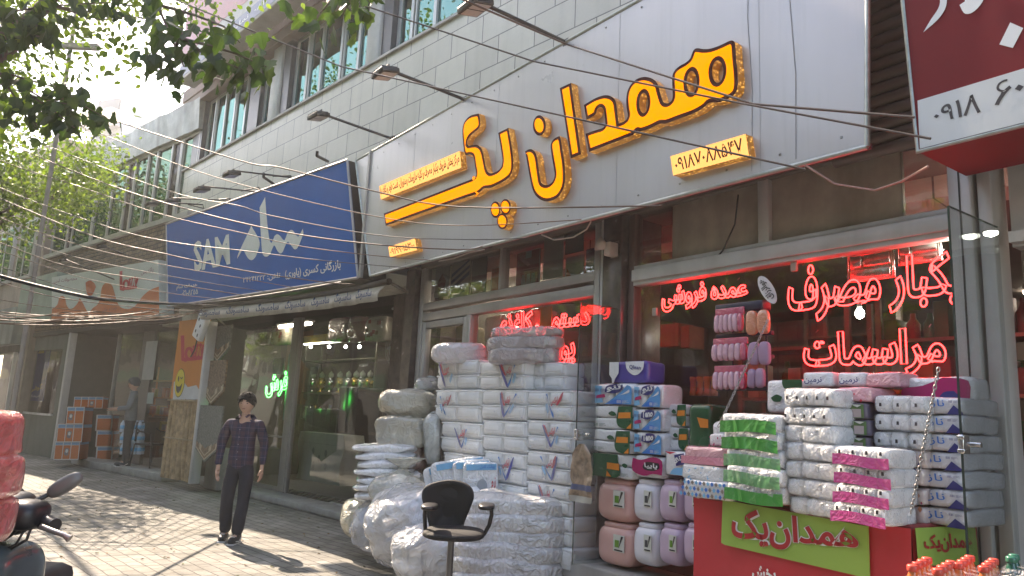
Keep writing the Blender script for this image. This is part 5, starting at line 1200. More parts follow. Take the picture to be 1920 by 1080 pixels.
pack_blue('blue and white tissue pack with a Persian word, right of its twin', (1189, 720, 1241, 765), .3, 'تنو', 4)
pack_blue('blue and white tissue pack with a Latin word, upper of the two', (1188, 766, 1242, 809), .3, 'Teno', 7)
pack_blue('blue and white tissue pack with a Latin word, lower of the two', (1189, 810, 1243, 853), .3, 'Teno', 9)
u0, u1, z0, z1 = R_(1188, 854, 1243, 897, .3); mb = roundpack(u0, u1, -.3, z0, z1, .22, 8)
blob(mb, u0, u1, -.306, z0, z1, [(.0, .85), (.3, .78), (.7, .95), (1, .8), (1, .2), (.7, .22), (.4, .1), (.0, .28)], 1); blob(mb, u0, u1, -.306, z0, z1, [(.36, .5), (.5, .72), (.9, .7), (.92, .5), (.75, .36), (.45, .36)], 2, .006)
f = quad_map(rectq(u0, u1, -.314, z0, z1)); put_text(mb, 'پاپیا', [f(.42, .68), (f(.88, .68)), f(.86, .4), f(.44, .4)], 0, .03, .002); solo('paper_pack', 'magenta and white tissue pack at the foot of the blue column', 'paper pack', mb, [paperw, mag, blk], None, A, GP)
u0, u1, z0, z1 = R_(1143, 677, 1213, 718, .27); mb = roundpack(u0, u1, -.27, z0, z1, .2, 9); mb.m = [1]*len(mb.m)
blob(mb, u0, u1, -.276, z0, z1, [(.02, .98), (.28, .97), (.28, .45), (.18, .18), (.15, .0), (.1, .0), (.1, .2), (.02, .4)], 0, .004, 1); blob(mb, u0, u1, -.276, z0, z1, [(.46, .97), (.95, .95), (.92, .6), (.78, .36), (.64, .38), (.5, .62)], 0)
f = quad_map(rectq(u0, u1, -.284, z0, z1)); put_text(mb, 'Qlean', [f(.58, .82), f(.88, .76), f(.88, .54), f(.58, .6)], 2, .02, .002); solo('paper_pack', 'violet and white pack alone on top of the left column', 'paper pack', mb, [paperw, violet, navy], None, A, GP)
u0, u1, z0, z1 = R_(1246, 846, 1286, 892, .3); mb = roundpack(u0, u1, -.3, z0, z1, .2, 11); blob(mb, u0, u1, -.306, z0, z1, [(.05, .97), (.6, .97), (.3, .86)], 1, .004, 1); blob(mb, u0, u1, -.306, z0, z1, [(.5, .85), (.95, .95), (.98, .5), (.6, .4)], 2); blob(mb, u0, u1, -.306, z0, z1, [(.3, .05), (.95, .05), (.95, .35), (.5, .3)], 3)
f = quad_map(rectq(u0, u1, -.314, z0, z1)); put_text(mb, 'تنو', [f(.55, .85), f(.95, .88), f(.95, .6), f(.58, .5)], 0, .04, .002); solo('paper_pack', 'white pack with red tip and blue word beside the counter edge', 'paper pack', mb, [paperw, red2, navy, lblue], None, A, GP)
def jug(label, px, liquid, lab, seed):
    u0, u1, z0, z1 = R_(*px, .3); y = -.3; t = thing('liquid_jug', label, 'jug', ((u0+u1)/2, y+.12, z0), A, 'large soap jugs in two rows')
    w_ = u1-u0; h = z1-z0
    mb = MB(); mb.pillow(((u0+u1)/2, y+.125, z0+h*.46), (w_*.5, .125, h*.46), 4, 14, .002, 5, seed); mb.pillow(((u0+u1)/2, y+.125, z0+h*.92), (w_*.40, .10, h*.08), 4, 8, .001, 5, seed)
    mb.tube([((u0+u1)/2+w_*.1, y+.125, z0+h*.96), ((u0+u1)/2+w_*.1, y+.125, z0+h*1.0)], .03, 12)
    part(t, 'bottle', mb, liquid)
    mb = MB(); lu = u0+w_*.56; mb.box(lu, lu+w_*.30, y-.006, y-.001, z0+h*.36, z0+h*.74); mb.box(lu+w_*.05, lu+w_*.16, y-.0085, y-.0065, z0+h*.46, z0+h*.62, 1); mb.add([(lu+w_*.16, y-.009, z0+h*.44), (lu+w_*.28, y-.009, z0+h*.72), (lu+w_*.22, y-.009, z0+h*.72)], [(0, 1, 2)], 2); mb.box(lu+w_*.04, lu+w_*.26, y-.0085, y-.0065, z0+h*.38, z0+h*.41, 2)
    part(t, 'label_sticker', mb, [pm('sticker_paper', (.66, .66, .60), .5), lab, blk]); return t
peachL = pm('peach_liquid', (.80, .46, .42), .3, var=.15, scale=2, coat=.3, spec=.4, trans=.12); whiteL = pm('white_liquid', (.82, .80, .86), .3, var=.06, scale=2, coat=.3, trans=.12); lilacL = pm('lilac_liquid', (.62, .46, .60), .3, var=.12, scale=2, coat=.3, trans=.12)
green_l = pm('leaf_green_print', (.12, .28, .03), .5); dark_l = pm('charcoal_print', (.06, .06, .065), .5)
for r_, (y0, y1) in enumerate(((897, 979), (979, 1062))):
    w_ = ('upper', 'lower')[r_]
    jug('peach coloured soap jug, the %s of the two at the left end' % w_, (1114, y0, 1181, y1), peachL, green_l, r_)
    jug('white soap jug, the %s of the two next to the peach jugs' % w_, (1182, y0+1, 1229, y1), whiteL, dark_l, 3+r_)
    jug('lilac soap jug, the %s of the two next to the white jugs' % w_, (1230, y0+2, 1275, y1), lilacL, green_l, 6+r_)
    jug('lilac soap jug, the %s of the two against the red counter' % w_, (1276, y0+2, 1318, y1), lilacL, dark_l, 9+r_)

# ------------------------------------------------------------ red counter
CO = .74; uL = 9.09; uR = 10.26; yF = -CO
ct = thing('red_counter', 'red banner-wrapped counter with a green panel and red Persian lettering', 'counter', ((uL+uR)/2, -.4, 0), A)
redb = pm('red_vinyl_banner', (.50, .035, .045), .42, var=.12, scale=3, bump=.12, bscale=4); lime = pm('lime_green_print', (.27, .42, .08), .45, var=.06)
def gp(u, z, n=14):  # banner with slight waves
    return (u, yF+.008*math.sin(u*9)+.006*math.sin(z*7+u*3), z)
mb = MB(); N, Mz = 20, 8; V = [gp(uL+(uR-uL)*i/N, 1.02*j/Mz) for j in range(Mz+1) for i in range(N+1)]
mb.add(V, [(j*(N+1)+i, j*(N+1)+i+1, (j+1)*(N+1)+i+1, (j+1)*(N+1)+i) for j in range(Mz) for i in range(N)], 0, True)
V = [(uR+.003+.006*math.sin(k*1.3), yF+(.62)*k/8, 1.02*j/Mz) for j in range(Mz+1) for k in range(9)]
mb.add(V, [(j*9+i, j*9+i+1, (j+1)*9+i+1, (j+1)*9+i) for j in range(Mz) for i in range(8)], 0, True); part(ct, 'banner', mb, redb)
mb = MB(); mb.box(uL+.01, uR-.01, yF+.03, -.12, .42, 1.03, 0, .01); part(ct, 'body', mb, pm('counter_body', (.30, .04, .04), .5))
gl = Q(A, [(1355, 937), (1627, 987), (1630, 1085), (1352, 1020)], CO+.02); gl = [(p.x, p.z) for p in gl]
def rrect(L, r=.18):
    o = []
    for i in range(4):
        p = Vector(L[i]); a = Vector(L[i-1]); b = Vector(L[(i+1) % 4])
        if i in (0, 1): o.append(tuple(p)); continue
        for k in range(6):
            f = k/5; q0 = p+(a-p)*.08*(1-f)**1.0; q1 = p+(b-p)*.08*f; o.append(tuple((q0+q1)/2+(p-(q0+q1)/2)*.3))
    return o
o = rrect(gl)
if area(o) < 0: o.reverse()
mb = MB(); mb.prism(o, yF-.02, yF-.012); part(ct, 'green_panel', mb, lime)
mb = MB(); t4 = Q(A, [(1372, 948), (1610, 985), (1612, 1044), (1374, 1030)], CO+.022)
put_text(mb, 'همدان‌پک', t4, 1, .055, .004); put_text(mb, 'همدان‌پک', t4, 0, .028, .007)
t5 = Q(A, [(1410, 1058), (1455, 1066), (1456, 1100), (1411, 1092)], CO+.022); put_text(mb, 'پخش', t5, 1, .04, .002); part(ct, 'lettering', mb, [pm('red_letter_print', (.40, .025, .03), .45), wp])
def SD(px, py):  # on the counter's right-hand side
    d = ray(px, py); n = A.u; t = ((A.M @ Vector((uR+.02, 0, 0)))-CP).dot(n)/d.dot(n); return A.Mi @ (CP+d*t)
s4 = [SD(x, y) for x, y in ((1716, 990), (1828, 985), (1836, 1060), (1722, 1060))]
mb = MB(); mb.add([(p.x, p.y, p.z) for p in s4], [(3, 2, 1, 0)]); part(ct, 'green_panel', mb, lime)
f = quad_map(s4); mb = MB(); nv, nf, _ = textmesh('همدان‌پک', .03, 2); mb.add([f(.1+.8*a, .3+.52*b)+Vector((.004, 0, 0)) for a, b in nv], nf); part(ct, 'lettering', mb, pm('red_letter_print', (.40, .025, .03), .45))

# ------------------------------------------------------------ goods on the counter
GC = 'tissue packs piled on the red counter'
def rolls(label, px, out, nx, seed, mat, back=.2, name='roll_pack', stripe=None, dots=True, k=5, side=None):
    u0, u1, z0, z1 = R_(*px, out); y = -out; mb = MB(); w_ = (u1-u0)/nx
    for i in range(nx): mb.pillow((u0+w_*(i+.5), y+back/2, (z0+z1)/2), (w_/2+.003, back/2, (z1-z0)/2), k, 8, .004, 8, seed+i, 0)
    mb.pillow(((u0+u1)/2, y+back/2, (z0+z1)/2), ((u1-u0)/2+.008, back/2+.006, (z1-z0)/2+.001), 8, 12, .007, 8, seed, 1)
    if stripe: 
        n = 8; a, b = stripe; V = []
        for i in range(n+1):
            f = i/n; zz = (z1-z0); wv = .006*math.sin(f*5+seed); V += [(u0+(u1-u0)*f-.004+.008*f, y-.014+.003*math.sin(f*9), z0+zz*a+wv), (u0+(u1-u0)*f-.004+.008*f, y-.014+.003*math.sin(f*9+1), z0+zz*b+wv)]
        mb.add(V, [(2*i, 2*i+2, 2*i+3, 2*i+1) for i in range(n)], 2, True)
    if dots:
        for i in range(nx): 
            c = u0+w_*(i+.5); zz = z0+(z1-z0)*(.72 if stripe else .45); mb.add([(c-.006, y-.013, zz-.008), (c+.006, y-.013, zz-.008), (c+.005, y-.013, zz+.008), (c-.005, y-.013, zz+.008)], [(0, 1, 2, 3)], 3)
    ms = [foam, film('thin_wrap', (.78, .79, .81), .4, .8, 12), mat or foam, blk]
    return jit(solo(name, label, 'tissue pack', mb, ms, None, A, GC), seed)
def plainpack(label, px, out, mat, seed, back=.25, prints=None, extra_m=(), k=8, name='tissue_pack', cat='tissue pack', amp=.007):
    u0, u1, z0, z1 = R_(*px, out); mb = roundpack(u0, u1, -out, z0, z1, back, seed, k, amp)
    if prints: prints(mb, u0, u1, -out-.006, z0, z1)
    return jit(solo(name, label, cat, mb, [mat]+list(extra_m), None, A, GC), seed)
plainpack('pale pink tissue pack at the left end of the counter', (1281, 838, 1362, 872), .80, palep, 1, prints=lambda mb, u0, u1, y, z0, z1: blob(mb, u0, u1, y, z0, z1, [(0, .45), (1, .45), (1, .02), (0, .02)], 1, .004, 1), extra_m=[film('rose_wrap', (.62, .22, .30), 1, .3, 12)])
def specks(seed, cols, n=40, r0=.02, r1=.05):
    def f(mb, u0, u1, y, z0, z1):
        rg = random.Random(seed)
        for k in range(n):
            a, b, r = rg.uniform(.03, .95), rg.uniform(.06, .9), rg.uniform(r0, r1); blob(mb, u0, u1, y, z0, z1, [(a-r*.5, b), (a, b+r*1.4), (a+r*.5, b), (a, b-r*1.4)], rg.randint(1, cols), .004, 1)
    return f
def diamonds(mb, u0, u1, y, z0, z1):
    for i in range(12):
        for j in range(3):
            a = (i+.5+(j % 2)*.5)/12.6; b = (j+.6)/3.3; blob(mb, u0, u1, y, z0, z1, [(a-.034, b), (a, b+.13), (a+.034, b), (a, b-.13)], 1+(i+j) % 3, .004, 1)
plainpack('white tissue pack with pale blue flowers under the pink pack', (1278, 871, 1362, 904), .80, paperw, 2, prints=specks(3, 1, 24), extra_m=[lblue])
plainpack('white pack with blue and brown diamonds at the counter left edge', (1277, 899, 1368, 936), .81, paperw, 3, prints=diamonds, extra_m=[lblue, blue_p, pm('brown_grey_print', (.22, .18, .15), .5)])
plainpack('small white and mauve packet lying on the pink pack', (1330, 814, 1366, 838), .74, paperw, 4, .16, prints=specks(5, 1, 8, .05, .09), extra_m=[mag])
plainpack('crumpled white packet beside the chain above the pink pack', (1332, 788, 1366, 815), .72, whitebag, 5, .14, k=4, amp=.02)
for i in range(5):
    y0 = 776+i*33
    rolls('green-wrapped tissue bundle, %s in the green pile' % ('topmost, bright green', 'second from top', 'third from top, pale green', 'fourth from top, pale green', 'lowest, bright green')[i], (1357+2*i, y0, 1462+2*i, y0+34), .80+.006*i, 5, 30+i*7, greenw if i in (0, 4, 1) else greenc, .22, 'green_tissue_pack', (-.05, .62), False, 6)
for i in range(7):
    y0 = 727+i*34.5
    rolls('clear-wrapped pack of white rolls in the tall middle pile, %s' % ('topmost with a row of dots', 'second from top', 'third from top', 'fourth from top', 'fifth from top', 'sixth from top', 'lowest, touching the counter')[i], (1466+1.6*i, y0, 1558+2.2*i, y0+35), .78+.004*i, 5 if i < 2 else 3, 80+i*5, None, .24, 'roll_pack', None, i < 2, 4)
def boxprint(mb, u0, u1, y, z0, z1):
    for j in range(2):
        blob(mb, u0, u1, y, z0, z1, [(j*.5+.03, .9), (j*.5+.47, .9), (j*.5+.47, .08), (j*.5+.03, .08)], 1, .004, 1); blob(mb, u0, u1, y, z0, z1, [(j*.5+.12, .62), (j*.5+.4, .62), (j*.5+.4, .12), (j*.5+.12, .12)], 2, .006, 1); blob(mb, u0, u1, y, z0, z1, [(j*.5+.1, .9), (j*.5+.3, .72), (j*.5+.42, .86)], 3, .007, 1)
tb_m = [pm('tissue_box_green', (.10, .19, .06), .35, var=.4, scale=20), pm('tissue_box_pink', (.45, .36, .36), .4), pm('tissue_box_white', (.6, .6, .55), .4)]
for i in range(3):
    plainpack('tissue box pair with green picture sides, %s behind the striped pile' % ('upper', 'middle', 'lower')[i], (1563, 755+i*31, 1628, 786+i*31), .60, pm('tissue_box_edge', (.12, .10, .14), .4), 100+i, .22, prints=boxprint, extra_m=tb_m, k=14, amp=.001, name='tissue_box', cat='tissue box')
plainpack('pinkish tissue pack lying over the green tissue boxes', (1560, 726, 1630, 755), .60, palep, 110, .25, prints=specks(7, 1, 5, .05, .1), extra_m=[red2])
for i in range(4):
    y0 = 838+i*36
    pk_ = rolls('white and hot pink striped tissue pack, %s in the striped pile' % ('topmost', 'second from top', 'third from top', 'lowest')[i], (1561+1.5*i, y0, 1662+1.5*i, y0+37), .86, 4, 120+i*6, pinkst, .26, 'striped_tissue_pack', (.0, .55))
    a = pk_
# flowered packs showing at the striped pile's right side and white packs behind
for i in range(4):
    z = A.q(1690, 850+i*36, .55).z; u0, u1, z0, z1 = R_(1668, 842+i*35, 1712, 877+i*35, .62)
    plainpack('dim tissue pack with orange flowers beside the striped pile, %s' % ('topmost', 'second from top', 'third from top', 'lowest')[i], (1672, 842+i*35, 1738, 877+i*35), .56, film('dull_wrap', (.58, .50, .50), 1, .3, 12), 140+i, .3, prints=specks(20+i, 3, 14, .06, .14), extra_m=[pm('dull_orange_print', (.45, .2, .12), .5), mag, navy])
for i in range(3):
    rolls('white roll pack with blue figures, %s above the striped pile' % ('topmost', 'middle', 'lowest')[i], (1637, 741+i*34, 1736, 775+i*34), .58, 3, 150+i*5, None, .3)
def bluecurl(mb, u0, u1, y, z0, z1):
    f = quad_map(rectq(u0, u1, y-.004, z0, z1)); put_text(mb, 'ناز', [f(.1, .8), f(.5, .8), f(.5, .3), f(.1, .3)], 1, .01, .002); blob(mb, u0, u1, y, z0, z1, [(.55, .0), (1, .0), (1, .12), (.75, .5)], 2, .004, 1); micro(mb, u0, u1, y-.007, z0, z1, .62, .62, 2)
for i in range(7):
    y0 = 742+i*35
    plainpack('grey-white tissue pack with blue script in the far right pile, %s' % ('topmost', 'second from top', 'third from top', 'fourth from top', 'fifth from top', 'sixth from top', 'lowest')[i], (1740-1.5*i, y0, 1806+1.5*i, y0+35), .52, film('grey_white_wrap', (.66, .66, .70), 1, .3, 12), 170+i, .42, prints=bluecurl, extra_m=[blue_p, navy])
for i, (x0, x1) in enumerate(((1507, 1562), (1564, 1622), (1624, 1690))):
    plainpack(('white napkin pack with blue script on top at the left', 'white napkin pack with blue script on top in the middle', 'red-tinted napkin pack on top at the right, close to the neon')[i], (x0, 697, x1, 726), .50, paperw if i < 2 else palep, 190+i, .22, prints=(lambda mb, u0, u1, y, z0, z1: put_text(mb, 'نرمین', [quad_map(rectq(u0, u1, y-.004, z0, z1))(a, b) for a, b in ((.15, .62), (.75, .62), (.75, .2), (.15, .2))], 1, .02, .003)) if i < 2 else None, extra_m=[navy])
plainpack('white pack with a green eye mark standing behind the roll pile', (1433, 711, 1506, 776), .45, paperw, 200, .2, prints=lambda mb, u0, u1, y, z0, z1: (blob(mb, u0, u1, y, z0, z1, [(.5, .98), (1, .98), (1, .72), (.6, .7), (.5, .85)], 1), blob(mb, u0, u1, y, z0, z1, [(.2, .45), (.35, .55), (.5, .48), (.45, .34), (.28, .34)], 1)), extra_m=[dgreen])
plainpack('white and magenta wave-printed pack behind the far right pile', (1692, 706, 1822, 752), .40, paperw, 201, .2, prints=lambda mb, u0, u1, y, z0, z1: (blob(mb, u0, u1, y, z0, z1, [(0, .5), (.3, .62), (.6, .95), (.95, .8), (.95, .0), (0, .0)], 1), blob(mb, u0, u1, y, z0, z1, [(.5, .0), (.6, .35), (.75, .4), (.85, .1)], 2, .006)), extra_m=[mag, navy])
# chains holding the fold-down counter
def chain(P, label):
    mb = MB(); a, b = P; d = b-a; L = d.length; n = int(L/.019); ax = d.normalized(); s = ax.orthogonal().normalized(); t = ax.cross(s)
    for i in range(n):
        c = a+ax*(L*(i+.5)/n); k = s if i % 2 else t; mb.tube([c+ax*(.0135*math.cos(q))+k*(.006*math.sin(q)) for q in [2*math.pi*j/10 for j in range(10)]], .0023, 5, 0, True)
    solo('chain', label, 'chain', mb, pm('chain_steel', (.24, .23, .22), .35, .8), tuple(b), W, 'chains holding the counter')
chain((AW(1440, 600, .5), AW(1347, 800, .8)), 'steel link chain running from the hanging rack down to the pink packs')
chain((AW(1760, 690, .75), AW(1708, 962, .9)), 'steel link chain hanging over the white packs at the counter right')
# frameless glass doors swung open
def gdoor(px, label, out, top, hinge_px, frz, clip):
    u = A.u_at(px, 1.2, out)
    t = thing('glass_door', label, 'glass door', (u, -out/2, .42), A, 'frameless glass doors standing open')
    mb = MB(); mb.box(u-.004, u+.004, -out, -.11, .43, top); part(t, 'pane', mb, glass('door_pane', (.86, .88, .88), .2, base=.02))
    mb = MB(); mb.box(u-.0045, u+.0045, -out-.004, -out, .43, top); mb.box(u-.0045, u+.0045, -out, -.11, top, top+.004); part(t, 'edge', mb, pm('glass_edge_dark', (.035, .05, .045), .1, spec=.8))
    mb = MB(); z = clip; mb.box(u-.012, u+.012, -out-.012, -out+.05, z-.04, z+.04, 0, .004)
    for k in (-1, 1): mb.box(u-.015, u+.015, -out-.014, -out+.02, z+k*.028-.008, z+k*.028+.008, 0, .003)
    mb.cyl((u, -out+.09, z), (u+.04, -out+.09, z), .014, .012, 12); part(t, 'clip', mb, pm('chrome_clip', (.6, .6, .6), .2, .9)); return t
gdoor(1080, 'open frameless glass door standing out beside the jugs and foam stack', .5, 2.25, 0, 0, A.q(1084, 815, .5).z)
gdoor(1808, 'open frameless glass door standing out before the far right packs', .62, 2.42, 0, 0, A.q(1806, 833, .62).z)
# crumpled brown poster bag hung on the left glass door
u0, u1, z0, z1 = R_(1074, 832, 1114, 942, .5); mb = MB(); N = 10; V = []
for j in range(N+1):
    for i in range(N+1):
        a, b = i/N, j/N; wv = noise.noise((a*4, b*5, 2)); taper = 1-.75*max(0, (b-.78)/.22)
        V.append((u0+(u1-u0)*(.5+(a-.5)*taper*(1+.12*noise.noise((b*6, 3, 1)))), -.52+.03*wv, z0+(z1-z0)*b))
mb.add(V, [(j*(N+1)+i, j*(N+1)+i+1, (j+1)*(N+1)+i+1, (j+1)*(N+1)+i) for j in range(N) for i in range(N)], 0, True)
for k, f_ in enumerate(mb.f):
    j = k//N; mb.m[k] = 2 if j < 1 else 1 if j == 2 else 0
solo('printed_bag', 'crumpled brown printed bag hanging beside the jugs', 'bag', mb, [pm('brown_photo_print', (.34, .24, .17), .3, var=.7, scale=16, coat=.4), pm('denim_print', (.10, .12, .22), .4), pm('dull_white_print', (.42, .40, .36), .4)], None, A)
# hanging rack of pink sponges
rk = thing('hanging_rack', 'dark hanging rack before the glass holding rows of pink packs', 'rack', A.q(1390, 735, .3), A)
mb = MB(); u0, u1, z0, z1 = R_(1342, 575, 1446, 735, .28); mb.tube([(u0+.1, -.24, z1), (u0+.1, -.24, z0)], .006, 6); mb.tube([(u1-.06, -.24, z1), (u1-.06, -.24, z0)], .006, 6)
nr = pm('navy_rack', (.02, .016, .04), .4); part(rk, 'frame', mb, nr)
for z in (z1-.17, z1-.31, z0+.02): mb = MB(); mb.box(u0+.0, u1, -.28, -.246, z-.012, z+.012, 0, .004); part(rk, 'rail', mb, nr)
mb = MB(); mb.box(u0, u1-.05, -.29, -.2, z1-.03, z1+.03, 0, .01); part(rk, 'top_bar', mb, nr)
pinks = [film('pink_card', (.52, .07, .14), 1, .3, 10), film('pale_sponge', (.62, .34, .42), 1, .4, 12), film('coral_sponge', (.60, .22, .12), 1, .3, 10), pm('mauve_sponge', (.35, .22, .32), .7)]
for i, (x0, y0, x1, y1, c) in enumerate(((1340, 577, 1393, 622, 0), (1398, 580, 1444, 629, 2), (1336, 633, 1400, 676, 0), (1402, 640, 1446, 686, 3), (1338, 685, 1398, 730, 0), (1402, 690, 1434, 728, 3))):
    u0, u1, z0, z1 = R_(x0, y0, x1, y1, .32); mb = MB(); row = ('top', 'middle', 'bottom')[i//2]
    if c == 0:
        mb.box(u0, u1, -.315, -.30, z1-(z1-z0)*.3, z1, 0, .003); n = 6
        for k in range(n): mb.pillow((u0+(u1-u0)*(k+.5)/n, -.318, z0+(z1-z0)*.36), ((u1-u0)/n/2, .022, (z1-z0)*.38), 3, 6, .003, 9, k+i, 0 if k == n-1 else 1)
        lab = 'pink packet of rolled sponges in the %s row of the hanging rack' % row
    else:
        for k in range(2): mb.pillow((u0+(u1-u0)*(.27+.46*k), -.318, (z0+z1)/2), ((u1-u0)*.24, .025, (z1-z0)*.48), 3, 8, .004, 9, k+i, c)
        lab = '%s pair of foot-shaped sponges in the %s row of the rack' % ('coral orange' if c == 2 else 'mauve and grey', row)
    solo('sponge_packet', lab, 'sponge pack', mb, pinks, None, A, 'packets hanging on the rack')
c = A.q(1438, 543, .3); mb = MB(); T = Matrix.Translation(c) @ Matrix.Rotation(R(-32), 4, 'Y'); mb.add([T @ Vector((.042*math.cos(k*.314), 0, .10*math.sin(k*.314))) for k in range(20)], [tuple(range(20))], 0); mb.add([T @ Vector((.042*math.cos(k*.314), .006, .10*math.sin(k*.314))) for k in range(20)], [tuple(reversed(range(20)))], 0)
q4 = [T @ Vector(p) for p in ((-.028, -.003, -.07), (-.028, -.003, .075), (.024, -.003, .075), (.024, -.003, -.07))]; put_text(mb, 'هوالرزاق', q4, 1, .02, .001)
solo('hanging_tag', 'small white oval tag with dark Persian writing hanging above the rack', 'tag', mb, [pm('tag_white', (.65, .60, .60), .5), blk], None, A)
# soda packs, lower right, and green bottles
capm = pm('red_bottle_cap', (.66, .075, .05), .35); soda = pm('orange_soda', (.60, .16, .05), .15, var=.1, coat=.6); shrink = film('shrink_wrap', (.75, .70, .70), .32, .8, 10)
def sodapack(label, c, rot, nx, ny, cmat, smat, h=.24, seed=0, group='shrink-wrapped bottle packs'):
    t = thing('bottle_pack', label, 'bottle pack', c, W, group); T = Matrix.Translation(c) @ Matrix.Rotation(rot, 4, 'Z'); d = .068
    for i in range(nx):
        for j in range(ny):
            x = (i-(nx-1)/2)*d; y = (j-(ny-1)/2)*d
            mb = MB(); mb.lathe([(.028, 0), (.033, .01), (.033, h*.55), (.030, h*.66), (.016, h*.86), (.0125, h*.9), (.0125, h*.94)], (x, y, 0), 14, 0, T); b = part(t, 'bottle', mb, smat)
            mb = MB(); mb.lathe([(.0155, h*.925), (.016, h*.93), (.016, h-.003), (.0135, h)], (x, y, 0), 14, 0, T); cp = part(t, 'cap', mb, cmat); cp.parent = b
    mb = MB(); mb.pillow((0, 0, h*.40), (nx*d/2+.006, ny*d/2+.006, h*.46), 7, 12, .004, 8, seed, 0, T); part(t, 'shrink_film', mb, shrink); return t
p = dep(1766, 1062, 2.42); q = dep(1838, 1056, 2.5)
sodapack('orange soda bottles with red caps, left shrink-wrapped pack at the bottom right', (p.x-.03, p.y, p.z-.23), A_rot if False else R(-40), 2, 4, capm, soda)
sodapack('orange soda bottles with red caps, right shrink-wrapped pack beside the door post', (q.x, q.y+.02, q.z-.235), R(-40), 2, 4, capm, soda, seed=3)
p = dep(1912, 1068, 2.5); sodapack('green bottles in shrink wrap at the bottom right corner', (p.x+.02, p.y, p.z-.2), R(-40), 2, 2, pm('green_cap', (.03, .16, .10), .3), pm('green_bottle', (.02, .10, .07), .15, coat=.6))
mb = MB(); u0 = A.Mi @ Vector((1.45, 2.5, 0)); mb.box(1.05, 2.3, 2.2, 2.85, 0, .80, 0, .02); solo('soda_stand', 'low grey stand under the soda packs, below the frame', 'stand', mb, concrete, None, W)
# ------------------------------------------------------------ neon words
neon_r = emis('red_neon_tube', (1.0, .022, .024), 4.8); neon_g = emis('green_neon_tube', (.01, 1.0, .12), 4.0)
def neon(label, word, fr, pts, out, r=.0045, bold=.03, mat=None):
    q = [fr.q(x, y, out) for x, y in pts]; b = sum(q, Vector())/4
    t = thing('neon_word', label, 'neon sign', b, fr); mb = MB(); neon_text(mb, word, q, r, bold); part(t, 'tube', mb, mat or neon_r)
    mb = MB(); f = quad_map(q)
    for a in (.1, .5, .9): p = f(a, 1.0); mb.tube([p+Vector((0, .0, .0)), p+Vector((0, .03, .02))], .003, 4)
    part(t, 'clip', mb, clear_pl); return t
clear_pl = pm('clear_plastic_clip', (.3, .2, .2), .2)
neon('red neon outline word over the foam stack, upper line of the left window', 'دستمال کاغذی', A, [(930, 588), (1104, 574), (1106, 618), (930, 640)], -.05)
neon('short red neon outline word below it at the right edge of the foam stack', 'پو', A, [(1052, 646), (1077, 642), (1078, 686), (1053, 694)], -.05)
neon('small red neon outline words at the upper left of the right window', 'عمده فروشی', A, [(1240, 533), (1400, 524), (1402, 562), (1242, 586)], -.06)
neon('largest red neon outline words across the top of the right window', 'یکبار مصرف', A, [(1477, 500), (1804, 469), (1806, 572), (1478, 608)], -.06, .0048, .03)
neon('red neon outline word in the lower right window just above the napkin packs', 'مراسمات', A, [(1506, 625), (1772, 612), (1774, 702), (1508, 704)], -.06, .0048, .03)
neon('green neon outline word in the household shop window', 'فرش', B, [(498, 700), (540, 696), (540, 740), (498, 746)], -.86, .007, .02, neon_g)

# ------------------------------------------------------------ inside the lit-sign shop
rg = random.Random(77)
bulb_m = emis('lit_white_bulb', (.9, .97, 1.0), 14)
def bulb(label, p, fr, r=.03, spiral=True):
    t = thing('hanging_bulb', label, 'light bulb', p, fr); mb = MB(); mb.tube([p+Vector((0, 0, .09)), p+Vector((0, 0, .4))], .004, 4); mb.cyl(p+Vector((0, 0, .05)), p+Vector((0, 0, .1)), .018, .012, 10); part(t, 'holder', mb, white_p)
    mb = MB()
    if spiral: mb.tube([p+Vector((r*math.cos(a*.8), r*math.sin(a*.8), .05-a*.0042)) for a in range(32)], .007, 6)
    else: mb.ell(p, (r, r, r*1.2), 12)
    part(t, 'glass_tube', mb, bulb_m)
bulb('lit spiral bulb hanging at the top right of the big window', A.q(1802, 462, -.15), A, .035)
bulb('lit round bulb inside the shop behind the big neon words', A.q(1612, 588, -1.6), A, .035, False)
c = A.q(1858, 440, .3); mb = MB(); mb.lathe([(.0, .02), (.03, .012), (.028, 0), (.0, -.012)], (c.x, c.y, c.z), 14); solo('door_lamp', 'small lit white lamp above the far right white post', 'light bulb', mb, emis('lit_cool_lamp', (.85, 1, .97), 3), None, A)
def shelfunit(label, fr, u0, u1, y0, y1, zs, mat):
    mb = MB()
    for z in zs: mb.box(u0, u1, y0, y1, z-.015, z+.01)
    for u in (u0, u1): mb.box(u-.02, u+.02, y0, y0+.03, zs[0]-.3, zs[-1]+.35); mb.box(u-.02, u+.02, y1-.03, y1, zs[0]-.3, zs[-1]+.35)
    return solo('shelf_unit', label, 'shelves', mb, mat, None, fr)
steel = pm('shelf_steel', (.22, .19, .16), .5, .3)
shelfunit('dim steel shelves deep inside the lit-sign shop', A, 7.3, 10.6, 3.2, 3.6, (.9, 1.4, 1.9, 2.4), steel)
shelfunit('steel shelves just behind the doorway of the lit-sign shop', A, 7.95, 8.9, 1.2, 1.55, (.85, 1.25, 1.65, 2.05), steel)
COLS_ = 0
cols = [pm('goods_%d' % i, c, .4, 0, .2, 8) for i, c in enumerate(((.45, .10, .03), (.40, .30, .04), (.05, .16, .06), (.30, .26, .22), (.10, .12, .30), (.35, .06, .10), (.42, .34, .24), (.08, .07, .07)))]
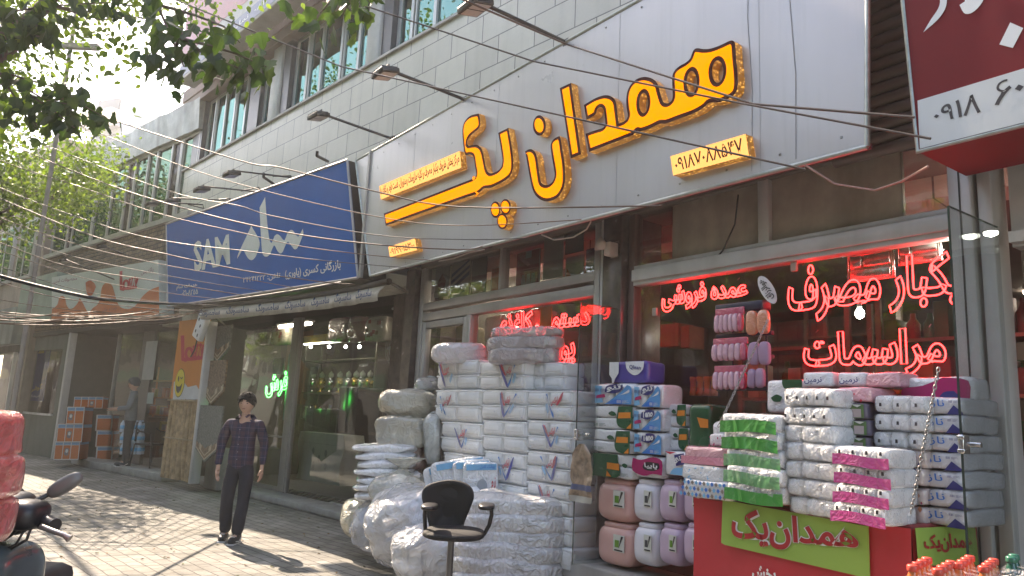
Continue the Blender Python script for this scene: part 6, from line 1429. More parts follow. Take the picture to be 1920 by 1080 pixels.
def goods(fr, u0, u1, y, z, n, seed, lab, grp):
    r = random.Random(seed); w_ = (u1-u0)/n
    for i in range(n):
        a = u0+w_*i+.01; h = r.uniform(.12, .30); k = r.random(); mb = MB()
        if k < .5: mb.lathe([(w_*.36, 0), (w_*.4, .01), (w_*.4, h*.6), (w_*.18, h*.8), (w_*.16, h)], (a+w_*.45, y+.1, z), 10); nm, ct_ = 'bottle', 'bottle'
        else: mb.box(a, a+w_*.86, y, y+.2, z, z+h, 0, .006); nm, ct_ = 'carton', 'carton'
        solo(nm, lab % ct_, ct_, mb, r.choice(cols), None, fr, grp)
for j, z in enumerate((.91, 1.41, 1.91)): goods(A, 7.4, 10.5, 3.25, z, 16, 300+j, 'dim %s on the back shelves inside the lit-sign shop', 'goods on the back shelves')
for j, z in enumerate((.86, 1.26, 1.66)): goods(A, 8.0, 8.88, 1.22, z, 7, 320+j, 'dim %s on the shelves just inside the doorway', 'goods inside the doorway')
shelfunit('steel shelves of stock behind the big neon words', A, 8.98, 10.5, 1.5, 1.85, (.9, 1.3, 1.7, 2.1), steel)
for j, z in enumerate((.91, 1.31, 1.71, 2.11)): goods(A, 9.0, 10.45, 1.52, z, 12, 340+j, '%s on the shelves behind the big neon words', 'goods behind the big neon words')
for i, (x0, y0, x1, y1) in enumerate(((1232, 607, 1272, 650), (1276, 611, 1292, 652))):
    u0, u1, z0, z1 = R_(x0, y0, x1, y1, -.9); mb = MB(); mb.box(u0, u1, .9, 1.1, z0, z1, 0, .004); solo('cardboard_box', ('brown cardboard box seen through the glass right of the pillar', 'narrow brown cardboard box beside the wider one behind the glass')[i], 'box', mb, pm('cardboard', (.26, .17, .10), .8), None, A)
for i, x in enumerate((1300, 1313, 1326, 1339)):
    c = A.q(x, 742, -.7); mb = MB(); mb.lathe([(.03, 0), (.03, .03), (.024, .04), (.024, .11), (.03, .12), (.03, .15)], (c.x, c.y, c.z), 12); solo('thread_spool', 'mustard spool standing in a row behind the doorway glass', 'spool', mb, pm('mustard', (.34, .24, .05), .5), None, A, 'mustard spools')
tray_m = pm('foil_tray', (.62, .58, .55), .22, .95, .15, 30, bump=.4, bscale=25)
for i, (x0, y0, x1, y1) in enumerate(((1588, 472, 1678, 526), (1682, 455, 1766, 494))):
    u0, u1, z0, z1 = R_(x0, y0, x1, y1, -.12); mb = MB(); mb.box(u0, u1, .12, .135, z0, z1, 0, .006)
    mb.tube([(u0+.01, .116, z0+.01), (u1-.01, .116, z0+.01), (u1-.01, .116, z1-.01), (u0+.01, .116, z1-.01)], .007, 6, 0, True)
    w_ = u1-u0; h = z1-z0
    for (a, b, c_, d) in ((.08, .5, .32, .9), (.38, .5, .92, .9), (.08, .1, .92, .42)): mb.box(u0+w_*a, u0+w_*c_, .108, .12, z0+h*b, z0+h*d, 0, .008)
    solo('foil_tray', ('compartment foil tray fixed to the glass above the neon words', 'foil tray fixed to the glass at the top right, partly crinkled')[i], 'foil tray', mb, tray_m, None, A)
for i, (x, y) in enumerate(((1489, 500), (1228, 585))):
    c = A.q(x, y, .02); mb = MB(); mb.box(c.x-.02, c.x+.02, -.03, -.012, c.z-.03, c.z+.03, 0, .004); solo('wall_switch', ('small beige box on the glass at the left of the big neon words', 'small beige box on the glass below the left end of the small neon words')[i], 'box', mb, pm('old_beige_plastic', (.45, .36, .30), .5), None, A)
# posters behind the upper left glass
def poster(label, x0, y0, x1, y1, cs, draw=None):
    u0, u1, z0, z1 = R_(x0, y0, x1, y1, -.03); mb = MB(); mb.box(u0, u1, .03, .036, z0, z1)
    if draw: draw(mb, u0, u1, .0285, z0, z1)
    solo('poster', label, 'poster', mb, cs, None, A)
pg = pm('poster_grey', (.30, .29, .28), .5); 
def bl_(L, m, n=3): return lambda mb, u0, u1, y, z0, z1: blob(mb, u0, u1, y, z0, z1, L, m, .002, n)
poster('grey poster with a round red blot, leftmost in the upper window', 816, 500, 842, 556, [pg, pm('poster_maroon', (.16, .03, .03), .5)], bl_([(.2, .5), (.5, .75), (.8, .5), (.7, .25), (.5, .12), (.3, .25)], 1))
def stripes(mb, u0, u1, y, z0, z1):
    for k in range(3): blob(mb, u0, u1, y, z0, z1, [(.05, .2+.18*k), (.95, .55+.18*k), (.95, .66+.15*k), (.05, .3+.18*k)], 1, .002, 1)
    blob(mb, u0, u1, y, z0, z1, [(.6, .12), (.7, .2), (.8, .12)], 1, .002, 1)
poster('white poster with three slanted dark blue stripes', 845, 487, 882, 558, [pg, pm('poster_blue', (.03, .045, .14), .5)], stripes)
poster('dark poster between the striped and the orange ones', 884, 484, 912, 552, [pm('poster_dark', (.07, .06, .06), .5), pm('poster_maroon', (.16, .03, .03), .5)], bl_([(.1, .05), (.9, .05), (.8, .25), (.2, .25)], 1))
poster('small framed orange poster left of the window bar', 921, 500, 951, 547, [pm('poster_frame', (.36, .30, .25), .5), pm('poster_orange', (.46, .10, .03), .5)], bl_([(.06, .05), (.94, .05), (.94, .95), (.06, .95)], 1, 1))
def redp(mb, u0, u1, y, z0, z1):
    blob(mb, u0, u1, y, z0, z1, [(.02, .2), (.98, .2), (.98, .98), (.02, .98)], 1, .002, 1); blob(mb, u0, u1, y, z0, z1, [(.4, .82), (.65, .82), (.65, .99), (.4, .99)], 0, .003, 1)
    for k in range(3): blob(mb, u0, u1, y, z0, z1, [(.25+.2*k, .22), (.45+.2*k, .22), (.42+.2*k, .45), (.28+.2*k, .45)], 0, .003)
poster('tall red poster with pale figures right of the window bar', 968, 470, 1012, 550, [pg, pm('poster_red', (.30, .03, .035), .5)], redp)
poster('plain pale paper sheet in the upper window', 1019, 440, 1056, 522, [pm('poster_pale', (.40, .39, .36), .6)])
poster('white poster with an orange triangle near the horn speaker', 1060, 480, 1094, 538, [pm('poster_pale', (.40, .39, .36), .6), pm('poster_orange', (.46, .10, .03), .5)], bl_([(.03, .1), (.5, .2), (.1, .65)], 1, 1))
poster('dark sheet above the orange triangle poster', 1060, 430, 1094, 474, [pm('poster_black', (.035, .02, .018), .5)])
poster('grey-blue poster next to the shop post', 1098, 465, 1126, 535, [pm('poster_greyblue', (.10, .10, .14), .5), pm('poster_maroon', (.16, .03, .03), .5)])
poster('yellow sheet behind the left neon word', 1013, 575, 1034, 612, [pm('poster_yellow', (.40, .22, .03), .5)])
poster('pale striped sheet in the narrow left pane', 873, 593, 880, 640, [pm('poster_pale', (.40, .39, .36), .6)])
for i, (x0, y0, x1, y1) in enumerate(((835, 610, 872, 660), (905, 590, 940, 640), (945, 580, 1010, 620))):
    u0, u1, z0, z1 = R_(x0, y0, x1, y1, -.4); mb = MB(); mb.pillow(((u0+u1)/2, .55, (z0+z1)/2), ((u1-u0)/2, .15, (z1-z0)/2), 6, 8, .01, 5, i); solo('stock_bundle', ('tan bundle behind the narrow left pane', 'pale bundle behind the left neon word', 'pinkish bundle behind the middle of the left neon word')[i], 'bundle', mb, (pm('tan_bundle', (.25, .20, .13), .7), paperw, palep)[i], None, A)

# ------------------------------------------------------------ inside the household shop
def BR(x0, y0, x1, y1, out): return R_(x0, y0, x1, y1, out, B)
shelfunit('steel shelf with a lit strip holding samovars in the household shop', B, B.u_at(566, 1.8, -2.4), B.u_at(700, 1.8, -2.4), 2.4, 2.8, (1.2, 1.72, 2.35), steel)
u0, u1, z0, z1 = BR(570, 618, 705, 638, -2.35); mb = MB(); mb.box(u0, u1, 2.35, 2.39, z0, z1); solo('yellow_shelf_board', 'mustard yellow board over the lit samovar shelf', 'board', mb, pm('mustard_board', (.36, .25, .04), .5), None, B)
mb = MB(); mb.box(u0, u1, 2.36, 2.40, z0-.03, z0-.005); solo('light_strip', 'lit white strip under the mustard yellow board', 'light', mb, emis('lit_strip', (.9, 1, .95), 3.5), None, B)
for i, x in enumerate((583, 617, 648, 674)):
    c = B.q(x, 650, -2.3); mb = MB(); mb.ell(c, (.03, .03, .03), 10); solo('shelf_bulb', 'small lit bulb along the shelf edge above the samovars', 'light bulb', mb, bulb_m, None, B, 'bulbs along the samovar shelf')
brass = pm('brass', (.62, .42, .12), .25, .9); chrome = pm('chrome', (.66, .66, .64), .18, .95); porc = pm('porcelain', (.70, .70, .66), .2)
for i, x in enumerate((584, 600, 617, 634, 650, 664, 676, 690)):
    c = B.q(x, 700, -2.5); z = 1.73; m = (chrome, brass)[i % 2]
    t = thing('samovar', 'shining samovar with a teapot on the lit shelf', 'samovar', (c.x, 2.55, z), B, 'samovars on the lit shelf')
    mb = MB(); mb.lathe([(.06, 0), (.07, .02), (.03, .05), (.09, .12), (.10, .2), (.07, .27), (.05, .29)], (c.x, 2.55, z), 14); mb.tube([(c.x, 2.46, z+.12), (c.x, 2.42, z+.12), (c.x, 2.42, z+.09)], .008, 5); part(t, 'body', mb, m)
    mb = MB(); mb.lathe([(.03, .29), (.055, .32), (.05, .37), (.02, .40), (.01, .42)], (c.x, 2.55, z), 12); mb.tube([(c.x+.04, 2.55, z+.33), (c.x+.08, 2.55, z+.36)], .007, 5); part(t, 'teapot', mb, porc)
rg = random.Random(5)
for j, z in enumerate((1.22,)):
    for i in range(9):
        u = B.u_at(570, 1.4, -2.5)+i*.19; mb = MB(); h = rg.uniform(.12, .3); mb.lathe([(.05, 0), (.06, h*.4), (.03, h*.8), (.035, h)], (u, 2.55, z), 12); solo('vase', 'dim vessel on the shelf below the samovars', 'vessel', mb, rg.choice((chrome, brass, porc, cols[4])), None, B, 'vessels below the samovars')
for i, (x0, y0, x1, y1, c, l) in enumerate(((474, 600, 506, 648, (.20, .10, .12), 'dim mauve bedding bag hanging near the shop ceiling, leftmost'), (506, 604, 537, 646, (.50, .45, .36), 'cream bag with brown squares hanging left of the mullion'), (612, 590, 650, 640, (.36, .10, .13), 'red and pink bedding bag hanging right of the mullion'), (648, 592, 676, 640, (.40, .12, .15), 'pink bedding bag hanging beside the patterned cream one'), (682, 592, 722, 640, (.56, .50, .42), 'cream bag with brown and red squares hanging under the awning'), (734, 582, 770, 630, (.50, .05, .06), 'bright red bedding bag hanging at the right of the window'), (742, 628, 772, 650, (.06, .05, .07), 'dark folded bundle under the bright red bag'))):
    u0, u1, z0, z1 = BR(x0, y0, x1, y1, -1.15); mb = MB(); mb.pillow(((u0+u1)/2, 1.25, (z0+z1)/2), ((u1-u0)/2, .1, (z1-z0)/2), 5, 10, .02, 5, i)
    if c[0] >= .5 and c[1] > .4:
        r = random.Random(i)
        for k in range(9):
            a, b = r.uniform(.12, .78), r.uniform(.1, .75); blob(mb, u0, u1, 1.13, z0, z1, [(a, b), (a+.13, b), (a+.13, b+.15), (a, b+.15)], 1+k % 2, .004, 1)
    solo('bedding_bag', l, 'bag', mb, [film('bedding_%d' % i, c, 1, .4, 8), pm('square_brown', (.20, .11, .06), .6), pm('square_red', (.30, .05, .04), .6)], None, B)
t = thing('white_cabinet', 'white shoe cabinet with oval cut-outs and curved sides behind the shop glass', 'cabinet', B.q(600, 905, -1.1), B)
u0, u1, z0, z1 = BR(560, 812, 640, 905, -1.1); mb = MB(); pr = []
n = 14
for k in range(n+1): f = k/n; pr.append((u0+.05*math.sin(f*6.3)-.02, z0+(z1-z0)*f))
for k in range(n, -1, -1): f = k/n; pr.append((u1-.05*math.sin(f*6.3)+.02, z0+(z1-z0)*f))
if area(pr) < 0: pr.reverse()
mb.prism(pr, 1.1, 1.45, back=True); part(t, 'carcass', mb, pm('cabinet_white', (.58, .62, .58), .4))
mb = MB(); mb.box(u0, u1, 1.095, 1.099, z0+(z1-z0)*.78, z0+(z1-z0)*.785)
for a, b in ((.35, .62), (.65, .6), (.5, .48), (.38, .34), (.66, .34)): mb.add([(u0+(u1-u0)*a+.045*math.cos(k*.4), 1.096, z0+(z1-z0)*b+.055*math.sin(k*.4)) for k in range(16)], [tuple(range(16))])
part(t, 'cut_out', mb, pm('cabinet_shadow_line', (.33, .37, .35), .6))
for i, (x0, y0, x1, y1, o, l) in enumerate(((628, 725, 664, 905, -1.5, 'tall black appliance standing in the household shop'), (572, 765, 618, 812, -1.35, 'black box set on the white cabinet'), (470, 760, 492, 900, -1.8, 'dark tall cabinet at the left inside the household shop'))):
    u0, u1, z0, z1 = BR(x0, y0, x1, y1, o); mb = MB(); mb.box(u0, u1, -o, -o+.5, max(.1, z0), z1, 0, .015); mb.box(u0+.03, u1-.03, -o-.006, -o+.001, max(.15, z0+.05), z1-.05, 0, .004); mb.tube([(u0+.05, -o-.02, z0+(z1-z0)*.4), (u0+.05, -o-.02, z0+(z1-z0)*.7)], .01, 6, 1); solo('appliance', l, 'appliance', mb, [pm('gloss_black', (.02, .02, .022), .2, coat=.6), chrome], None, B)
c = B.q(742, 652, -1.3); mb = MB(); T = Matrix.Translation(c) @ Matrix.Rotation(R(90), 4, 'X')
for r in (.07, .14, .21, .26): mb.tube([T @ Vector((r*math.cos(a*.3), r*math.sin(a*.3), .03*math.cos(r*5))) for a in range(21)], .004, 4, 0, True)
for k in range(4): mb.pillow((0, 0, 0), (.03, .10, .008), 3, 6, 0, 1, 0, 0, T @ Matrix.Rotation(k*math.pi/2, 4, 'Z') @ Matrix.Translation((0, .12, 0)))
mb.tube([c, c+Vector((0, .05, -.6))], .015, 6); solo('fan', 'round wire-guard fan at the right inside the household shop', 'fan', mb, pm('fan_grey', (.28, .32, .33), .4), None, B)
for i, (x0, y0, x1, y1, l) in enumerate(((512, 672, 532, 702, 'white paper sheet taped inside the household shop glass above the green neon word'), (582, 688, 596, 702, 'small white price card on the samovar shelf'), (755, 645, 765, 664, 'small yellowish card on the right edge of the household shop glass'))):
    u0, u1, z0, z1 = BR(x0, y0, x1, y1, -.83); mb = MB(); mb.box(u0, u1, .83, .834, z0, z1); solo('paper_sheet', l, 'paper', mb, pm('paper_grey', (.45, .48, .46), .7), None, B)
# rolled patterned carpets in front
carp = pm('carpet_brown', (.27, .19, .13), .95, 0, .6, 26); carp2 = pm('carpet_grey', (.20, .20, .175), .95, 0, .5, 30); carp3 = pm('carpet_cream', (.52, .43, .30), .95, 0, .3, 40)
for i, (x0, y0, x1, y1, l) in enumerate(((392, 612, 430, 680, 'hanging carpet end with a cream chevron, uppermost by the orange banner'), (380, 676, 420, 760, 'hanging patterned brown carpet end in the middle of the carpet column'), (366, 760, 412, 868, 'hanging grey carpet with a cream border point at the bottom of the column'))):
    o = .06+.08*i; u0, u1, z0, z1 = BR(x0, y0, x1, y1, o); um = (u0+u1)/2; mb = MB(); y = -o
    mb.prism([(u0, z0+.22), (um, z0), (u1, z0+.22), (u1, z1), (u0, z1)], y, y+.03, back=True)
    for k, (s, m) in enumerate(((.98, 1), (.78, 2), (.5, 1), (.3, 2))): 
        w_ = (u1-u0)/2*s; zz = z0+.03+(1-s)*.12; mb.add([(um-w_, y-.003-.002*k, zz+.22*s), (um, y-.003-.002*k, zz), (um+w_, y-.003-.002*k, zz+.22*s), (um+w_, y-.003-.002*k, zz+.22*s+.09), (um, y-.003-.002*k, zz+.09), (um-w_, y-.003-.002*k, zz+.22*s+.09)], [(0, 1, 4, 5), (1, 2, 3, 4)], m)
    solo('hanging_carpet', l, 'carpet', mb, [carp if i == 1 else carp2, carp3, carp], None, B)
u0, u1, z0, z1 = BR(386, 840, 410, 890, -.2); mb = MB(); mb.box(u0, u1, .2, .5, 0.02, z1, 0, .01); solo('grey_plinth', 'grey concrete block at the foot of the hanging carpets', 'block', mb, concrete, None, B)
# metal ramp and step before the household shop
P = [B.gq(500, 932, .02), B.gq(612, 957, .02), B.gq(650, 938, .14), B.gq(545, 917, .14)]
t = thing('metal_ramp', 'dark ribbed metal ramp lying against the household shop step', 'ramp', ((P[0].x+P[1].x)/2, P[0].y, 0), B); mb = MB(); mb.hexa([(p.x, p.y, max(0, p.z-.05)) for p in P]+[tuple(p) for p in P]); part(t, 'plate', mb, pm('rusty_dark_steel', (.07, .058, .05), .6, .4, .4, 12))
f = quad_map([P[3], P[2], P[1], P[0]]); mb = MB()
for k in range(9): a = .06+k*.11; mb.tube([f(a, .04)+Vector((0, 0, .008)), f(a, .96)+Vector((0, 0, .008))], .012, 5)
part(t, 'rib', mb, pm('rusty_dark_steel', (.07, .058, .05), .6, .4, .4, 12))
a = B.gq(622, 940, .12); mb = MB(); mb.box(a.x, a.x+1.6, a.y-.05, .8, 0, .12, 0, .02); solo('stone_step', 'pale stone step between the ramp and the heap of bags', 'step', mb, concrete, None, B)

# ------------------------------------------------------------ dairy shop goods
def CR_(x0, y0, x1, y1, o): return R_(x0, y0, x1, y1, o, C)
u0, u1, z0, z1 = CR_(328, 600, 384, 748, .35)
t = thing('orange_banner', 'tall orange banner with a red brush word and a winking yellow face', 'banner', ((u0+u1)/2, -.35, z0), C)
mb = MB(); mb.box(u0, u1, -.35, -.32, z0, z1); part(t, 'sheet', mb, pm('banner_orange', (.60, .20, .03), .5, var=.12, scale=2))
def CQ(L, o=.352): return [C.q(x, y, o) for x, y in L]
mb = MB(); mb.add([tuple(p) for p in CQ([(326, 716), (342, 712), (352, 726), (368, 722), (376, 735), (384, 730), (380, 749), (324, 749)], .354)], [(7, 6, 5, 4, 3, 2, 1, 0)]); part(t, 'white_wave', mb, pm('wave_white', (.52, .53, .54), .5))
mb = MB(); lom(mb, quad_map(CQ([(338, 628), (384, 622), (384, 676), (340, 678)], .354)), .003); mb.m = [0]*len(mb.m)
k0 = len(mb.v); part(t, 'red_word', mb, red_p)
mb = MB(); ce = C.q(337, 718, .358); T = Matrix.Translation(ce); 
def disc(mb, cx, cz, rx, rz, y, m, n=24): mb.add([(cx+rx*math.cos(2*math.pi*k/n), y, cz+rz*math.sin(2*math.pi*k/n)) for k in range(n)], [tuple(range(n))], m)
rr_ = .17; disc(mb, ce.x, ce.z, rr_*1.06, rr_*1.45, -.358, 1); disc(mb, ce.x, ce.z, rr_, rr_*1.38, -.361, 0); disc(mb, ce.x-.05, ce.z+.07, .022, .05, -.364, 1); mb.tube([(ce.x+.02, -.364, ce.z+.09), (ce.x+.06, -.364, ce.z+.07), (ce.x+.1, -.364, ce.z+.1)], .009, 4, 1)
mb.add([(ce.x+a, -.364, ce.z+b) for a, b in ((-.12, -.03), (-.06, -.06), (.03, -.06), (.11, .0), (.08, -.12), (.0, -.18), (-.08, -.14))], [(0, 6, 5, 4, 3, 2, 1)], 1); part(t, 'winking_face', mb, [pm('face_yellow', (.66, .52, .04), .4), blk])
u0, u1, z0, z1 = CR_(316, 748, 380, 862, .3); t = thing('log_panel', 'rack of upright split logs with two cross rails under the orange banner', 'log rack', ((u0+u1)/2, -.3, max(0, z0)), C)
r = random.Random(9); n = 9
wood = pm('log_bark', (.44, .31, .18), .85, 0, .5, 10, bump=.5, bscale=20)
for i in range(n):
    a = u0+(u1-u0)*(i+.5)/n; rw = (u1-u0)/n*r.uniform(.38, .52); mb = MB(); mb.tube([(a+r.uniform(-.02, .02), -.30+r.uniform(-.02, .02), .14), (a+r.uniform(-.02, .02), -.30+r.uniform(-.03, .03), .6), (a+r.uniform(-.02, .02), -.30, z1-.02+r.uniform(-.03, .02))], [rw*r.uniform(.9, 1.1), rw, rw*r.uniform(.8, 1)], 8); part(t, 'log', mb, wood)
mb = MB()
for z in ((z1+.14)/2, z1-.03): mb.box(u0, u1, -.385, -.365, z-.012, z+.012, 0, .003)
part(t, 'rail', mb, pm('rail_wood', (.34, .26, .16), .7))
a = C.u_at(379, 1.6, .4); mb = MB(); mb.box(a, a+.07, -.46, -.3, .14, 2.75, 0, .006); solo('white_door_jamb', 'slanting white door jamb between the logs and the carpets', 'post', mb, alu_w, None, C)
c = C.q(378, 612, .6); t = thing('string_lamp', 'white perforated lamp housing hanging at the awning left end', 'lamp', c, C); mb = MB(); T = Matrix.Translation(c) @ Matrix.Rotation(R(25), 4, 'Y'); mb.box(-.13, .13, -.05, .05, -.22, .22, 0, .02, T); part(t, 'housing', mb, white_p)
mb = MB()
for a, b in ((-.05, .1), (.05, .02), (-.04, -.1), (.06, -.14)): mb.add([T @ Vector((a+.02*math.cos(k*.63), -.053, b+.03*math.sin(k*.63))) for k in range(10)], [tuple(range(10))])
mb.tube([T @ Vector((0, 0, -.22)), T @ Vector((.03, 0, -.4)), T @ Vector((-.02, 0, -.55))], .012, 5); part(t, 'vent', mb, blk)
# cartons
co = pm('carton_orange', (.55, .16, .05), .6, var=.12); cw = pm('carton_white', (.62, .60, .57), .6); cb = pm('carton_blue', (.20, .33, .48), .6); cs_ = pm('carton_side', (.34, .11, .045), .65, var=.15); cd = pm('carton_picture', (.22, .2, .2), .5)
def carton(label, x0, y0, x1, y1, Y, deep, pic, seed):
    c = dep((x0+x1)/2, y1, Y); w_ = (x1-x0)*Y/FPX*1.03; h = (y1-y0)*Y/FPX; T = Matrix.Translation(c) @ Matrix.Rotation(R(-2.5), 4, 'Y') @ Matrix.Rotation(R(14), 4, 'Z'); mb = MB()
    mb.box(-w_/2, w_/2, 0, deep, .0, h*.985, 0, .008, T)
    P = lambda a0, a1, b0, b1, d, m: mb.add([T @ Vector((-w_/2+w_*a, -d, h*b)) for a, b in ((a0, b0), (a1, b0), (a1, b1), (a0, b1))], [(0, 1, 2, 3)], m)
    P(.02, .98, .01, .97, .002, 1); P(.1, .9, .06, .74, .004, 2); P(.1, .9, .76, .93, .004, 3)
    if pic: mb.add([T @ Vector((-w_/2+w_*(.5+.26*math.cos(k*.5)*(1.2 if k % 3 else .7)), -.006, h*(.42+.2*math.sin(k*.5)))) for k in range(13)], [tuple(range(13))], 4); mb.add([T @ Vector((-w_/2+w_*(.5+.14*math.cos(k*.5)), -.008, h*(.46+.1*math.sin(k*.5)))) for k in range(13)], [tuple(range(13))], 1)
    mb.add([T @ Vector((w_/2+.002, deep*a, h*b)) for a, b in ((.02, .76), (.98, .76), (.98, .93), (.02, .93))], [(0, 1, 2, 3)], 3)
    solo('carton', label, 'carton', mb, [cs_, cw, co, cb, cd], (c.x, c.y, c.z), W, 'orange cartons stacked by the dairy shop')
Yc = 15.6
for k, (row, ys, xs) in enumerate((('bottom', (827, 863), ((101, 116), (116, 131), (131, 146))), ('second', (795, 830), ((106, 121), (121, 136), (136, 152))), ('third', (763, 796), ((124, 139), (139, 155))))):
    for i, (x0, x1) in enumerate(xs): carton('orange and white milk carton box, %s row of the front stack, %s' % (row, ('leftmost', 'next to the leftmost' if len(xs) > 2 else 'right-hand', 'rightmost')[i]), x0, ys[0], x1, ys[1]-.2*i, Yc+.02*i-.02*k, .62, (i+k) % 2 == (1 if k == 0 else 0), k*3+i)
for i in range(4): carton('orange carton box in the short top row behind the front stack, %s' % ('first from the left', 'second from the left', 'third from the left', 'fourth from the left')[i], 138+i*13.4, 744, 151+i*13.4, 766, 17.0, .4, i == 2, 20+i)
for i in range(3): carton('dim orange carton box in the stack beside the standing man, %s' % ('upper', 'middle', 'lowest')[i], 180, 778+i*30, 208, 808+i*30, 16.6, .5, False, 30+i)
# water bottles, chair, counter, shelves
mb = MB()
t = thing('water_bottles', 'shrink-wrapped stack of clear water bottles with blue labels by the black chair', 'bottle pack', dep(246, 852, 14.9), W)
for lv in range(3):
    for i in range(4):
        for j in range(2):
            c = dep(229+i*10.5, 852-lv*21, 14.9)+Vector((0, j*.1, 0)); b = MB(); b.lathe([(.045, 0), (.05, .01), (.05, .16), (.02, .21), (.02, .225)], (c.x, c.y, c.z), 10); bo = part(t, 'bottle', b, pm('water_bottle', (.52, .60, .70), .15, coat=.6)); b = MB(); b.lathe([(.051, .06), (.051, .13)], (c.x, c.y, c.z), 10); lb_ = part(t, 'label_band', b, lblue); lb_.parent = bo
def armchair(label, p, rot):
    t = thing('black_chair', label, 'chair', p, W); T = Matrix.Translation(p) @ Matrix.Rotation(rot, 4, 'Z')
    mb = MB(); mb.box(-.24, .24, -.22, .22, .42, .46, 0, .02, T); part(t, 'seat', mb, black_p)
    mb = MB(); mb.box(-.24, .24, .2, .24, .48, .86, 0, .02, T); part(t, 'backrest', mb, black_p)
    for sx in (-1, 1):
        for sy in (-1, 1): mb = MB(); mb.tube([T @ Vector((sx*.26, sy*.25, 0)), T @ Vector((sx*.24, sy*.21, .44))], .016, 6); part(t, 'leg', mb, black_p)
        mb = MB(); mb.tube([T @ Vector((sx*.25, -.22, .42)), T @ Vector((sx*.27, -.2, .66)), T @ Vector((sx*.27, .1, .68)), T @ Vector((sx*.25, .22, .74))], .018, 6); part(t, 'armrest', mb, black_p)
p = dep(284, 852, 15.0); armchair('black slatted armchair on the step of the dairy shop', (p.x, p.y, .14), R(70))
mb = MB(); p = C.q(240, 745, -1.2); mb.box(p.x-1.0, p.x+.9, 1.2, 1.7, .13, 1.0, 0, .01); mb.box(p.x-1.05, p.x+.95, 1.15, 1.75, 1.0, 1.04, 0, .006); solo('shop_counter', 'dark sales counter behind the standing man in the dairy shop', 'counter', mb, pm('dark_wood', (.09, .06, .045), .5), None, C)
shelfunit('orange-stocked shelves behind the left glass of the dairy shop', C, -5.0, -3.3, 1.6, 1.95, (.75, 1.1, 1.5, 1.9), pm('orange_shelf', (.50, .17, .04), .5))
for j, z in enumerate((.76, 1.11, 1.51)): 
    for i in range(8):
        u = -4.95+i*.2; mb = MB(); h = rnd.uniform(.12, .26); mb.box(u, u+.15, 1.62, 1.8, z, z+h, 0, .008); solo('packet', 'small coloured packet on the orange shelves of the dairy shop', 'packet', mb, (cols[0], cols[1], cols[3], co)[(i+j) % 4], None, C, 'packets on the orange shelves')
for (x0, y0, x1, y1, o, c, l) in ((271, 640, 292, 712, -.38, (.42, .42, .40), 'pale notice sheets taped on the dairy shop glass'), (277, 736, 288, 757, -.38, (.40, .46, .44), 'small pale notice with an arrow on the dairy shop glass')):
    u0, u1, z0, z1 = CR_(x0, y0, x1, y1, o); mb = MB(); mb.box(u0, u1, .37, .376, z0, z1); solo('notice', l, 'notice', mb, pm('notice_%d' % x0, c, .6), None, C)
u0, u1, z0, z1 = CR_(42, 642, 88, 752, -.15); t = thing('navy_poster', 'tall navy poster with a phone and gold lettering in the far left window', 'poster', ((u0+u1)/2, .15, z0), C)
mb = MB(); mb.box(u0, u1, .15, .17, z0, z1); part(t, 'sheet', mb, pm('poster_navy', (.06, .07, .24), .4, var=.3, scale=3)); mb = MB(); f = quad_map(rectq(u0, u1, .148, z0, z1))
mb.tube([f(a, b) for a, b in ((.12, .52), (.38, .56), (.46, .32), (.2, .26), (.12, .52))], .012, 4, 0); mb.tube([f(a, b) for a, b in ((.1, .55), (.3, .78), (.42, .82))], .012, 4, 0); mb.add([f(a, b) for a, b in ((.55, .8), (.78, .8), (.78, .88), (.6, .88))], [(0, 1, 2, 3)], 1)
put_text(mb, 'گوشی', [f(.45, .24), f(.9, .3), f(.9, .18), f(.45, .14)], 1, .03); put_text(mb, 'فروشگاه', [f(.45, .1), f(.85, .12), f(.85, .06), f(.45, .05)], 0, .02); mb.box(u0, u1, .14, .16, z1, z1+.03, 0); part(t, 'print', mb, [pm('poster_white', (.5, .52, .6), .5), pm('poster_gold', (.5, .40, .12), .5)])
bulb('small orange-lit lamp in the far left window', C.q(94, 666, -.8), C, .04, False)

# ------------------------------------------------------------ across the road (mirrored in the glass)
for i, (u, w_, h, c) in enumerate(((-150, 40, 11, (.34, .30, .26)), (-109, 24, 8.5, (.3, .26, .2)), (-84, 22, 10.5, (.36, .33, .3)), (-61, 26, 9, (.3, .24, .18)), (-34, 14, 8.5, (.36, .30, .23)), (-19, 12, 10.5, (.40, .37, .33)), (-6, 11, 7.0, (.30, .22, .17)), (6, 12, 9.5, (.38, .34, .28)), (19, 14, 8, (.33, .30, .27)))):
    y = -21.5; t = thing('opposite_building', 'plain shop building across the road, mirrored in the shop glass', 'building', (u+w_/2, y, 0), B, 'buildings across the road')
    mb = MB(); mb.box(u, u+w_, y-8, y, -.12, h); part(t, 'wall', mb, pm('facade_%d' % i, c, .8, stain=.2))
    for k in range(int(w_/2.4)):
        for z in (4.2, 7.2):
            if z+1.6 < h: mb = MB(); mb.box(u+.7+k*2.4, u+2.1+k*2.4, y+.002, y+.05, z, z+1.6); part(t, 'window', mb, mirror_glass('far_window', (.5, .55, .6), .4))
    mb = MB(); mb.box(u+.5, u+w_-.5, y+.002, y+.1, .1, 2.7); part(t, 'shopfront', mb, pm('far_shopfront', (.05, .05, .05), .3))
    mb = MB(); mb.box(u+.3, u+w_-.3, y+.002, y+.3, 2.8, 3.7); part(t, 'sign_band', mb, pm('far_sign_%d' % i, ((.3, .05, .05), (.05, .12, .3), (.35, .3, .1), (.1, .25, .12), (.4, .4, .4))[i % 5], .5))
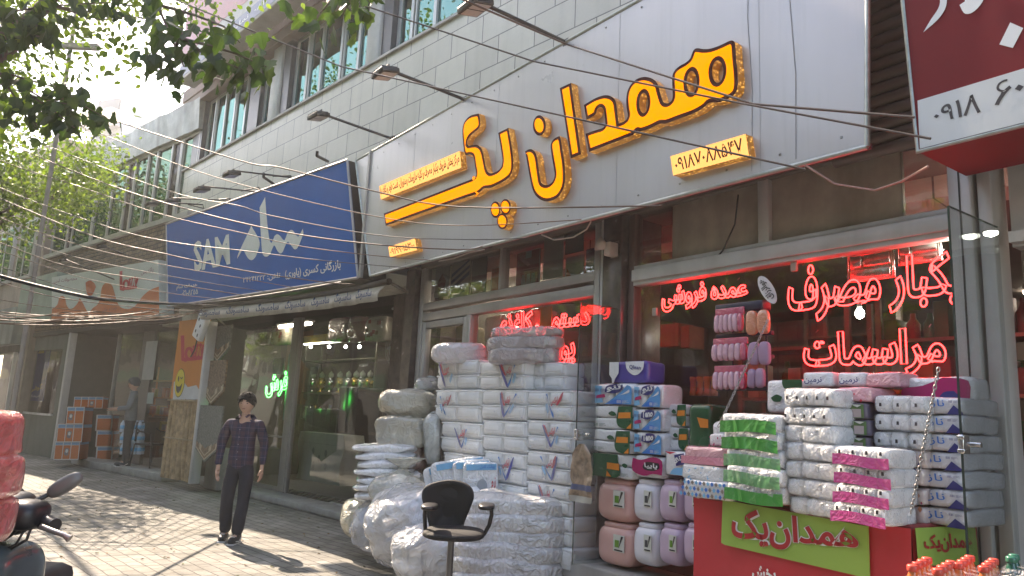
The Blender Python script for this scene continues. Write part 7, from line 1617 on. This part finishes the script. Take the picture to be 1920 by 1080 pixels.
def car(label, u, y, col, rot=0):
    T0 = Matrix.Translation((u, y, -.13)) @ Matrix.Rotation(rot, 4, 'Z'); t = thing('parked_car', label, 'car', (u, y, -.13), B, 'cars parked along the kerb')
    prof = [(-2.1, .35), (-2.12, .62), (-1.95, .78), (-1.25, .88), (-.65, 1.36), (.75, 1.40), (1.35, .95), (2.0, .88), (2.12, .62), (2.1, .35)]
    def sec(s, zc): return [(x, s*(.84 if z < 1 else .66), z) for x, z in prof]
    mb = MB(); n = len(prof); V = []
    for s in (-1, -.92, .92, 1):
        for x, z in prof: V.append(T0 @ Vector((x*(1 if abs(s) < 1 else .97), s*(.84-.22*max(0, (z-.88)/.5)), z)))
    mb.add(V, [(k*n+i, k*n+i+1, (k+1)*n+i+1, (k+1)*n+i) for k in range(3) for i in range(n-1)]+[tuple(range(n)), tuple(range(4*n-1, 3*n-1, -1))], 0, False); part(t, 'body', mb, col)
    mb = MB()
    for s in (-1, 1): mb.add([T0 @ Vector((x, s*(.845-.22*max(0, (z-.88)/.5)), z)) for x, z in ((-1.1, .92), (-.58, 1.3), (.68, 1.33), (1.2, .96))], [(0, 1, 2, 3) if s < 0 else (3, 2, 1, 0)])
    part(t, 'window', mb, pm('car_glass', (.02, .025, .03), .08, coat=.8))
    for x in (-1.35, 1.35):
        for s in (-1, 1): mb = MB(); mb.cyl(T0 @ Vector((x, s*.72, .31)), T0 @ Vector((x, s*.88, .31)), .31, .30, 20); mb.cyl(T0 @ Vector((x, s*.885, .31)), T0 @ Vector((x, s*.89, .31)), .18, .18, 14, 1); part(t, 'wheel', mb, [black_p, alu])
car('silver-blue car parked at the kerb, mirrored in the household shop glass', -1.6, -7.0, pm('car_silver_blue', (.25, .36, .45), .25, .5, coat=1)); car('grey car parked further along the kerb, mirrored in the glass', 12.5, -7.0, pm('car_grey', (.2, .2, .21), .25, .5, coat=1)); car('white car parked down the street by the kerb', -9.0, -7.0, pm('car_white', (.6, .6, .6), .25, .1, coat=1))
# ------------------------------------------------------------ people
skin = pm('skin', (.52, .32, .235), .5, 0, .1, 12, spec=.35); skin2 = pm('skin_shaded', (.40, .25, .18), .5, 0, .1, 12)
hairm = pm('black_hair', (.010, .008, .007), .85, 0, .4, 60, bump=.6, bscale=120)
def skinmesh(nodes, edges, sub=2, root=0):
    # nodes: (position, radius or (rx, ry)); one vertex per joint, grown into one surface
    me = bpy.data.meshes.new('s'); me.from_pydata([n[0] for n in nodes], edges, []); o = bpy.data.objects.new('s', me); COL.objects.link(o)
    m = o.modifiers.new('k', 'SKIN'); m.use_smooth_shade = True; m.branch_smoothing = .6
    if not me.skin_vertices: me.skin_vertices.new()
    for i, n in enumerate(nodes):
        r = n[1]; me.skin_vertices[0].data[i].radius = r if isinstance(r, tuple) else (r, r)
        me.skin_vertices[0].data[i].use_root = i == root
    if sub: s = o.modifiers.new('u', 'SUBSURF'); s.levels = sub; s.render_levels = sub
    dg = bpy.context.evaluated_depsgraph_get(); r = bpy.data.meshes.new_from_object(o.evaluated_get(dg))
    mb = MB(); mb.add([v.co.copy() for v in r.vertices], [tuple(p.vertices) for p in r.polygons], 0, True)
    bpy.data.objects.remove(o); bpy.data.meshes.remove(me); bpy.data.meshes.remove(r); return mb
def folds(mb, a):
    # cloth creases
    o = []
    for v in mb.v:
        v = Vector(v); q = Vector((v.x*9, v.y*9, v.z*5)); r = 1-abs(noise.noise(q+Vector((3, 0, 0))))*2; d = noise.noise_vector(q*.8); d.z *= .3; o.append(tuple(v+d*a+Vector((v.x, v.y, 0)).normalized()*(r**3*a*.5 if r > 0 else 0)))
    mb.v = o; return mb
def tr(mb, T): mb.v = [tuple(T @ Vector(v)) for v in mb.v]; return mb
def head(mb, c, s, T, m=0, eyes=1, brow=2, lip=3):
    # c: centre of the skull, s: head height; face looks towards -y
    n = 22; h = 18; V = []
    for i in range(h+1):
        a = math.pi*i/h; z = -math.cos(a); rr = math.sin(a)
        for k in range(n):
            b = 2*math.pi*k/n; x = rr*math.cos(b); y = rr*math.sin(b)
            jaw = 1-.30*max(0, -z-.15)**1.0*(1); X = x*.365*jaw; Y = y*.40*(1-.18*max(0, -z)); Z = z*.5
            fr = max(0, -y)
            if fr > 0:
                dx = abs(x)
                if abs(z+.10) < .28: Y -= .12*max(0, 1-dx/.24)*(max(0, 1-abs(z+.16)/.22))     # nose
                Y += .030*max(0, 1-abs(dx-.42)/.2)*max(0, 1-abs(z-.06)/.14)                        # eye sockets
                Y -= .018*max(0, 1-dx/.3)*max(0, 1-abs(z+.50)/.10)                                  # lips
                Y -= .035*max(0, 1-dx/.35)*max(0, 1-abs(z+.82)/.16)                                 # chin
            V.append(T @ (Vector(c)+Vector((X, Y, Z))*s))
    mb.add(V, [(i*n+k, i*n+(k+1) % n, (i+1)*n+(k+1) % n, (i+1)*n+k) for i in range(h) for k in range(n)], m, True)
    for sx in (-1, 1):
        mb.ell(Vector(c)+Vector((sx*.135, -.340, .03))*s, (.06*s, .03*s, .03*s), 8, eyes, T)
        mb.ell(Vector(c)+Vector((sx*.14, -.362, .115))*s, (.09*s, .025*s, .02*s), 8, brow, T)
        mb.ell(Vector(c)+Vector((sx*.35, .02, -.02))*s, (.03*s, .07*s, .11*s), 8, m, T)
    mb.ell(Vector(c)+Vector((0, -.365, -.245))*s, (.10*s, .022*s, .024*s), 8, lip, T)
def hand(nodes, edges, wr, wi, d, side, fwd, s=1.0):
    # palm, four fingers and a thumb growing from wrist node wi, pointing along d
    d = Vector(d).normalized(); f = Vector(fwd); w_ = d.cross(f).normalized()
    p1 = wr+d*.045*s; nodes.append((p1, (.030*s, .016*s))); a = len(nodes)-1; edges.append((wi, a))
    p2 = wr+d*.085*s; nodes.append((p2, (.034*s, .014*s))); b = len(nodes)-1; edges.append((a, b))
    for k, ln in enumerate((.066, .078, .072, .056)):
        o = f*((1.5-k)*.019*s); q0 = p2+o+d*.012*s; nodes.append((q0, .0095*s)); i0 = len(nodes)-1; edges.append((b, i0))
        q1 = q0+(d+side*.25)*ln*.5*s; nodes.append((q1, .0085*s)); i1 = len(nodes)-1; edges.append((i0, i1))
        q2 = q1+(d+side*.9).normalized()*ln*.5*s; nodes.append((q2, .0075*s)); i2 = len(nodes)-1; edges.append((i1, i2))
    t0 = p1+f*.034*s; nodes.append((t0, .011*s)); i0 = len(nodes)-1; edges.append((a, i0)); t1 = t0+(d*.8+f*.5+side*.3).normalized()*.035*s; nodes.append((t1, .010*s)); i1 = len(nodes)-1; edges.append((i0, i1)); t2 = t1+(d+side*.5).normalized()*.028*s; nodes.append((t2, .008*s)); edges.append((i1, len(nodes)-1))
def plaid():
    m = bpy.data.materials.new('plaid_shirt'); m.use_nodes = True; t = m.node_tree; b = t.nodes['Principled BSDF']; tc = nd(t, 'ShaderNodeTexCoord'); sp = nd(t, 'ShaderNodeSeparateXYZ'); t.links.new(tc.outputs['Object'], sp.inputs[0])
    def band(ax, per, wd, ph):
        a = nd(t, 'ShaderNodeMath', operation='MULTIPLY_ADD'); a.inputs[1].default_value = 1/per; a.inputs[2].default_value = ph; t.links.new(sp.outputs[ax], a.inputs[0]); f = nd(t, 'ShaderNodeMath', operation='FRACT'); t.links.new(a.outputs[0], f.inputs[0]); l = nd(t, 'ShaderNodeMath', operation='LESS_THAN'); l.inputs[1].default_value = wd; t.links.new(f.outputs[0], l.inputs[0]); return l.outputs[0]
    base = (.014, .02, .052, 1); col = None
    def mix(src, fac, c, amt):
        x = nd(t, 'ShaderNodeMixRGB'); mm = nd(t, 'ShaderNodeMath', operation='MULTIPLY'); mm.inputs[1].default_value = amt; t.links.new(fac, mm.inputs[0]); t.links.new(mm.outputs[0], x.inputs[0])
        if src is None: x.inputs[1].default_value = base
        else: t.links.new(src, x.inputs[1])
        x.inputs[2].default_value = (*c, 1); return x.outputs[0]
    col = mix(None, band('X', .095, .45, .1), (.065, .028, .04), .5); col = mix(col, band('Z', .10, .45, 0), (.065, .028, .04), .45); col = mix(col, band('X', .095, .10, .62), (.01, .012, .04), .85); col = mix(col, band('Z', .10, .10, .65), (.01, .012, .04), .85); col = mix(col, band('X', .095, .05, .3), (.16, .11, .16), .5); col = mix(col, band('Z', .10, .05, .3), (.16, .11, .16), .5)
    t.links.new(col, b.inputs['Base Color']); b.inputs['Roughness'].default_value = .85
    n3 = nd(t, 'ShaderNodeTexNoise'); n3.inputs['Scale'].default_value = 9; n3.inputs['Detail'].default_value = 4; t.links.new(tc.outputs['Object'], n3.inputs['Vector']); bp = nd(t, 'ShaderNodeBump'); bp.inputs['Strength'].default_value = .6; bp.inputs['Distance'].default_value = .03; t.links.new(n3.outputs['Fac'], bp.inputs['Height']); t.links.new(bp.outputs[0], b.inputs['Normal']); return m
def person(label, foot, yaw, H, shirt_m, pants_m, shoe_m, hair_m, arms, legs, lean=0, beard=False, turn=0, loose=1.0, collar=None):
    k = H/1.70; T = Matrix.Translation(foot) @ Matrix.Rotation(yaw, 4, 'Z') @ Matrix.Scale(k, 4)
    t = thing('person', label, 'person', foot, W)
    V = Vector; (lk, la), (rk, ra) = legs; hipL, hipR = V((.09, 0, .90)), V((-.09, 0, .90))
    nodes = [(V((0, 0, .95)), (.135, .10)), (V((0, .0, 1.12)), (.125, .09)), (V((0, .0, 1.30)), (.12, .08)), (V((0, .01, 1.40)), (.055, .05)), (V((0, 0, 1.49)), (.048, .05)), (V((0, -.005, 1.56)), (.05, .055))]
    edges = [(0, 1), (1, 2), (2, 3), (3, 4), (4, 5)]
    for hip, kn, an, sg in ((hipL, lk, la, 1), (hipR, rk, ra, -1)):
        nodes += [(hip+V((0, 0, -.06)), .083), (V(kn), .056), (V(an), .04), (V(an)+V((0, -.10, -.045)), (.035, .025))]; n = len(nodes); edges += [(0, n-4), (n-4, n-3), (n-3, n-2), (n-2, n-1)]
    (lel, lwr), (rel, rwr) = arms
    for sg, el, wr in ((1, lel, lwr), (-1, rel, rwr)):
        nodes += [(V((sg*.165, 0, 1.355)), .045), (V(el), .038), (V(wr), .026)]; n = len(nodes); edges += [(2, n-3), (n-3, n-2), (n-2, n-1)]
        hand(nodes, edges, V(wr), n-1, V(wr)-V(el), V((-sg*.8, -.1, 0)), V((0, -1, -.0)), 1.05)
    mb = tr(skinmesh(nodes, edges, 1), T); hc = V((0, -.015, 1.58)); TH = T @ Matrix.Translation(hc) @ Matrix.Rotation(turn, 4, 'Z') @ Matrix.Translation(-hc)
    head(mb, hc, .235, TH); part(t, 'body', mb, [skin, pm('dark_eye', (.03, .02, .018), .3), pm('dark_brow', (.02, .014, .012), .7), pm('lip', (.30, .12, .10), .5)])
    # hair: cap with a fringe
    n = 26; h = 10; hb = MB(); VV = []
    for i in range(h+1):
        a = (math.pi*.60)*i/h
        for q in range(n):
            b = 2*math.pi*q/n; y = math.sin(a)*math.sin(b); cut = 1.0
            if y < -.2: aa = min(a, math.pi*(.37+.17*min(1, abs(math.cos(b))**1.3*1.15))+.05*noise.noise((math.cos(b)*6, 2, b*2)))
            else: aa = a
            rr = 1+.09*noise.noise((math.cos(b)*4, math.sin(b)*4, a*4))
            VV.append(TH @ (hc+V((math.sin(aa)*math.cos(b)*.415*rr, .01+math.sin(aa)*math.sin(b)*.445*rr, .015+math.cos(aa)*.55*rr))*.235))
    hr = random.Random(4)
    for q in range(150):
        b = hr.uniform(0, 2*math.pi); fr_ = math.sin(b) < -.35; a0 = hr.uniform(.05, .34)*math.pi; a1 = a0+hr.uniform(.10, .2)*math.pi; lim = (.44 if fr_ else .60)*math.pi+hr.uniform(-.03, .03); a1 = min(a1, lim); db = hr.uniform(-.25, .25); pts = []
        for k2 in range(4):
            f_ = k2/3; aa = a0+(a1-a0)*f_; bb = b+db*f_; e_ = 1.06+.05*math.sin(f_*3)
            pts.append(TH @ (hc+V((math.sin(aa)*math.cos(bb)*.415*e_, .01+math.sin(aa)*math.sin(bb)*.445*e_, .015+math.cos(aa)*.55*e_))*.235))
        hb.tube(pts, [.006*k, .0075*k, .006*k, .001*k], 5)
    hb.add(VV, [(i*n+q, (i+1)*n+q, (i+1)*n+(q+1) % n, i*n+(q+1) % n) for i in range(h) for q in range(n)], 0, True); part(t, 'hair', hb, hair_m)
    # shirt
    L = loose; sn = [(V((0, 0, .765)), (.178*L, .13)), (V((0, 0, 1.0)), (.160*L, .118)), (V((0, 0, 1.16)), (.155*L, .115)), (V((0, .0, 1.30)), (.168, .115)), (V((0, .012, 1.41)), (.105, .085)), (V((0, .005, 1.462)), (.066, .064))]; se = [(0, 1), (1, 2), (2, 3), (3, 4), (4, 5)]
    for sg, el, wr in ((1, lel, lwr), (-1, rel, rwr)):
        el = V(el); wr = V(wr); sn += [(V((sg*.185, 0, 1.362)), .076), (el*.5+V((sg*.182, 0, 1.362))*.5, .066), (el, .055), (el*.35+wr*.65, .045), (wr*.97+el*.03, .040)]; n = len(sn); se += [(3, n-5), (n-5, n-4), (n-4, n-3), (n-3, n-2), (n-2, n-1)]
    sb = folds(skinmesh(sn, se, 3), .009); tr(sb, T); sh_ = part(t, 'shirt', sb, shirt_m)
    cb_ = MB()
    for sg in (-1, 1): cb_.add([T @ V(p) for p in ((sg*.02, -.072, 1.43), (sg*.048, -.084, 1.415), (sg*.074, -.02, 1.458), (sg*.05, -.05, 1.462))], [(0, 1, 2, 3)])
    c_ = part(t, 'collar', cb_, collar or shirt_m); c_.parent = sh_
    mb = MB()
    for q in range(5): mb.ell((0, -.128, 1.28-q*.085), (.006, .004, .006), 6, 0, T)
    bt_ = part(t, 'button', mb, pm('shirt_button', (.25, .22, .25), .4)); bt_.parent = sh_
    # trousers
    pn = [(V((0, .0, .97)), (.150, .112)), (V((0, 0, .90)), (.16, .115))]; pe = [(0, 1)]
    for hip, kn, an in ((hipL, lk, la), (hipR, rk, ra)):
        kn = V(kn); an = V(an); pn += [(hip+V((0, 0, -.10)), .098), ((hip+kn)/2+V((0, 0, -.02)), .088), (kn, .076), ((kn+an)/2, .072), (an+V((0, .0, -.01)), .070)]; n = len(pn); pe += [(1, n-5)]+[(n-5+i, n-4+i) for i in range(4)]
    pb = folds(skinmesh(pn, pe, 3), .010); tr(pb, T); part(t, 'trousers', pb, pants_m)
    for (kn, an), dirn in (((lk, la), .0), ((rk, ra), .25)):
        an = V(an); mb = MB(); S = T @ Matrix.Translation(an+V((0, -.045, -.052))) @ Matrix.Rotation(dirn, 4, 'Z')
        mb.pillow((0, 0, .005), (.046, .135, .042), 2.6, 10, .002, 8, 1, 0, S); mb.pillow((0, .06, .04), (.044, .07, .05), 2.6, 8, .002, 8, 2, 0, S); mb.box(-.047, .047, -.135, .128, -.042, -.022, 1, .01, S)
        mb.tube([S @ V((-.0475, -.06, .0)), S @ V((-.049, .02, -.008)), S @ V((-.047, .08, .03))], .006*k, 5, 1); mb.tube([S @ V((.0475, -.06, .0)), S @ V((.049, .02, -.008)), S @ V((.047, .08, .03))], .006*k, 5, 1)
        for q in range(3): mb.tube([S @ V((-.022, -.05+q*.03, .046+q*.004)), S @ V((.022, -.05+q*.03, .046+q*.004))], .005*k, 4, 1)
        part(t, 'shoe', mb, [shoe_m, pm('shoe_white', (.55, .54, .52), .5)])
    return t
ft = lvl(436, 1016, 0)
person('boy in a dark plaid shirt and navy trousers walking towards the viewer on the pavement', ft, R(-4), 1.53, plaid(), pm('navy_trousers', (.012, .015, .028), .8, 0, .3, 8, bump=.6, bscale=9), pm('dark_shoe', (.03, .032, .035), .5), hairm,
       (((.245, .03, 1.12), (.265, -.02, .86)), ((-.275, .03, 1.11), (-.255, -.03, .845))), (((.085, -.03, .49), (.062, -.06, .085)), ((-.11, -.02, .48), (-.135, .08, .085))), turn=R(4), collar=pm('collar_mauve', (.10, .05, .08), .8))
p = C.q(217, 840, .25); p = C.M @ Vector((p.x, -.05, .14))
person('grey-haired man in a pale grey jacket standing at the dairy shop doorway', p, R(-62), 1.70, pm('grey_jacket', (.17, .18, .19), .8, 0, .2, 8, bump=.5, bscale=9), pm('grey_trousers', (.06, .055, .052), .8, 0, .2, 8), pm('black_shoe', (.02, .02, .02), .4), pm('grey_hair', (.10, .10, .10), .6, 0, .4, 50),
       (((.22, -.06, 1.12), (.10, -.26, 1.08)), ((-.22, -.06, 1.12), (-.10, -.26, 1.10))), (((.09, -.01, .49), (.09, .02, .085)), ((-.09, -.01, .49), (-.09, .0, .085))))

# ------------------------------------------------------------ office chair
Yc = 5.2
def cd_(x, y, d=0): return dep(x, y, Yc+d)
bc = cd_(845, 1080); cx, cy = bc.x-.01, Yc
t = thing('office_chair', 'black swivel office chair with looped arms standing before the heap of bags', 'office chair', (cx, cy, 0), W)
seat = pm('black_fabric', (.012, .012, .013), .75, 0, .3, 60, bump=.3, bscale=200)
mb = MB(); P = []
rows = [(812, 997, .055), (806, 975, .05), (800, 955, .05), (795, 940, .045), (792, 925, .04), (797, 912, .03), (818, 904, .02)]
outl = [(808, 998), (801, 968), (796, 948), (792, 930), (796, 914), (812, 905), (842, 900), (868, 904), (884, 914), (889, 930), (884, 948), (877, 965), (871, 980), (867, 996)]
pts = [cd_(x, y, .16) for x, y in outl]; o = smooth_loop([(p.x, p.z) for p in pts], 4, 70)
if area(o) < 0: o.reverse()
cxx = sum(p[0] for p in o)/len(o); czz = sum(p[1] for p in o)/len(o); n = len(o); V = []
for s, yy in ((1.0, .03), (1.0, -.005), (.96, -.025), (.80, -.020), (.5, -.0), (.2, .010)):
    for (x, z) in o: V.append((cxx+(x-cxx)*s, cy+.16+yy+.06*((x-cxx)/.2)**2*-.8+.03*(1-s), czz+(z-czz)*s))
mb.add(V, [(i*n+k, i*n+(k+1) % n, (i+1)*n+(k+1) % n, (i+1)*n+k) for i in range(5) for k in range(n)]+[tuple(range(5*n, 6*n))], 0, True); mb.add(V[:n], [tuple(reversed(range(n)))], 0)
part(t, 'backrest', mb, seat)
mb = MB(); c = cd_(852, 998); mb.pillow((c.x, cy-.04, c.z), (.205, .22, .035), 2.8, 12, .002, 5, 1); part(t, 'seat', mb, seat)
for sg, L in ((-1, [(846, 1009), (805, 1007), (798, 1000), (797, 985), (796, 965), (798, 950)]), (1, [(846, 1009), (895, 1007), (908, 1001), (917, 985), (922, 965), (921, 950)])):
    mb = MB(); pts = [cd_(x, y, -.02*i) for i, (x, y) in enumerate(L)]; mb.tube([Vector(q) for q in smooth3(pts)] if False else pts, .014, 8); ar = part(t, 'arm', mb, pm('arm_black_metal', (.05, .05, .052), .3, .6))
    mb = MB(); e = pts[-1]; mb.pillow((e.x-sg*.03, e.y-.03, e.z+.005), (.055, .11, .02), 3, 8, .001, 5, 1, 0); pd = part(t, 'arm_pad', mb, black_p); pd.parent = ar
mb = MB(); z1 = cd_(846, 1012).z; mb.cyl((cx, cy, z1+.03), (cx, cy, .30), .022, .022, 14); part(t, 'gas_lift', mb, pm('grey_steel', (.16, .16, .16), .3, .8))
mb = MB(); mb.cyl((cx, cy, .30), (cx, cy, .09), .034, .04, 14); part(t, 'sleeve', mb, black_p)
for k in range(5):
    a = k*2*math.pi/5+.3; e = Vector((cx+.29*math.cos(a), cy+.29*math.sin(a), .075)); mb = MB(); mb.tube([(cx, cy, .11), e], [.03, .018], 8); ft_ = part(t, 'foot', mb, black_p)
    mb = MB(); mb.cyl((e.x-.012, e.y, .028), (e.x+.012, e.y, .028), .028, .028, 12); mb.cyl((e.x, e.y, .03), (e.x, e.y, .075), .008, .008, 6); cs2 = part(t, 'caster', mb, black_p); cs2.parent = ft_

# ------------------------------------------------------------ scooter and red bundle at the left edge
t = thing('scooter', 'dark scooter with a raised mirror parked at the left edge of the picture', 'scooter', (-1.45, 1.75, 0), W)
dk = pm('scooter_black', (.022, .022, .024), .35, .2); gpaint = pm('scooter_teal_grey', (.07, .10, .105), .3, .2, coat=.6)
Ys = 1.85
def sp_(x, y, d=0): return dep(x, y, Ys+d)
mb = MB(); a, b = sp_(20, 960, .02), sp_(104, 985, -.02); mb.tube([sp_(-160, 905, .25), sp_(-20, 935, .1), a, sp_(58, 972), sp_(100, 990, -.03)], .012, 8); part(t, 'handlebar', mb, dk)
mb = MB(); mb.tube([sp_(72, 975, -.005), sp_(103, 986, -.03)], [.019, .017], 12); part(t, 'grip', mb, black_p)
mb = MB(); mb.tube([sp_(78, 988, -.05), sp_(100, 996, -.08), sp_(122, 1004, -.09), sp_(131, 1010, -.09)], [.007, .006, .006, .009], 8); part(t, 'brake_lever', mb, pm('lever_alloy', (.30, .27, .25), .35, .7))
mb = MB(); c = sp_(40, 966, -.02); mb.pillow(c, (.055, .05, .035), 3, 8, .004, 12, 2); mb.pillow(sp_(18, 962, .0), (.05, .05, .05), 3, 8, .004, 12, 4); mb.tube([sp_(35, 985, -.03), sp_(20, 1000, -.02), sp_(5, 1010, 0)], .008, 6); part(t, 'switch_housing', mb, dk)
mb = MB(); mb.pillow(sp_(22, 940, .03), (.028, .025, .035), 2.5, 8, .0, 1); part(t, 'reservoir', mb, dk)
mb = MB(); mb.tube([sp_(60, 985, -.03), sp_(50, 1012, -.05), sp_(20, 1030, -.03), sp_(-20, 1040, 0)], .0035, 5); mb.tube([sp_(48, 990, -.03), sp_(30, 1020, -.05), sp_(0, 1035, -.02)], .003, 5); part(t, 'control_cable', mb, black_p)
mb = MB(); mb.tube([sp_(57, 954, .0), sp_(62, 945, .01), sp_(70, 937, .02), sp_(102, 922, .04)], [.013, .009, .006, .006], 8); part(t, 'mirror_stem', mb, dk)
mb = MB(); c = sp_(122, 909, .04); T = Matrix.Translation(c) @ Matrix.Rotation(R(-38), 4, 'Y') @ Matrix.Rotation(R(12), 4, 'Z'); mb.pillow((0, 0, 0), (.043, .018, .019), 2.6, 10, 0, 1, 0, 0, T @ Matrix.Scale(.98, 4)); part(t, 'mirror', mb, pm('mirror_back', (.14, .13, .12), .4))
mb = MB(); mb.pillow(sp_(-5, 1098, .0), (.066, .12, .10), 3, 12, .004, 6, 3); part(t, 'front_cowl', mb, gpaint)
mb = MB(); c0 = sp_(-10, 1090); mb.tube([(c0.x-.05, Ys, .9), (c0.x-.05, Ys-.25, .3)], .03, 10); part(t, 'fork', mb, dk)
mb = MB(); wc = Vector((c0.x-.05, Ys-.28, .27)); mb.tube([wc+Vector((0, .22*math.cos(a), .22*math.sin(a))) for a in [2*math.pi*k/24 for k in range(24)]], .05, 8, 0, True); mb.cyl(wc-Vector((.04, 0, 0)), wc+Vector((.04, 0, 0)), .12, .12, 16); part(t, 'wheel', mb, black_p)
mb = MB(); wc = Vector((c0.x-.55, Ys+.75, .27)); mb.tube([wc+Vector((0, .22*math.cos(a), .22*math.sin(a))) for a in [2*math.pi*k/24 for k in range(24)]], .05, 8, 0, True); part(t, 'wheel', mb, black_p)
mb = MB(); mb.box(c0.x-.75, c0.x-.3, Ys+.25, Ys+1.1, .35, .72, 0, .08); part(t, 'body', mb, gpaint); mb = MB(); mb.box(c0.x-.72, c0.x-.34, Ys+.25, Ys+1.0, .73, .82, 0, .04); part(t, 'seat', mb, black_p)
redf = film('red_shrink_wrap', (.66, .13, .12), .9, .5, 8, .2)
for i, (y0, y1, x1) in enumerate(((772, 862, 42), (858, 950, 38), (946, 1032, 26))):
    c0 = dep(-60, (y0+y1)/2, 1.42); h = (y1-y0)/2*1.42/FPX; w_ = .15; c0.x = dep(x1, (y0+y1)/2, 1.53).x-w_
    mb = MB(); mb.pillow((c0.x, 1.42, c0.z), (w_, .16, h*1.03), 6, 14, .008, 14, i)
    for k in range(5): mb.lathe([(.030, -h*.9), (.033, -h*.8), (.033, h*.3), (.018, h*.8), (.016, h*1.0)], (c0.x+w_-.035-.068*k*.9, 1.40, c0.z), 12, 1)
    rgx = dep(x1-20, (y0+y1)/2+8, 1.27); 
    solo('red_bottle_pack', 'red shrink-wrapped bottle pack at the left edge, %s of the three' % ('uppermost', 'middle', 'lowest')[i], 'bottle pack', mb, [redf, capm], None, W, 'red packs at the left edge')
mb = MB(); mb.box(-1.5, -1.06, 1.3, 1.56, 0, 1.12, 0, .02); solo('display_stand', 'plain stand carrying the red bottle packs at the left edge', 'stand', mb, darkmet, None, W)
# ------------------------------------------------------------ thin air volume added to stand in for the lens glare veil
hz = bpy.data.materials.new('glare_veil_air'); hz.use_nodes = True; t = hz.node_tree; t.nodes.clear(); o = nd(t, 'ShaderNodeOutputMaterial'); v = nd(t, 'ShaderNodeVolumePrincipled')
v.inputs['Color'].default_value = (.95, .95, .93, 1); v.inputs['Density'].default_value = .0026; v.inputs['Anisotropy'].default_value = .45; t.links.new(v.outputs[0], o.inputs['Volume'])
mb = MB(); mb.box(-130, 70, -50, 160, -1.2, 36); solo('glare_veil', None, None, mb, hz, (0, 0, -1.2), W, kind='stuff')
